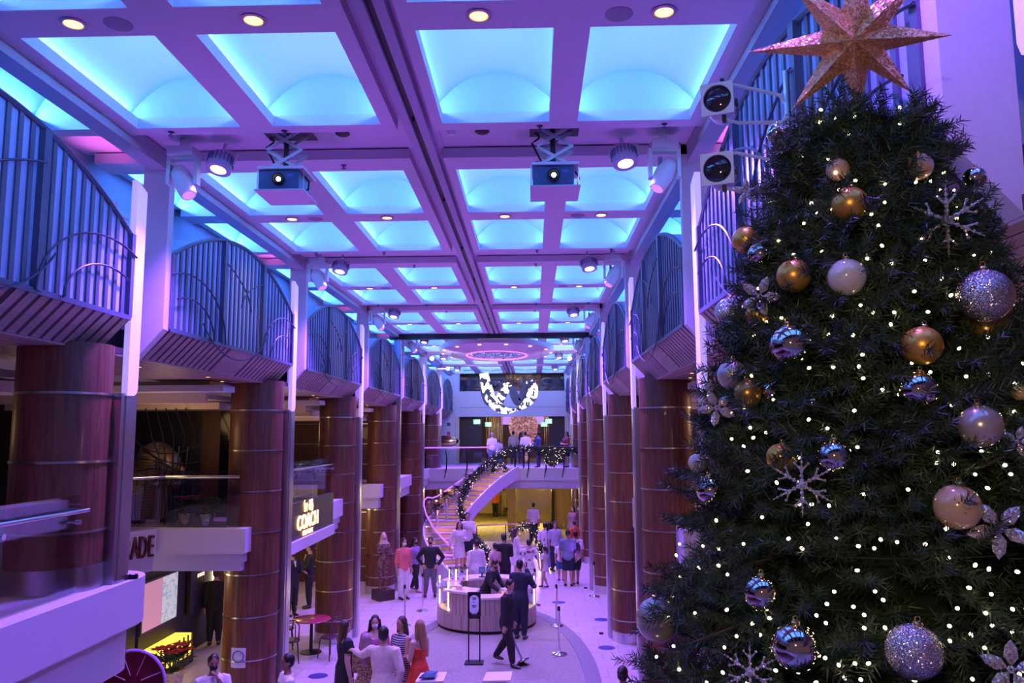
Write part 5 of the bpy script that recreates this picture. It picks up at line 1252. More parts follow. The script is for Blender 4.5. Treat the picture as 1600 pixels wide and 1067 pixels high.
for i in range(13):
    x = -7.35+0.115*i; MB().tube([(x+0.04*sin(i+z*2.1), 13.62+0.04*cos(i*2+z), ZM+0.02+z) for z in np.linspace(0, 0.8+0.6*abs(cos(i*0.9)), 9)], 0.014, 5).build('bar', black_m, vn)
for i in range(9):
    z0 = ZM+0.3+0.18*i; MB().tube([(-7.4+t_*1.7, 13.6+0.05*sin(t_*9), z0+0.5*sin(t_*pi*0.8+i*0.4)) for t_ in np.linspace(0, 1, 12)], 0.012, 5).build('tendril', black_m, vn)
for i in range(5): MB().tube([(-6.9+0.18*i, 13.75, 5.4), (-6.75+0.2*i, 13.7, 4.9), (-6.55+0.1*i, 13.72, 4.4-0.1*i), (-6.7+0.1*i, 13.7, 4.0)], 0.012, 5).build('hanging_vine', black_m, vn)
# round window frame and tub chair, far left
MB_ = MB().tube([(-7.6+0.0*a, 9.2+0.42*cos(a), 4.62+0.48*sin(a)) for a in np.linspace(0, 2*pi, 33)], 0.075, 10, cap=False)
o = tag(MB_.build('porthole', wood('barrel_wood', (0.22, 0.12, 0.06), (0.34, 0.20, 0.10), 8)), 'round brown wooden frame on the dark bar wall, far left edge', 'frame')
struct(MB().bbox(-7.9, -7.7, 4, 11.0, ZM, 5.8).build('wall_bar_side', M('bar_side', (0.02, 0.025, 0.03), 0.4), smooth=False))
ch = thing('tub_chair', 'pale rounded tub chair on the mid deck at the far left edge', 'chair', (-5.6, 6.9, ZM+0.02))
cxx, cyy = -5.45, 7.05
MB().lathe([(0.0, 0.30), (0.36, 0.30), (0.38, 0.36), (0.36, 0.44), (0.0, 0.46)], 24, (cxx, cyy, ZM)).build('seat', M('chair_pale', (0.60, 0.48, 0.44), 0.6), ch)
bk_ = MB(); rr = [(cxx+0.40*cos(a), cyy+0.40*sin(a)) for a in np.linspace(radians(-40), radians(220), 20)]; r2_ = [(cxx+0.34*cos(a), cyy+0.34*sin(a)) for a in np.linspace(radians(220), radians(-40), 20)]
bk_.prism([(x, y, ZM+0.32) for x, y in rr+r2_], (0, 0, 0.55)).build('backrest', M('chair_pale', (0.60, 0.48, 0.44), 0.6), ch)
for a in (0.7, 2.3, 3.9, 5.5): MB().tube([(cxx+0.26*cos(a), cyy+0.26*sin(a), ZM+0.31), (cxx+0.30*cos(a), cyy+0.30*sin(a), ZM+0.022)], [0.022, 0.014], 8).build('leg', blackm_m, ch)

# ---------------------------------------------------------------- statue on its plinth
p = pz(597, 938, 0); MX, MY = p.x, p.y+0.15

# ---------------------------------------------------------------- cafe table and chairs, left floor
def cafe_chair(x, y, rz, label):
    t = thing('cafe_chair', label, 'chair', (x, y, 0), rz, 'dark cafe chairs')
    wm = M('chair_dark', (0.05, 0.025, 0.02), 0.4)
    def add(n, mb): mb.build(n, wm, None).parent = t
    add('seat', MB().lathe([(0.0, 0.44), (0.20, 0.44), (0.21, 0.455), (0.19, 0.475), (0.0, 0.475)], 20))
    for a, b in ((-0.15, -0.15), (0.15, -0.15), (-0.15, 0.15), (0.15, 0.15)): add('leg', MB().tube([(a, b, 0.44), (a*1.25, b*1.25, 0.0)], [0.017, 0.012], 7))
    add('backrest', MB().tube([(-0.17, 0.16, 0.45), (-0.18, 0.21, 0.8), (-0.10, 0.235, 0.92), (0.10, 0.235, 0.92), (0.18, 0.21, 0.8), (0.17, 0.16, 0.45)], 0.014, 7).tube([(-0.10, 0.17, 0.46), (-0.10, 0.22, 0.82), (0, 0.235, 0.88), (0.10, 0.22, 0.82), (0.10, 0.17, 0.46)], 0.010, 6))
    return t
p = pz(487, 966, 0.75); tb = thing('cafe_table', 'round red topped cafe table beside the third wooden column', 'table', (p.x, p.y, 0))
MB().lathe([(0.0, 0.72), (0.42, 0.72), (0.44, 0.735), (0.42, 0.75), (0.0, 0.75)], 30, (p.x, p.y, 0)).build('top', M('table_red', (0.45, 0.05, 0.10), 0.25), tb)
MB().lathe([(0.0, 0.0), (0.24, 0.0), (0.24, 0.02), (0.04, 0.05), (0.035, 0.72), (0.0, 0.72)], 20, (p.x, p.y, 0)).build('pedestal', blackm_m, tb)
cafe_chair(p.x-0.25, p.y-0.75, 0.3+pi, 'dark bentwood cafe chair in front of the red topped table')
cafe_chair(p.x+0.55, p.y-0.45, 1.0+pi, 'dark bentwood cafe chair right of the red topped table')
cafe_chair(p.x-0.7, p.y+0.3, -1.3, 'dark bentwood cafe chair behind the red topped table, on its left')

# ================================================================== PEOPLE
SKIN = {'light': M('skin_light', (0.62, 0.40, 0.31), 0.5, var=0.04), 'tan': M('skin_tan', (0.48, 0.28, 0.19), 0.5, var=0.04), 'brown': M('skin_brown', (0.30, 0.16, 0.10), 0.5, var=0.04)}
HAIR = {'black': M('hair_black', (0.012, 0.010, 0.011), 0.4, nscale=60, stretch=(6, 6, 0.4), var=0.4), 'brown': M('hair_brown', (0.06, 0.03, 0.018), 0.4, nscale=60, stretch=(6, 6, 0.4), var=0.4),
        'blonde': M('hair_blonde', (0.34, 0.19, 0.09), 0.45, nscale=60, stretch=(6, 6, 0.4), var=0.4), 'violet': M('hair_ash', (0.26, 0.18, 0.22), 0.45, nscale=60, stretch=(6, 6, 0.4), var=0.4), 'grey': M('hair_grey', (0.3, 0.3, 0.32), 0.5, nscale=60, stretch=(6, 6, 0.4), var=0.3)}
def F(name, c, r=0.8): return M('cloth_'+name, c, r, nscale=18, var=0.10, bump=0.15)
CL = dict(white=F('white', (0.74, 0.70, 0.70)), cream=F('cream', (0.72, 0.64, 0.54)), black=F('black', (0.014, 0.014, 0.018)), navy=F('navy', (0.018, 0.022, 0.05)), dark=F('dark', (0.03, 0.028, 0.035)),
          pink=F('salmon', (0.72, 0.16, 0.16)), lilac=F('lilac', (0.30, 0.20, 0.40)), grey=F('grey', (0.12, 0.12, 0.15)), lgrey=F('light_grey', (0.45, 0.43, 0.50)), red=F('red', (0.72, 0.055, 0.03), 0.55), denim=F('denim', (0.16, 0.24, 0.48)),
          blue=F('blue', (0.05, 0.10, 0.30)), slate=F('slate', (0.18, 0.20, 0.32)), beige=F('beige', (0.42, 0.33, 0.26)), orange=F('orange', (0.75, 0.14, 0.04)), wine=F('wine', (0.16, 0.03, 0.05)), rose=F('rose', (0.60, 0.36, 0.38)),
          leopard=pattern('cloth_leopard', [(0.03, 0.018, 0.010), (0.34, 0.22, 0.10), (0.42, 0.28, 0.13)], 'voronoi', 34, (0.36, 0.6), 0.8),
          stripes=pattern('cloth_stripes', [(0.02, 0.02, 0.04), (0.62, 0.58, 0.66)], 'wave', 9, (0.55,), 0.7),
          floral=pattern('cloth_floral', [(0.74, 0.70, 0.72), (0.05, 0.05, 0.10), (0.55, 0.22, 0.22)], 'noise', 9, (0.58, 0.66), 0.8),
          tattoo=pattern('statue_pattern', [(0.10, 0.045, 0.04), (0.30, 0.16, 0.14), (0.08, 0.035, 0.035)], 'noise', 10, (0.46, 0.56), 0.4))
shoe_b = M('shoe_black', (0.015, 0.013, 0.013), 0.35); shoe_w = M('shoe_white', (0.6, 0.58, 0.6), 0.5); shoe_s = M('shoe_tan', (0.35, 0.2, 0.12), 0.5)
mask_w = M('mask_white', (0.72, 0.74, 0.80), 0.8); mask_k = M('mask_black', (0.015, 0.015, 0.02), 0.8); eye_m = M('eye_dark', (0.01, 0.008, 0.008), 0.2); lip_m = M('lips', (0.38, 0.12, 0.11), 0.5)
ARMS = {'down': ((.030, .012, -.170), (.034, -.018, -.318)), 'hip': ((.115, .035, -.150), (.018, -.050, -.265)), 'phone': ((.030, -.010, -.168), (-.045, -.135, -.120)),
        'ear': ((.075, -.050, -.150), (-.045, -.060, .085)), 'fwd': ((.025, -.050, -.160), (.005, -.180, -.150)), 'reach': ((.03, -.12, -.11), (-.01, -.26, -.14)), 'behind': ((.040, .060, -.155), (-.055, .085, -.265)),
        'cross': ((.045, -.025, -.165), (-.115, -.085, -.150)), 'pocket': ((.055, .035, -.160), (.022, -.010, -.290)), 'wide': ((.075, .0, -.150), (.10, -.03, -.295)), 'bag': ((.03, .0, -.17), (.03, -.07, -.30)), 'chin': ((.02, -.075, -.150), (-.075, -.085, .02)), 'swing': ((.03, .06, -.16), (.03, .03, -.315)), 'hug': ((.13, -.03, -.03), (.26, -.10, -.06)), 'waist': ((.10, -.02, -.14), (.20, -.08, -.20))}
LEGS = {'stand': (((.052, -.004, .285), (.055, .010, .040)),) * 2, 'walk': (((.050, -.060, .290), (.048, -.095, .040)), ((.050, .010, .285), (.048, .115, .060))), 'apart': (((.065, -.006, .285), (.085, .012, .040)),) * 2, 'stride': (((.045, -.075, .295), (.040, -.10, .040)), ((.045, .03, .29), (.045, .18, .085)))}
JOBS = []
HANDS_CURL = 0.55
def hand_mb(mb, w, d, H, s, palm):
    """palm and five fingers from wrist w along d; palm = direction the palm faces"""
    d = d.normalized(); n = (palm - d*palm.dot(d)); n = n.normalized() if n.length > 1e-4 else d.orthogonal().normalized(); side = d.cross(n)*s
    L = 0.052*H; mb.tube([w-d*0.012*H, w+d*0.015*H, w+d*L], 1, 8, ref=n, ell=[(0.014*H, 0.012*H), (0.022*H, 0.011*H), (0.024*H, 0.009*H)])
    for i, (o, l) in enumerate(((-.017, .036), (-.006, .043), (.006, .040), (.017, .031))):
        p = w+d*L*0.92+side*(o*H); c = HANDS_CURL
        q = p+(d*cos(c*0.5)+n*sin(c*0.5))*(l*0.45*H); r = q+(d*cos(c*1.3)+n*sin(c*1.3))*(l*0.33*H); e = r+(d*cos(c*2.1)+n*sin(c*2.1))*(l*0.26*H)
        mb.tube([p, q, r, e], [0.0060*H, 0.0055*H, 0.0048*H, 0.0036*H], 6)
    p = w+d*0.014*H-side*0.020*H; q = p+(d*0.75-side*0.6+n*0.35).normalized()*0.022*H; r = q+(d*0.95-side*0.15+n*0.4).normalized()*0.020*H
    mb.tube([p, q, r], [0.0085*H, 0.0072*H, 0.0045*H], 6)

def person(label, loc, face, H, top=None, bottom=None, dress=None, shoes=shoe_b, hair=('short', 'black'), mask=None, skin='tan', arms=('down', 'down'), legs='stand', lean=0.0, w=1.0, fem=False, turn=0.0, nod=0.0, near=False, group=None, name='person', cat='person', tie=None, hidden=False, lift=0.0):
    """faces -y at face = 0; 90 turns towards +x, 180 away from the camera. Lengths in body heights."""
    root = thing(name, label, cat, loc, radians(face), group)
    S = lambda p: Vector((p[0]*H, p[1]*H, p[2]*H))
    cl, sl = cos(lean), sin(lean)
    def T(p):
        p = Vector(p)
        if p.z > 0.50 and lean:
            y, z = p.y, p.z-0.50; p = Vector((p.x, y*cl-z*sl, 0.50+y*sl+z*cl))
        return p
    TP = lambda p: S(T(p))
    fw_ = 0.93 if fem else 1.0
    tor = [(.455, .060, .050, 0), (.49, .090*(1.05 if fem else 1), .064, .004), (.53, .094*(1.04 if fem else 1), .066, .006), (.57, .084, .058, .002), (.615, .076*(.90 if fem else 1.06), .052, -.002), (.67, .088*(.93 if fem else 1.04), .056, -.002), (.725, .097*fw_, .062*(1.08 if fem else 1), -.006), (.775, .104*fw_, .056, .002), (.805, .102*fw_, .044, .006), (.826, .066, .036, .008), (.845, .034, .034, .006)]
    def torso(mb, z0, z1, g, flare=0.0, n=18):
        R = [r for r in tor if z0 <= r[0] <= z1]
        def at(z):
            for a, b in zip(tor[:-1], tor[1:]):
                if a[0] <= z <= b[0]:
                    t = (z-a[0])/(b[0]-a[0]); return tuple(a[i]+(b[i]-a[i])*t for i in range(4))
            return tor[0] if z < tor[0][0] else tor[-1]
        zz = [z0]+[r[0] for r in R if z0+.008 < r[0] < z1-.008]+[z1]
        rings = [at(z) for z in zz]; rings = [(z,)+r[1:] for z, r in zip(zz, rings)]
        mb.tube([TP((0, r[3], r[0])) for r in rings], 1, n, ref=(0, 1, 0), ell=[((r[1]*w+g+flare*max(0, .60-r[0]))*H, (r[2]*(0.5+0.5*w)+g+flare*max(0, .60-r[0]))*H) for r in rings])
    hd_rot = Matrix.Rotation(radians(turn), 3, 'Z') @ Matrix.Rotation(-nod, 3, 'X')
    hc = Vector((0, .002, .885))
    def HP(p): return TP(hc + hd_rot @ (Vector(p)-hc))
    HR = (Matrix.Rotation(-lean*0 + 0, 3, 'X') @ hd_rot) if not lean else (Matrix.Rotation(lean, 3, 'X') @ hd_rot)
    sh = {s: Vector((s*.103*fw_*(0.55+0.45*w), .004, .797)) for s in (-1, 1)}
    AR = {}
    for s, a in zip((-1, 1), arms):
        e, wr = ARMS[a] if isinstance(a, str) else a
        AR[s] = (sh[s], sh[s]+Vector((s*e[0], e[1], e[2])), sh[s]+Vector((s*wr[0], wr[1], wr[2])))
    lg = LEGS[legs]; LG = {}
    for s, l in zip((-1, 1), lg):
        LG[s] = (Vector((s*.052, .004, .485)), Vector((s*l[0][0], l[0][1], l[0][2])), Vector((s*l[1][0], l[1][1], l[1][2])))
    aw = 0.65+0.35*w
    def arm(mb, s, f, g, r0=.034, r1=.026, r2=.0175, n=10):
        a, e, wr = AR[s]; a2 = a+Vector((-s*.030, 0, .004))
        if f <= 0.5: k = e-a; pts = [a2, a, a+k*0.5*f*2, a+k*f*2]; rad = [r0*.8, r0, r0+(r1-r0)*f, r0+(r1-r0)*2*f]
        else: k = wr-e; g2 = (f-0.5)*2; pts = [a2, a, a+(e-a)*.5, e, e+k*g2*.5, e+k*g2]; rad = [r0*.8, r0, (r0+r1)/2, r1, r1*.98+(r2-r1)*g2*.4, r1+(r2-r1)*g2]
        mb.tube([TP(p) for p in pts], [(r*aw+g)*H for r in rad], n)
    lw = 0.6+0.4*w
    def leg(mb, s, zend, g, wide=0.0, n=12):
        h, k, a = LG[s]; pts = [h+Vector((0, 0, .02)), h+(k-h)*.5, k, k+(a-k)*.30, a+(k-a)*.25, a]; rad = [.056, .050, .036, .036, .025, .0205]
        keep = [(p, r+wide*(i/5)) for i, (p, r) in enumerate(zip(pts, rad)) if p.z >= zend-0.001]
        if len(keep) < len(pts):
            p0, r0 = keep[-1]; i = len(keep); p1, r1 = pts[i], rad[i]; t = (p0.z-zend)/max(1e-6, p0.z-p1.z); keep.append((p0+(p1-p0)*t, r0+(r1-r0)*t))
        mb.tube([S(p) for p, r in keep], [(r*lw+g)*H for p, r in keep], n)
    # ---- body
    b = MB(); torso(b, .455, .845, 0.0); b.tube([TP((0, .006, .82)), TP((0, .006, .85)), HP((0, .002, .895))], [.034*H, .030*H, .029*H], 12)
    b.ball(HP((0, .004, .940)), H, 18, 12, (.0415, .052, .058), HR); b.ball(HP((0, -.014, .902)), H, 14, 10, (.031, .034, .036), HR)
    b.ball(HP((0, -.050, .918)), H, 8, 6, (.0075, .011, .012), HR); b.ball(HP((0, -.046, .880)), H, 8, 6, (.012, .010, .010), HR)
    for s in (-1, 1):
        b.ball(HP((s*.042, .006, .925)), H, 8, 6, (.006, .011, .017), HR)
        arm(b, s, 1.0, 0.0); leg(b, s, 0.0, 0.0)
        a = LG[s][2]; b.tube([S(a+Vector((0, .012, .012))), S(a+Vector((0, -.005, -.012))), S(a+Vector((0, -.055, -.026))), S(a+Vector((0, -.092, -.030)))], [.021*H, .024*H, .019*H, .012*H], 10)
    vox = (0.011 if near else 0.017)*H/1.7
    hm = MB()
    for s in (-1, 1):
        a, e, wr = AR[s]; hand_mb(hm, TP(wr), TP(wr)-TP(e), H, s, Vector((-s*0.8, -0.6, 0.1)) if arms[0 if s < 0 else 1] in ('down', 'swing', 'pocket') else Vector((-s*0.5, 0.2, -0.6)))
    JOBS.append((root, 'body', b, SKIN[skin] if isinstance(skin, str) else skin, vox, hm))
    # ---- clothes
    if dress:
        m, hem, slv, neck, flare = dress
        d = MB(); torso(d, .50, neck, .010)
        n = 22; zz = np.linspace(.56, hem, 7)
        d.tube([TP((0, .003, z)) if z > .5 else S((0, .003+0.5*(.5-z)*(0), z)) for z in zz], 1, n, ref=(0, 1, 0), ell=[((.093*w+.008+flare*(.56-z)/.5)*H, (.066*(.5+.5*w)+.010+flare*.85*(.56-z)/.5)*H) for z in zz])
        for s in (-1, 1):
            if slv > 0: arm(d, s, slv, .010+0.008*(slv < .9))
            elif neck > .79: d.tube([TP((s*.060, -.03, neck-.02)), TP((s*.062, .0, .826)), TP((s*.060, .03, neck-.02))], .012*H, 6)
        JOBS.append((root, 'dress', d, m, vox, None))
    if top:
        m, hem, slv, flare = top
        d = MB(); torso(d, hem, .836, .011, flare)
        for s in (-1, 1): arm(d, s, slv, .011)
        JOBS.append((root, 'jacket' if tie else 'shirt', d, m, vox, None))
    if bottom:
        kind, m, hem = bottom
        d = MB(); torso(d, .455, .585, .006)
        if kind == 'skirt':
            zz = np.linspace(.57, hem, 5); d.tube([S((0, .004, z)) for z in zz], 1, 18, ref=(0, 1, 0), ell=[((.097+.03*(.57-z))*w*H, (.072+.03*(.57-z))*H) for z in zz])
        else:
            for s in (-1, 1): leg(d, s, hem, .010, 0.006 if kind == 'trousers' else .012)
        JOBS.append((root, kind, d, m, vox, None))
    if shoes is not None:
        for s in (-1, 1):
            a = LG[s][2]; d = MB(); d.tube([S(a+Vector((0, .020, .004))), S(a+Vector((0, .004, -.012))), S(a+Vector((0, -.045, -.022))), S(a+Vector((0, -.090, -.026))), S(a+Vector((0, -.108, -.028)))], 1, 10, ref=(0, 0, 1), ell=[(.022*H, .022*H), (.027*H, .026*H), (.026*H, .019*H), (.024*H, .014*H), (.012*H, .008*H)])
            d.build('shoe', shoes, None).parent = root
    # ---- hair, face
    st_, hc_ = hair; h = MB(); hm_ = HAIR[hc_] if isinstance(hc_, str) else hc_
    if st_ != 'bald':
        h.ball(HP((0, .012, .949)), H, 18, 12, (.0465, .054, .056), HR); h.ball(HP((0, .020, .925)), H, 14, 10, (.0445, .042, .045), HR)
    if st_ in ('long', 'straight'):
        L = .72 if st_ == 'long' else .77
        h.tube([HP((0, .022, .955)), HP((0, .036, .90)), TP((0, .050, .835)), TP((0, .062, L))], 1, 14, ref=(0, 1, 0), ell=[(.047*H, .042*H), (.052*H, .032*H), (.058*H, .024*H), (.036*H, .012*H)])
        for s in (-1, 1): h.tube([HP((s*.040, .004, .955)), HP((s*.048, .010, .905)), TP((s*.058, .022, .835)), TP((s*.052, .030 if st_ == 'long' else .01, .775))], [.018*H, .017*H, .018*H, .008*H], 8)
    if st_ == 'bun': h.ball(HP((0, .062, .962)), .026*H, 12, 8)
    if st_ == 'tail': h.tube([HP((0, .055, .955)), HP((0, .085, .93)), TP((0, .080, .86)), TP((0, .070, .79))], [.014*H, .022*H, .020*H, .006*H], 10)
    if st_ != 'bald': h.build('hair', hm_, None, ang=1.2).parent = root
    if mask is not None:
        MB().ball(HP((0, -.026, .901)), H, 14, 10, (.0335, .032, .027), HR).build('face_mask', mask, None).parent = root
    e = MB()
    for s in (-1, 1): e.ball(HP((s*.0165, -.0455, .936)), H, 8, 6, (.0062, .004, .0042), HR)
    e.build('eyes', eye_m, None).parent = root
    if mask is None and near: MB().ball(HP((0, -.0465, .893)), H, 10, 6, (.012, .005, .0042), HR).build('mouth', lip_m, None).parent = root
    if tie:
        c = MB(); c.prism([TP((-.022, -.055, .822)), TP((.022, -.055, .822)), TP((.006, -.082, .735)), TP((-.006, -.082, .735))], TP((0, -.008, .5))-TP((0, 0, .5)))
        c.build('shirt_front', CL['white'], None, smooth=False).parent = root
    return root
def A(e, w): return (e, w)
def head(u, v, H, base=0.0): p = pz(u, v, base+H); return (p.x, p.y, base)
def foot(u, v, base=0.0): p = pz(u, v, base); return (p.x, p.y, base)

# ---- the party in front
person('woman in black short sleeved dress standing left of the woman in leopard print', head(540, 968, 1.72), 120, 1.72, dress=(CL['black'], .24, .28, .80, .03), hair=('long', 'brown'), skin='light', arms=('down', 'fwd'), w=1.28, fem=True, near=True)
person('woman in leopard print dress seen from behind, embraced by the man in white', head(573, 990, 1.66), 172, 1.66, dress=(CL['leopard'], .22, .95, .822, .05), hair=('long', 'violet'), skin='light', arms=('waist', 'fwd'), w=1.12, fem=True, near=True)
person('man in white shirt seen from behind with his arm around the woman in leopard print', head(600, 978, 1.84), 176, 1.84, top=(CL['cream'], .475, .98, .05), bottom=('trousers', CL['lgrey'], .05), hair=('short', 'black'), skin='tan', arms=('pocket', ((.10, -.07, -.06), (.20, -.15, -.05))), w=1.08, near=True)
person('dark haired woman with white face mask and glittering pink dress facing the camera', head(586, 961, 1.72), 10, 1.72, dress=(M('sequin_pink', (0.65, 0.22, 0.42), 0.25, 0.5, nscale=200, var=0.6), .25, .4, .775, .03), hair=('long', 'black'), mask=mask_w, skin='light', arms=('phone', 'down'), fem=True, near=True)
person('woman in black and white striped halter dress holding a glass', head(627, 963, 1.74), 325, 1.74, dress=(CL['stripes'], .27, 0, .83, .02), hair=('long', 'brown'), skin='tan', arms=('phone', 'fwd'), fem=True, near=True)
person('blonde woman in long red dress looking at her phone', head(655, 968, 1.72), 236, 1.72, dress=(CL['red'], .03, 0, .745, .14), hair=('long', 'blonde'), skin='light', arms=('phone', 'phone'), fem=True, near=True, turn=-5)
# ---- walking man with a chrome post, two at the counter
wp = foot(792, 1040, 0.016)
person('man in black suit striding past the counter with a chrome post', wp, 62, 1.80, top=(CL['black'], .42, .98, .04), bottom=('trousers', CL['black'], .05), hair=('short', 'black'), skin='tan', arms=(((.02, -.02, -.16), (.04, -.05, -.315)), 'down'), legs='stride', lean=0.10, near=True, nod=-0.15)
person('man in navy suit standing at the counter with a phone at his ear', (0.20-0.55, 19.45, 0.016), 160, 1.86, top=(CL['navy'], .40, .98, .04), bottom=('trousers', CL['navy'], .05), hair=('short', 'black'), skin='tan', arms=('ear', 'fwd'), near=True, w=1.08)
person('staff member in black bending over inside the round counter', (-1.28, 20.75, 0.016), 62, 1.74, top=(CL['black'], .48, .98, .02), bottom=('trousers', CL['black'], .05), hair=('short', 'black'), skin='tan', arms=('reach', 'reach'), lean=0.42, mask=mask_k, near=True)
# ---- group near the statue
person('man in salmon pink shirt, white trousers and white mask beside the statue', foot(630, 936), 42, 1.80, top=(CL['pink'], .46, .62, .03), bottom=('trousers', CL['white'], .05), hair=('short', 'black'), mask=mask_w, skin='tan', arms=('down', 'down'), shoes=shoe_b, w=1.05)
person('woman in lilac top and black trousers walking behind the man in salmon pink', foot(648, 924), 60, 1.66, top=(CL['lilac'], .50, .95, .02), bottom=('trousers', CL['black'], .06), hair=('long', 'black'), mask=mask_k, skin='tan', arms=('down', 'swing'), legs='walk', fem=True, shoes=shoe_s)
person('man in black shirt and grey trousers with hands on hips and black mask', foot(672, 932), 6, 1.78, top=(CL['black'], .47, .98, .02), bottom=('trousers', CL['grey'], .05), hair=('short', 'black'), mask=mask_k, skin='tan', arms=('hip', 'hip'), legs='apart', w=1.08)
# ---- crowd behind the counter
person('man in white shirt and pale trousers standing behind the counter, his back turned', head(744, 843, 1.76), 205, 1.76, top=(CL['white'], .45, .98, .04), bottom=('trousers', CL['lgrey'], .05), hair=('short', 'black'), skin='tan', mask=mask_w, turn=40)
person('woman in pale rose top waiting next to the man in the dark suit', head(773, 848, 1.62), 220, 1.62, top=(CL['rose'], .50, .2, .02), bottom=('skirt', CL['white'], .25), hair=('bun', 'black'), mask=mask_w, skin='light', fem=True)
person('tall man in dark suit with his back to the camera among the crowd', head(787, 833, 1.88), 190, 1.88, top=(CL['black'], .42, .98, .03), bottom=('trousers', CL['black'], .05), hair=('short', 'black'), skin='tan', arms=('fwd', 'down'), w=1.1)
person('woman in white knee length dress right of the man in the dark suit', head(806, 825, 1.70), 100, 1.70, dress=(CL['white'], .28, .9, .82, .05), hair=('long', 'brown'), skin='light', fem=True, arms=('fwd', 'down'))
person('woman in short white dress with dark floral print, back turned', head(826, 842, 1.66), 185, 1.66, dress=(CL['floral'], .30, .55, .82, .07), hair=('bun', 'black'), skin='light', fem=True, arms=('wide', 'wide'))
person('little girl in white dress walking beside the chrome posts', foot(851, 918), 240, 1.30, dress=(CL['white'], .40, .3, .82, .05), hair=('tail', 'black'), skin='tan', legs='walk', fem=True, shoes=shoe_b)
person('woman in long blue denim dress standing in the crowd', head(858, 815, 1.72), 200, 1.72, dress=(CL['denim'], .08, 0, .80, .04), hair=('long', 'black'), skin='tan', fem=True)
person('man in light grey shirt beside the woman in the denim dress', head(867, 814, 1.76), 20, 1.76, top=(CL['lgrey'], .46, .5, .02), bottom=('trousers', CL['dark'], .05), hair=('short', 'black'), skin='tan')
person('man in white shirt farther back in the crowd, left of the denim dress', head(851, 816, 1.70), 190, 1.70, top=(CL['white'], .46, .5, .02), bottom=('trousers', CL['dark'], .05), hair=('short', 'black'), skin='tan')
person('man in slate blue shirt with his back to the camera', head(887, 827, 1.80), 175, 1.80, top=(CL['slate'], .46, .5, .03), bottom=('shorts', CL['navy'], .27), hair=('short', 'black'), skin='tan', w=1.1)
bpk = foot(900, 914)
bp_o = person('man in white T-shirt and black shorts wearing a black backpack', bpk, 185, 1.74, top=(CL['white'], .46, .42, .03), bottom=('shorts', CL['black'], .27), hair=('short', 'black'), skin='tan', arms=('down', 'fwd'), legs='walk', w=1.08)
t = thing('backpack', 'small black backpack on the back of the man in white', 'backpack', bpk)
d_ = Vector((sin(radians(185)), -cos(radians(185)), 0))*-1.0; c_ = Vector(bpk)+d_*0.19+Vector((0, 0, 1.20))
MB().ball(c_, 1.0, 14, 10, (0.135, 0.075, 0.20)).build('bag', CL['black'], t)
MB().ball(c_+d_*0.05+Vector((0, 0, -0.07)), 1.0, 12, 8, (0.09, 0.05, 0.09)).build('pocket', CL['dark'], t)
for s in (-1, 1): MB().tube([c_+Vector((s*0.09, 0, 0.17)), c_+Vector((s*0.12, 0.10, 0.25))-d_*0.12, c_+Vector((s*0.11, 0, 0.1))-d_*0.34], 0.014, 6).build('strap', CL['black'], t)
person('child in white shirt and dark shorts behind the man with the backpack', head(876, 843, 1.35), 170, 1.35, top=(CL['white'], .47, .4, .02), bottom=('shorts', CL['blue'], .28), hair=('short', 'black'), skin='tan')
person('dark haired woman with white mask in a pale rose dress before the right columns', head(895, 791, 1.66, 0.0), 330, 1.66, dress=(CL['rose'], .25, .4, .80, .03), hair=('long', 'black'), mask=mask_w, skin='light', fem=True)
person('man in dark red shirt beside the right columns, behind the crowd', head(905, 789, 1.76), 300, 1.76, top=(CL['wine'], .46, .5, .03), bottom=('trousers', CL['dark'], .05), hair=('short', 'black'), mask=mask_w, skin='tan')
person('woman in orange red top between the crowd and the right columns', head(897, 813, 1.58), 210, 1.58, top=(CL['orange'], .48, .5, .02), bottom=('skirt', CL['white'], .2), hair=('bun', 'brown'), skin='light', fem=True)
person('man in pale pink shirt walking away under the landing', head(833, 785, 1.82), 178, 1.82, top=(CL['beige'] if False else CL['cream'], .47, .6, .03), bottom=('trousers', CL['black'], .05), hair=('short', 'black'), skin='tan', w=1.05)
# ---- on the stairs
def on_stairs(u, y, lab, **k):
    f = min(range(401), key=lambda i: abs(spl(i/400).y-y))/400; q = spl(f); p = py(u, 850, q.y); z = max(3.36*(i+1)/NST for i in range(NST) if 3.36*(i+1)/NST <= q.z+0.16)
    return person(lab, (p.x, q.y-0.05, z+0.002), **k)
on_stairs(718, 26.75, 'woman in white dress on the lower steps of the stairs', face=20, H=1.68, dress=(CL['white'], .30, .8, .82, .05), hair=('long', 'brown'), skin='light', fem=True, arms=('wide', 'phone'))
on_stairs(731, 27.0, 'man in pale shirt and dark shorts on the lower steps, beside the woman in white', face=10, H=1.80, top=(CL['white'], .46, .6, .03), bottom=('shorts', CL['navy'], .27), hair=('short', 'black'), skin='tan', arms=('down', 'fwd'))
# ---- in the lobby
person('woman in orange top and black trousers in the yellow lobby under the stairs', foot(774, 808, 0.013), 200, 1.66, top=(CL['orange'], .5, .4, .02), bottom=('trousers', CL['black'], .05), hair=('bun', 'black'), skin='tan', fem=True)
person('man in olive grey clothes in the yellow lobby, left of the pillar', foot(788, 806, 0.013), 160, 1.74, top=(CL['beige'], .46, .6, .03), bottom=('trousers', CL['beige'], .05), hair=('short', 'black'), skin='tan')
person('person in pale clothes in the lobby, right of the pillar', foot(817, 803, 0.013), 150, 1.68, top=(CL['cream'], .46, .6, .03), bottom=('trousers', CL['lgrey'], .05), hair=('short', 'brown'), skin='light')
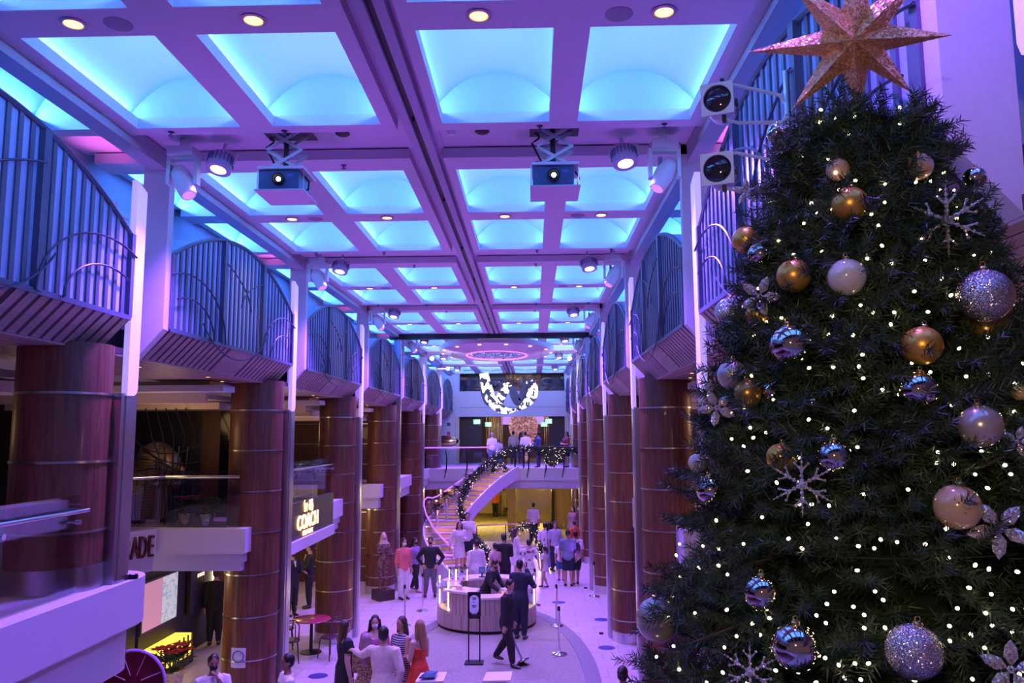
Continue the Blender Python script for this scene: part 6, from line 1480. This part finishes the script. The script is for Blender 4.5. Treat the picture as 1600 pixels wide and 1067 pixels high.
# ---- on the landing
def land_p(u, vh, y, lab, **k):
    p = py(u, vh, y); return person(lab, (p.x, y, ZM+0.002), **k)
land_p(769, 683, 38.2, 'person in white top leaning on the landing rail, left of the garland', face=190, H=1.62, top=(CL['white'], .47, .5, .02), bottom=('trousers', CL['slate'], .05), hair=('short', 'grey'), skin='light', lean=0.12)
land_p(779, 690, 37.6, 'child in violet grey clothes beside the person in white on the landing', face=170, H=1.32, top=(CL['lgrey'], .47, .5, .02), bottom=('trousers', CL['slate'], .05), hair=('short', 'brown'), skin='light')
land_p(802, 677, 40.6, 'man in beige shirt and dark trousers on the landing before the flower display', face=185, H=1.72, top=(CL['beige'], .47, .5, .02), bottom=('trousers', CL['dark'], .05), hair=('short', 'black'), skin='tan')
land_p(814, 679, 41.6, 'person in brown shirt half hidden behind the man in the white shirt on the landing', face=160, H=1.66, top=(CL['beige'], .47, .9, .02), bottom=('trousers', CL['black'], .05), hair=('long', 'black'), skin='tan', fem=True)
land_p(821, 679, 38.6, 'man in white shirt and dark trousers on the landing, his back turned', face=180, H=1.68, top=(CL['white'], .47, .95, .02), bottom=('trousers', CL['navy'], .05), hair=('short', 'black'), skin='tan', shoes=shoe_w)
land_p(841, 677, 37.0, 'man in blue suit standing on the landing by the wreath', face=250, H=1.66, top=(CL['blue'], .42, .98, .02), bottom=('trousers', CL['navy'], .05), hair=('short', 'black'), skin='tan', arms=('fwd', 'phone'))
land_p(885, 677, 36.8, 'woman in dark red top and black skirt standing at the right end of the landing', face=300, H=1.66, top=(CL['wine'], .5, .4, .02), bottom=('skirt', CL['black'], .3), hair=('long', 'black'), skin='tan', fem=True, arms=('phone', 'fwd'), w=1.12)
# ---- left side
person('man in black suit with mask standing left, under the black shop fascia', foot(455, 962), 50, 1.80, top=(CL['black'], .42, .98, .03), bottom=('trousers', CL['black'], .05), hair=('short', 'black'), mask=mask_k, skin='tan', tie=True, arms=('down', 'fwd'))
person('second man in black suit under the shop fascia, nearer the third wooden column', foot(482, 950), 290, 1.82, top=(CL['black'], .42, .98, .03), bottom=('trousers', CL['black'], .05), hair=('short', 'black'), skin='tan', tie=True, arms=('fwd', 'fwd'))
person('woman in blue denim jacket on the mid deck behind the glass, above the shop fascia', (-5.55, 15.3, ZM+0.032), 180, 1.66, top=(CL['slate'], .48, .98, .03), bottom=('trousers', CL['dark'], .05), hair=('long', 'black'), skin='tan', fem=True, arms=('bag', 'bag'))
person('man in black clothes standing with his back turned by the menu board', foot(334, 1008), 195, 1.78, top=(CL['black'], .46, .98, .03), bottom=('trousers', CL['black'], .05), hair=('short', 'brown'), skin='tan', arms=('fwd', 'down'))
lan = M('lanyard', (0.02, 0.02, 0.04), 0.6)
def lanyard(o, H):
    q = MB().tube([(-.05*H, .0, .83*H), (-.03*H, -.075*H, .76*H), (0, -.078*H, .66*H), (.03*H, -.075*H, .76*H), (.05*H, 0, .83*H)], .005*H, 6); q.build('lanyard', lan, None).parent = o
lanyard(person('man in white uniform shirt with dark lanyard and black mask, left of the second column', head(334, 1022, 1.74), 30, 1.74, top=(CL['white'], .47, .45, .02), bottom=('trousers', CL['black'], .05), hair=('short', 'black'), mask=mask_k, skin='brown', arms=('down', 'chin'), near=True), 1.74)
lanyard(person('man in white uniform shirt with lanyard, right of the second column', head(449, 1021, 1.72), 300, 1.72, top=(CL['white'], .47, .45, .02), bottom=('trousers', CL['black'], .05), hair=('short', 'black'), skin='brown', arms=('fwd', 'down'), near=True), 1.72)
person('person with black hair at the lower edge, left of the tree', head(973, 1040, 1.66), 160, 1.66, top=(CL['dark'], .47, .9, .02), bottom=('trousers', CL['black'], .05), hair=('bun', 'black'), skin='tan', near=True)
# ---- the statue
stt = person('slim patterned brown statue of a woman with pale head on a dark plinth', (MX, MY, 0.30), 25, 1.66, hair=('straight', M('statue_pale', (0.62, 0.45, 0.38), 0.5)), shoes=None, skin=CL['tattoo'], arms=(((.02, -.05, -.15), (-.10, -.08, -.07)), ((.02, -.05, -.15), (-.10, -.08, -.09))), legs='stand', fem=True, w=0.92, name='statue', cat='statue')
MB().ball((0, -.012*1.66, .925*1.66), 1.66, 14, 10, (.038, .046, .056)).tube([(0, 0, .80*1.66), (0, 0, .89*1.66)], [.10*1.66*.9, .03*1.66], 14, ell=[(.10*1.66, .05*1.66), (.032*1.66, .032*1.66)], ref=(0, 1, 0)).build('pale_head', M('statue_pale', (0.62, 0.45, 0.38), 0.5), None).parent = stt
pt_ = thing('plinth', 'low dark square plinth carrying the patterned statue', 'plinth', (MX, MY, 0), radians(38))
MB().box((0, 0, 0.15), (0.52, 0.52, 0.30)).build('block', M('plinth_brown', (0.05, 0.025, 0.02), 0.5), None, smooth=False).parent = pt_
def hand_at(root, face, H, s, arm):
    e, wv = ARMS[arm] if isinstance(arm, str) else arm; R_ = Matrix.Rotation(radians(face), 3, 'Z')
    return root.location + R_ @ Vector((s*(.103+wv[0])*H, (.004+wv[1]-.03)*H, (.797+wv[2])*H))
for o_ in list(COL.objects):
    lb = o_.get('label', '')
    if lb.startswith('blonde woman in long red'):
        q = hand_at(o_, 236, 1.72, -1, 'phone'); z_ = MB().box(q+Vector((-0.02, -0.01, 0.03)), (0.012, 0.075, 0.15), rz=radians(-34)).build('mobile_phone', black_m); tag(z_, 'black mobile phone held by the blonde woman in red', 'phone')
    if lb.startswith('woman in black and white striped'):
        q = hand_at(o_, 325, 1.74, -1, 'phone')
        g_ = thing('wine_glass', 'stemmed glass held by the woman in the striped dress', 'glass', tuple(q)); MB().lathe([(0.0, 0), (0.032, 0), (0.004, 0.006), (0.004, 0.08), (0.03, 0.11), (0.036, 0.15), (0.030, 0.185)], 14, q+Vector((0, 0, -0.06))).build('bowl', glass_m, g_)
    if lb.startswith('man in navy suit standing'):
        q = hand_at(o_, 160, 1.86, -1, 'ear'); z_ = MB().box(q+Vector((0.0, 0.01, 0.05)), (0.06, 0.012, 0.14), rz=radians(70)).build('mobile_phone', black_m); tag(z_, 'black mobile phone at the ear of the man in the navy suit', 'phone')
cp = Vector(foot(817, 1036, 0.05)); hp_ = py(795, 984, cp.y+0.25); dirv = (hp_-cp).normalized()
cs_ = stanchion(cp.x, cp.y, 0.0, 'chrome barrier post with round base, tilted and carried by the striding man')
cs_.location = cp+Vector((0, 0, 0.02)); cs_.rotation_euler = Vector((0, 0, 1)).rotation_difference(dirv).to_euler()
def held(label, cat, name, mb, mat): o = mb.build(name, mat); return tag(o, label, cat)

# ---- one pass turns every figure into continuous surfaces
tmp = []
for root, nm, mb, mat, vox, hm in JOBS:
    me = mb.mesh(nm, mat, smooth=False); o = bpy.data.objects.new('temporary_body', me); COL.objects.link(o)
    r = o.modifiers.new('r', 'REMESH'); r.mode = 'VOXEL'; r.voxel_size = vox; r.use_smooth_shade = True
    s = o.modifiers.new('s', 'SMOOTH'); s.factor = 0.5; s.iterations = 3
    tmp.append(o)
bpy.context.view_layer.update(); dg = bpy.context.evaluated_depsgraph_get()
done = []
for (root, nm, mb, mat, vox, hm), o in zip(JOBS, tmp):
    me = bpy.data.meshes.new_from_object(o.evaluated_get(dg)); me.name = nm
    if hm is not None:
        bm = bmesh.new(); bm.from_mesh(me); hme = hm.mesh('hand', mat); bm.from_mesh(hme); bm.to_mesh(me); bm.free(); bpy.data.meshes.remove(hme)
    me.materials.clear(); me.materials.append(mat); me.polygons.foreach_set('use_smooth', [True]*len(me.polygons)); done.append((root, nm, me))
for o in tmp:
    m_ = o.data; bpy.data.objects.remove(o); bpy.data.meshes.remove(m_)
for root, nm, me in done:
    o = bpy.data.objects.new(nm, me); COL.objects.link(o); o.parent = root

# ================================================================== CHRISTMAS TREE
TY = 3.0; tcp = py(1338, 210, TY); TX = tcp.x; TZ1 = 5.98
def TR(z): return 0.29 + max(0.0, (TZ1-0.05-z))*0.29
tree = thing('christmas_tree', 'big dark green Christmas tree with lights and baubles in the right foreground', 'tree', (TX, TY, ZM))
rng = np.random.default_rng(5)
def fir(n_bough, zlo, zhi, inner, outer, ntw, nn, nl, nw, front=None):
    P = []; Dv = []; stems = MB()
    for b in range(n_bough):
        while True:
            z = zlo+(zhi-zlo)*rng.random()**0.85; az = rng.random()*2*pi
            if front is None or cos(az-(-pi/2-0.35)) > front or rng.random() < 0.25: break
        R = TR(z)*(outer+rng.normal()*0.07); r0 = TR(z)*inner
        el = 0.12+rng.normal()*0.22+(0.55 if z > zhi-0.25 else 0)
        d = np.array([cos(az)*cos(el), sin(az)*cos(el), sin(el)]); side = np.array([-sin(az), cos(az), 0]); upv = np.cross(d, side)
        base = np.array([TX+cos(az)*r0, TY+sin(az)*r0, z-0.02]); L = max(0.10, R-r0)
        if b % 3 == 0: stems.tube([base, base+d*L], [0.008, 0.004], 4)
        for t in range(ntw):
            f = (t+0.5)/ntw; o = base+d*L*(0.15+0.85*f); sgn = 1 if t % 2 else -1
            td = d*0.75+side*sgn*(0.75-0.45*f)+upv*rng.normal()*0.35+np.array([0, 0, -0.10+0.18*f]); td /= np.linalg.norm(td)
            tl = 0.11*(0.75+0.5*rng.random())*(1.1-0.25*f)
            k = np.arange(nn); q = (k+0.5)/nn; ang = k*2.399+rng.random()*6
            s2 = np.cross(td, [0, 0, 1.0]); s2 /= np.linalg.norm(s2)+1e-9; u2 = np.cross(s2, td)
            rad = np.cos(ang)[:, None]*s2+np.sin(ang)[:, None]*u2
            nd = td*0.62+rad*0.78; nd /= np.linalg.norm(nd, axis=1, keepdims=True)
            P.append(o+td*(tl*q)[:, None]); Dv.append(nd)
    P = np.concatenate(P); Dv = np.concatenate(Dv); n = len(P)
    return P, Dv, nl*(0.7+0.6*rng.random(n)), np.full(n, nw), stems
tree_m = pattern('tree_needles', [(0.007, 0.018, 0.012), (0.014, 0.034, 0.020), (0.028, 0.055, 0.030), (0.045, 0.075, 0.040)], 'noise', 9, (0.40, 0.52, 0.64), 0.5, const=False, detail=3)
P1, D1, L1, W1, stems = fir(1000, 3.45, TZ1, 0.42, 1.0, 8, 44, 0.036, 0.0040, front=-0.15)
stuff(put('needles', needle_mesh(P1, D1, L1, W1, 'needles', tree_m), tree))
stuff(stems.build('twigs', M('twig_brown', (0.05, 0.03, 0.02), 0.8), tree))
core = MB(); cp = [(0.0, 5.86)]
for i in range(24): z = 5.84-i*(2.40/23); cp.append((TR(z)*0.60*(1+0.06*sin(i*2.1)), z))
cp.append((0.0, 3.44)); core.lathe(cp, 28, (TX, TY, 0)).build('dark_core', M('core_shade', (0.006, 0.011, 0.008), 0.95, nscale=14, var=0.5, bump=1.0), tree)  # solid near-black core painted as the shade between the boughs
MB().tube([(TX, TY, ZM), (TX, TY, 5.95)], [0.07, 0.02], 10).build('trunk', M('trunk_brown', (0.06, 0.04, 0.03), 0.9), tree)
MB().lathe([(0.0, 0.0), (0.30, 0.0), (0.30, 0.05), (0.12, 0.09), (0.0, 0.09)], 24, (TX, TY, ZM)).build('stand', blackm_m, tree)

def on_tree(u, v, off):
    """where the line of sight meets the tree's outline grown by off (or passes it closest)"""
    d = ray(u, v); best = None
    for i in range(400):
        t = 1.2+i*0.008; p = CAM+d*t
        q = sqrt((p.x-TX)**2+(p.y-TY)**2)-(TR(p.z)+off)
        if q <= 0: return p
        if best is None or q < best[0]: best = (q, p)
    return best[1]
# ---- fairy lights
fb_m = M('fairy_bulb', (1, 0.9, 0.75), 0.3, em=(1.0, 0.80, 0.52), es=8.0)
bulb_me = MB().ball((0, 0, 0), 0.0053, 8, 6, (1, 1, 1.3)).mesh('bulb', fb_m)
fl_ = thing('fairy_lights', 'string of small warm white lights wound round the Christmas tree', 'string lights', (TX, TY, ZM+0.1))
wires = MB(); prev = None; nb_ = 0
grid = []
while nb_ < 235:
    v = 150+930*rng.random()**0.8; hw = 165+0.235*(v-150); u = 1335+0.05*(v-150)+(2*rng.random()-1)*hw*1.02
    if u > 1615: continue
    if any((u-a)**2+(v-b)**2 < 16**2 for a, b in grid): continue
    grid.append((u, v)); p = on_tree(u, v, -0.03+0.05*rng.random())
    if sqrt((p.x-TX)**2+(p.y-TY)**2) > TR(p.z)+0.03: continue
    put('bulb', bulb_me, fl_, loc=p, rot=(rng.random()*3, rng.random()*3, 0)); nb_ += 1
hel = []
for i in range(520):
    z = 3.5+2.4*i/520; a = i*0.19; r = TR(z)*0.86; hel.append((TX+r*cos(a), TY+r*sin(a), z))
wires.tube(hel, 0.0025, 4, cap=False).build('wire', M('light_wire', (0.012, 0.02, 0.014), 0.6), fl_)

# ---- baubles
gold_b = M('bauble_gold', (0.72, 0.38, 0.07), 0.34, 0.65, var=0.05)
bronze_b = M('bauble_bronze', (0.42, 0.25, 0.07), 0.30, 0.7, var=0.05)
silver_b = M('bauble_silver', (0.60, 0.57, 0.57), 0.34, 0.6, var=0.04)
white_b = M('bauble_white', (0.66, 0.60, 0.56), 0.12, coat=1.0, var=0.02)
peach_b = M('bauble_peach', (0.66, 0.42, 0.28), 0.16, coat=1.0, var=0.03)
cream_b = M('bauble_cream', (0.58, 0.38, 0.20), 0.16, coat=1.0, var=0.03)
pearl_b = M('bauble_pearl', (0.50, 0.42, 0.40), 0.24, 0.4, coat=1.0, var=0.03)
mirror_b = M('bauble_mirror', (0.82, 0.72, 0.62), 0.045, 1.0, var=0.03)
def glitter(name, c1, c2, sc=260, metal=0.8, rough=0.25, strength=1.0):
    m = bpy.data.materials.new(name); m.use_nodes = True; nt = m.node_tree; b = nt.nodes['Principled BSDF']
    tc = nt.nodes.new('ShaderNodeTexCoord'); v = nt.nodes.new('ShaderNodeTexVoronoi'); v.inputs['Scale'].default_value = sc
    nt.links.new(tc.outputs['Object'], v.inputs['Vector']); s = nt.nodes.new('ShaderNodeSeparateColor'); nt.links.new(v.outputs['Color'], s.inputs[0])
    rp = nt.nodes.new('ShaderNodeValToRGB'); rp.color_ramp.elements[0].color = c1+(1,); rp.color_ramp.elements[1].color = c2+(1,); rp.color_ramp.elements[1].position = 0.9
    nt.links.new(s.outputs[0], rp.inputs[0]); nt.links.new(rp.outputs[0], b.inputs['Base Color'])
    # every flake faces its own way
    vm = nt.nodes.new('ShaderNodeVectorMath'); vm.operation = 'MULTIPLY_ADD'; vm.inputs[1].default_value = (strength,)*3; vm.inputs[2].default_value = (-strength/2,)*3
    nt.links.new(v.outputs['Color'], vm.inputs[0]); g = nt.nodes.new('ShaderNodeNewGeometry'); ad = nt.nodes.new('ShaderNodeVectorMath'); ad.operation = 'ADD'
    nt.links.new(g.outputs['Normal'], ad.inputs[0]); nt.links.new(vm.outputs[0], ad.inputs[1]); nz = nt.nodes.new('ShaderNodeVectorMath'); nz.operation = 'NORMALIZE'
    nt.links.new(ad.outputs[0], nz.inputs[0]); nt.links.new(nz.outputs[0], b.inputs['Normal'])
    b.inputs['Metallic'].default_value = metal; b.inputs['Roughness'].default_value = rough; return m
glit_b = glitter('bauble_glitter', (0.45, 0.38, 0.40), (0.92, 0.86, 0.88), 42, 0.9, 0.22, 1.1)
star_m = glitter('star_glitter', (0.40, 0.17, 0.08), (0.95, 0.52, 0.28), 150, 0.35, 0.3, 0.8)
cap_m = M('bauble_cap', (0.6, 0.45, 0.2), 0.3, 1.0)
ball_me = {}
def bauble(u, v, rpx, mat, label, off=0.02, grp=None):
    p = on_tree(u, v, off); dist = (p-CAM).dot(fw); r = rpx*dist/FPX
    d = ray(u, v).normalized(); p = p - d*r*0.15
    t = thing('bauble', label, 'bauble', tuple(p), 0, 'Christmas tree baubles')
    if mat.name not in ball_me: ball_me[mat.name] = MB().ball((0, 0, 0), 1.0, 36, 24).mesh('ball', mat, ang=3)
    put('ball', ball_me[mat.name], t, scale=(r, r, r), keep=False)
    ax = Vector((0.15*sin(u), -0.1, 1)).normalized()
    MB().lathe([(r*0.17, r*0.95), (r*0.19, r*1.06), (r*0.14, r*1.12), (0.0, r*1.13)], 14, (0, 0, 0), axis=ax).tube([ax*r*1.11+Vector((r*0.10*cos(a), 0, r*0.10+r*0.10*sin(a))) for a in np.linspace(0, 2*pi, 11)], r*0.022, 5, cap=False).build('cap', cap_m, None).parent = t
B = [(1213, 208, 15, mirror_b, 'small mirrored bauble at the top left of the tree, below the gold star', -.02), (1261, 228, 16, mirror_b, 'small mirrored bauble right of the topmost one, half in the needles', -.04),
 (1309, 265, 18, peach_b, 'smaller glossy peach bauble near the tree top, above the big matte gold one', -.02), (1436, 260, 21, peach_b, 'larger glossy peach bauble near the tree top, on the right', 0), (1523, 278, 17, mirror_b, 'small mirrored bauble at the upper right outline of the tree', .01),
 (1328, 319, 27, gold_b, 'large matte gold bauble in the upper middle of the tree', .03), (1165, 375, 21, gold_b, 'matte gold bauble at the left outline, just above a small mirrored one', .02), (1188, 397, 19, mirror_b, 'small mirrored bauble touching the gold one at the left outline', .03),
 (1240, 431, 26, gold_b, 'matte gold bauble with violet shine, left of the glossy white one', .02), (1323, 433, 29, white_b, 'glossy white bauble in the middle of the upper tree', .03), (1140, 488, 23, glit_b, 'small glittering silver bauble at the left outline', .03), (1184, 493, 19, gold_b, 'matte gold bauble behind the crystal flower, left side', .0),
 (1537, 488, 38, bronze_b, 'bronze bauble half hidden behind the big glittering one', -.03), (1539, 462, 41, glit_b, 'big glittering silver bauble at the right side of the tree', .06), (1236, 539, 33, mirror_b, 'large mirrored bauble left of the middle of the tree', .03), (1441, 540, 30, gold_b, 'large matte gold bauble right of the middle of the tree', .03),
 (1144, 586, 23, silver_b, 'matte silver bauble at the left outline above a bronze one', .04), (1168, 615, 21, bronze_b, 'bronze gold bauble under the matte silver one, left side', .02), (1110, 603, 9, white_b, 'tiny white bauble at the left outline beside the matte silver one', -.02), (1205, 611, 16, mirror_b, 'mirrored bauble half hidden in the needles right of the bronze one', -.05),
 (1435, 610, 29, mirror_b, 'mirrored bauble below the matte gold one on the right', .02), (1269, 630, 11, mirror_b, 'small mirrored bauble deep in the needles below the large mirrored one', -.06), (1532, 666, 33, pearl_b, 'pearly silver bauble at the right side of the tree', .04), (1594, 613, 13, cream_b, 'small cream bauble cut by the right picture edge', 0),
 (1220, 715, 22, gold_b, 'matte gold bauble beside the crystal snowflake in the lower left', .02), (1090, 724, 15, white_b, 'white bauble with violet shine at the left outline, above a mirrored one', .02), (1110, 766, 22, mirror_b, 'mirrored bauble at the left outline of the lower tree', .02), (1304, 714, 27, mirror_b, 'mirrored bauble right of the crystal snowflake', .02),
 (1496, 792, 35, cream_b, 'large glossy cream bauble at the right of the lower tree', .04), (1028, 968, 34, pearl_b, 'large pearly bauble at the lower left outline of the tree', .02), (1191, 927, 28, mirror_b, 'mirrored bauble above the biggest mirrored one in the lower tree', .02), (1244, 1011, 37, mirror_b, 'biggest mirrored bauble near the lower edge', .04),
 (1428, 1018, 42, glit_b, 'big glittering champagne bauble near the lower edge', .05)]
for b in B: bauble(b[0], b[1], b[2], b[3], b[4], b[5])
# ---- crystal ornaments
crys_m = glitter('crystal', (0.50, 0.42, 0.48), (0.95, 0.88, 0.92), 240, 0.6, 0.15, 1.1)
def snowflake(u, v, rpx, label):
    p = on_tree(u, v, 0.07); s = rpx*(p-CAM).dot(fw)/FPX; t = thing('crystal_snowflake', label, 'ornament', tuple(p), 0, 'crystal tree ornaments')
    fwd = (CAM-p).normalized(); xa = Vector((0, 0, 1)).cross(fwd).normalized(); ya = fwd.cross(xa)
    for k in range(6):
        a = 2*pi*k/6+0.5; d = xa*cos(a)+ya*sin(a); n_ = xa*-sin(a)+ya*cos(a); m = MB()
        for i in range(6): m.ball(d*s*(0.12+0.145*i)*1.0, s*(0.075-0.006*i), 6, 4)
        m.tube([d*s*0.1, d*s*1.0], [s*0.035, s*0.012], 5)
        for sg in (-1, 1): m.tube([d*s*0.45, d*s*0.66+n_*s*0.22*sg], [s*0.05, s*0.015], 5)
        for i in range(2): m.ball(d*s*0.66+n_*s*0.2*(1 if i else -1), s*0.05, 6, 4)
        m.build('arm', crys_m, None, smooth=False).parent = t
    MB().ball((0, 0, 0), s*0.13, 8, 6).build('centre', crys_m, None, smooth=False).parent = t
def crystal_flower(u, v, rpx, label, tint=None):
    p = on_tree(u, v, 0.06); s = rpx*(p-CAM).dot(fw)/FPX; t = thing('crystal_flower', label, 'ornament', tuple(p), 0, 'crystal tree ornaments')
    fwd = (CAM-p).normalized(); xa = Vector((0, 0, 1)).cross(fwd).normalized(); ya = fwd.cross(xa)
    for k in range(5):
        a = 2*pi*k/5+0.6+u*0.1; d = (xa*cos(a)+ya*sin(a)+fwd*0.25).normalized(); n_ = d.cross(fwd).normalized(); m = MB()
        pts = [d*s*0.1, d*s*0.4+n_*s*0.22, d*s*0.75+n_*s*0.18, d*s*1.0, d*s*0.75-n_*s*0.18, d*s*0.4-n_*s*0.22]
        m.add([q for q in pts]+[d*s*0.55+fwd*s*0.12, d*s*0.55-fwd*s*0.05], [(i, (i+1) % 6, 6) for i in range(6)]+[((i+1) % 6, i, 7) for i in range(6)])
        for i in range(5): m.ball(d*s*(0.2+0.17*i)+fwd*s*0.12, s*0.05, 5, 4)
        m.build('petal', tint or crys_m, None, smooth=False).parent = t
    m = MB()
    for k in range(6): m.ball((xa*cos(k*1.05)+ya*sin(k*1.05))*s*0.08+fwd*s*0.12, s*0.06, 6, 4)
    m.build('stamen', crys_m, None, smooth=False).parent = t
snowflake(1480, 345, 58, 'large crystal snowflake at the upper right of the tree')
snowflake(1253, 757, 50, 'crystal snowflake in the lower middle, under the mirrored bauble')
snowflake(1172, 1050, 46, 'crystal snowflake at the lower edge, left of the biggest mirrored bauble')
crystal_flower(1187, 463, 34, 'crystal flower in front of the matte gold bauble, left side')
crystal_flower(1120, 637, 31, 'crystal flower with violet gleam at the left outline of the tree')
crystal_flower(1166, 300, 22, 'small crystal flower at the upper left outline, near the white spotlight')
crystal_flower(1561, 826, 48, 'crystal flower at the right of the lower tree, below the cream bauble')
crystal_flower(1580, 1046, 46, 'crystal flower in the lower right corner')
crystal_flower(1590, 690, 26, 'crystal flower cut by the right picture edge, below the pearly bauble')
# ---- star on the top
sp0 = py(1335, 62, 2.75); k_ = 2.75/FPX
star = thing('tree_star', 'big copper glitter star with eight points on top of the tree', 'star', (sp0.x, 2.75, 6.0))
fwd = (CAM-sp0).normalized(); xa = Vector((0, 0, 1)).cross(fwd).normalized(); ya = fwd.cross(xa)
an = [175, 222, 270, 309, 351, 38, 85, 130]; ln = [163, 137, 122, 124, 138, 138, 135, 138]
tips = [sp0+(xa*cos(radians(a))+ya*sin(radians(a)))*(l*k_*1.03) for a, l in zip(an, ln)]
inn = []
for i in range(8):
    a0, a1 = an[i], an[(i+1) % 8]; a1 = a1+360 if a1 < a0 else a1; a = radians((a0+a1)/2); inn.append(sp0+(xa*cos(a)+ya*sin(a))*(52*k_))
c = sp0+fwd*0.085+Vector((0, 0, 0)); bk = sp0-fwd*0.085
for i in range(8):
    MB().add([c, inn[i-1], tips[i], inn[i], bk], [(0, 1, 2), (0, 2, 3), (4, 2, 1), (4, 3, 2), (0, 3, 4), (0, 4, 1)]).build('point', star_m, star, smooth=False)
MB().tube([sp0-fwd*0.03+Vector((0, 0, -0.1)), (TX, TY, 5.85)], 0.018, 8).build('spike', cap_m, star)
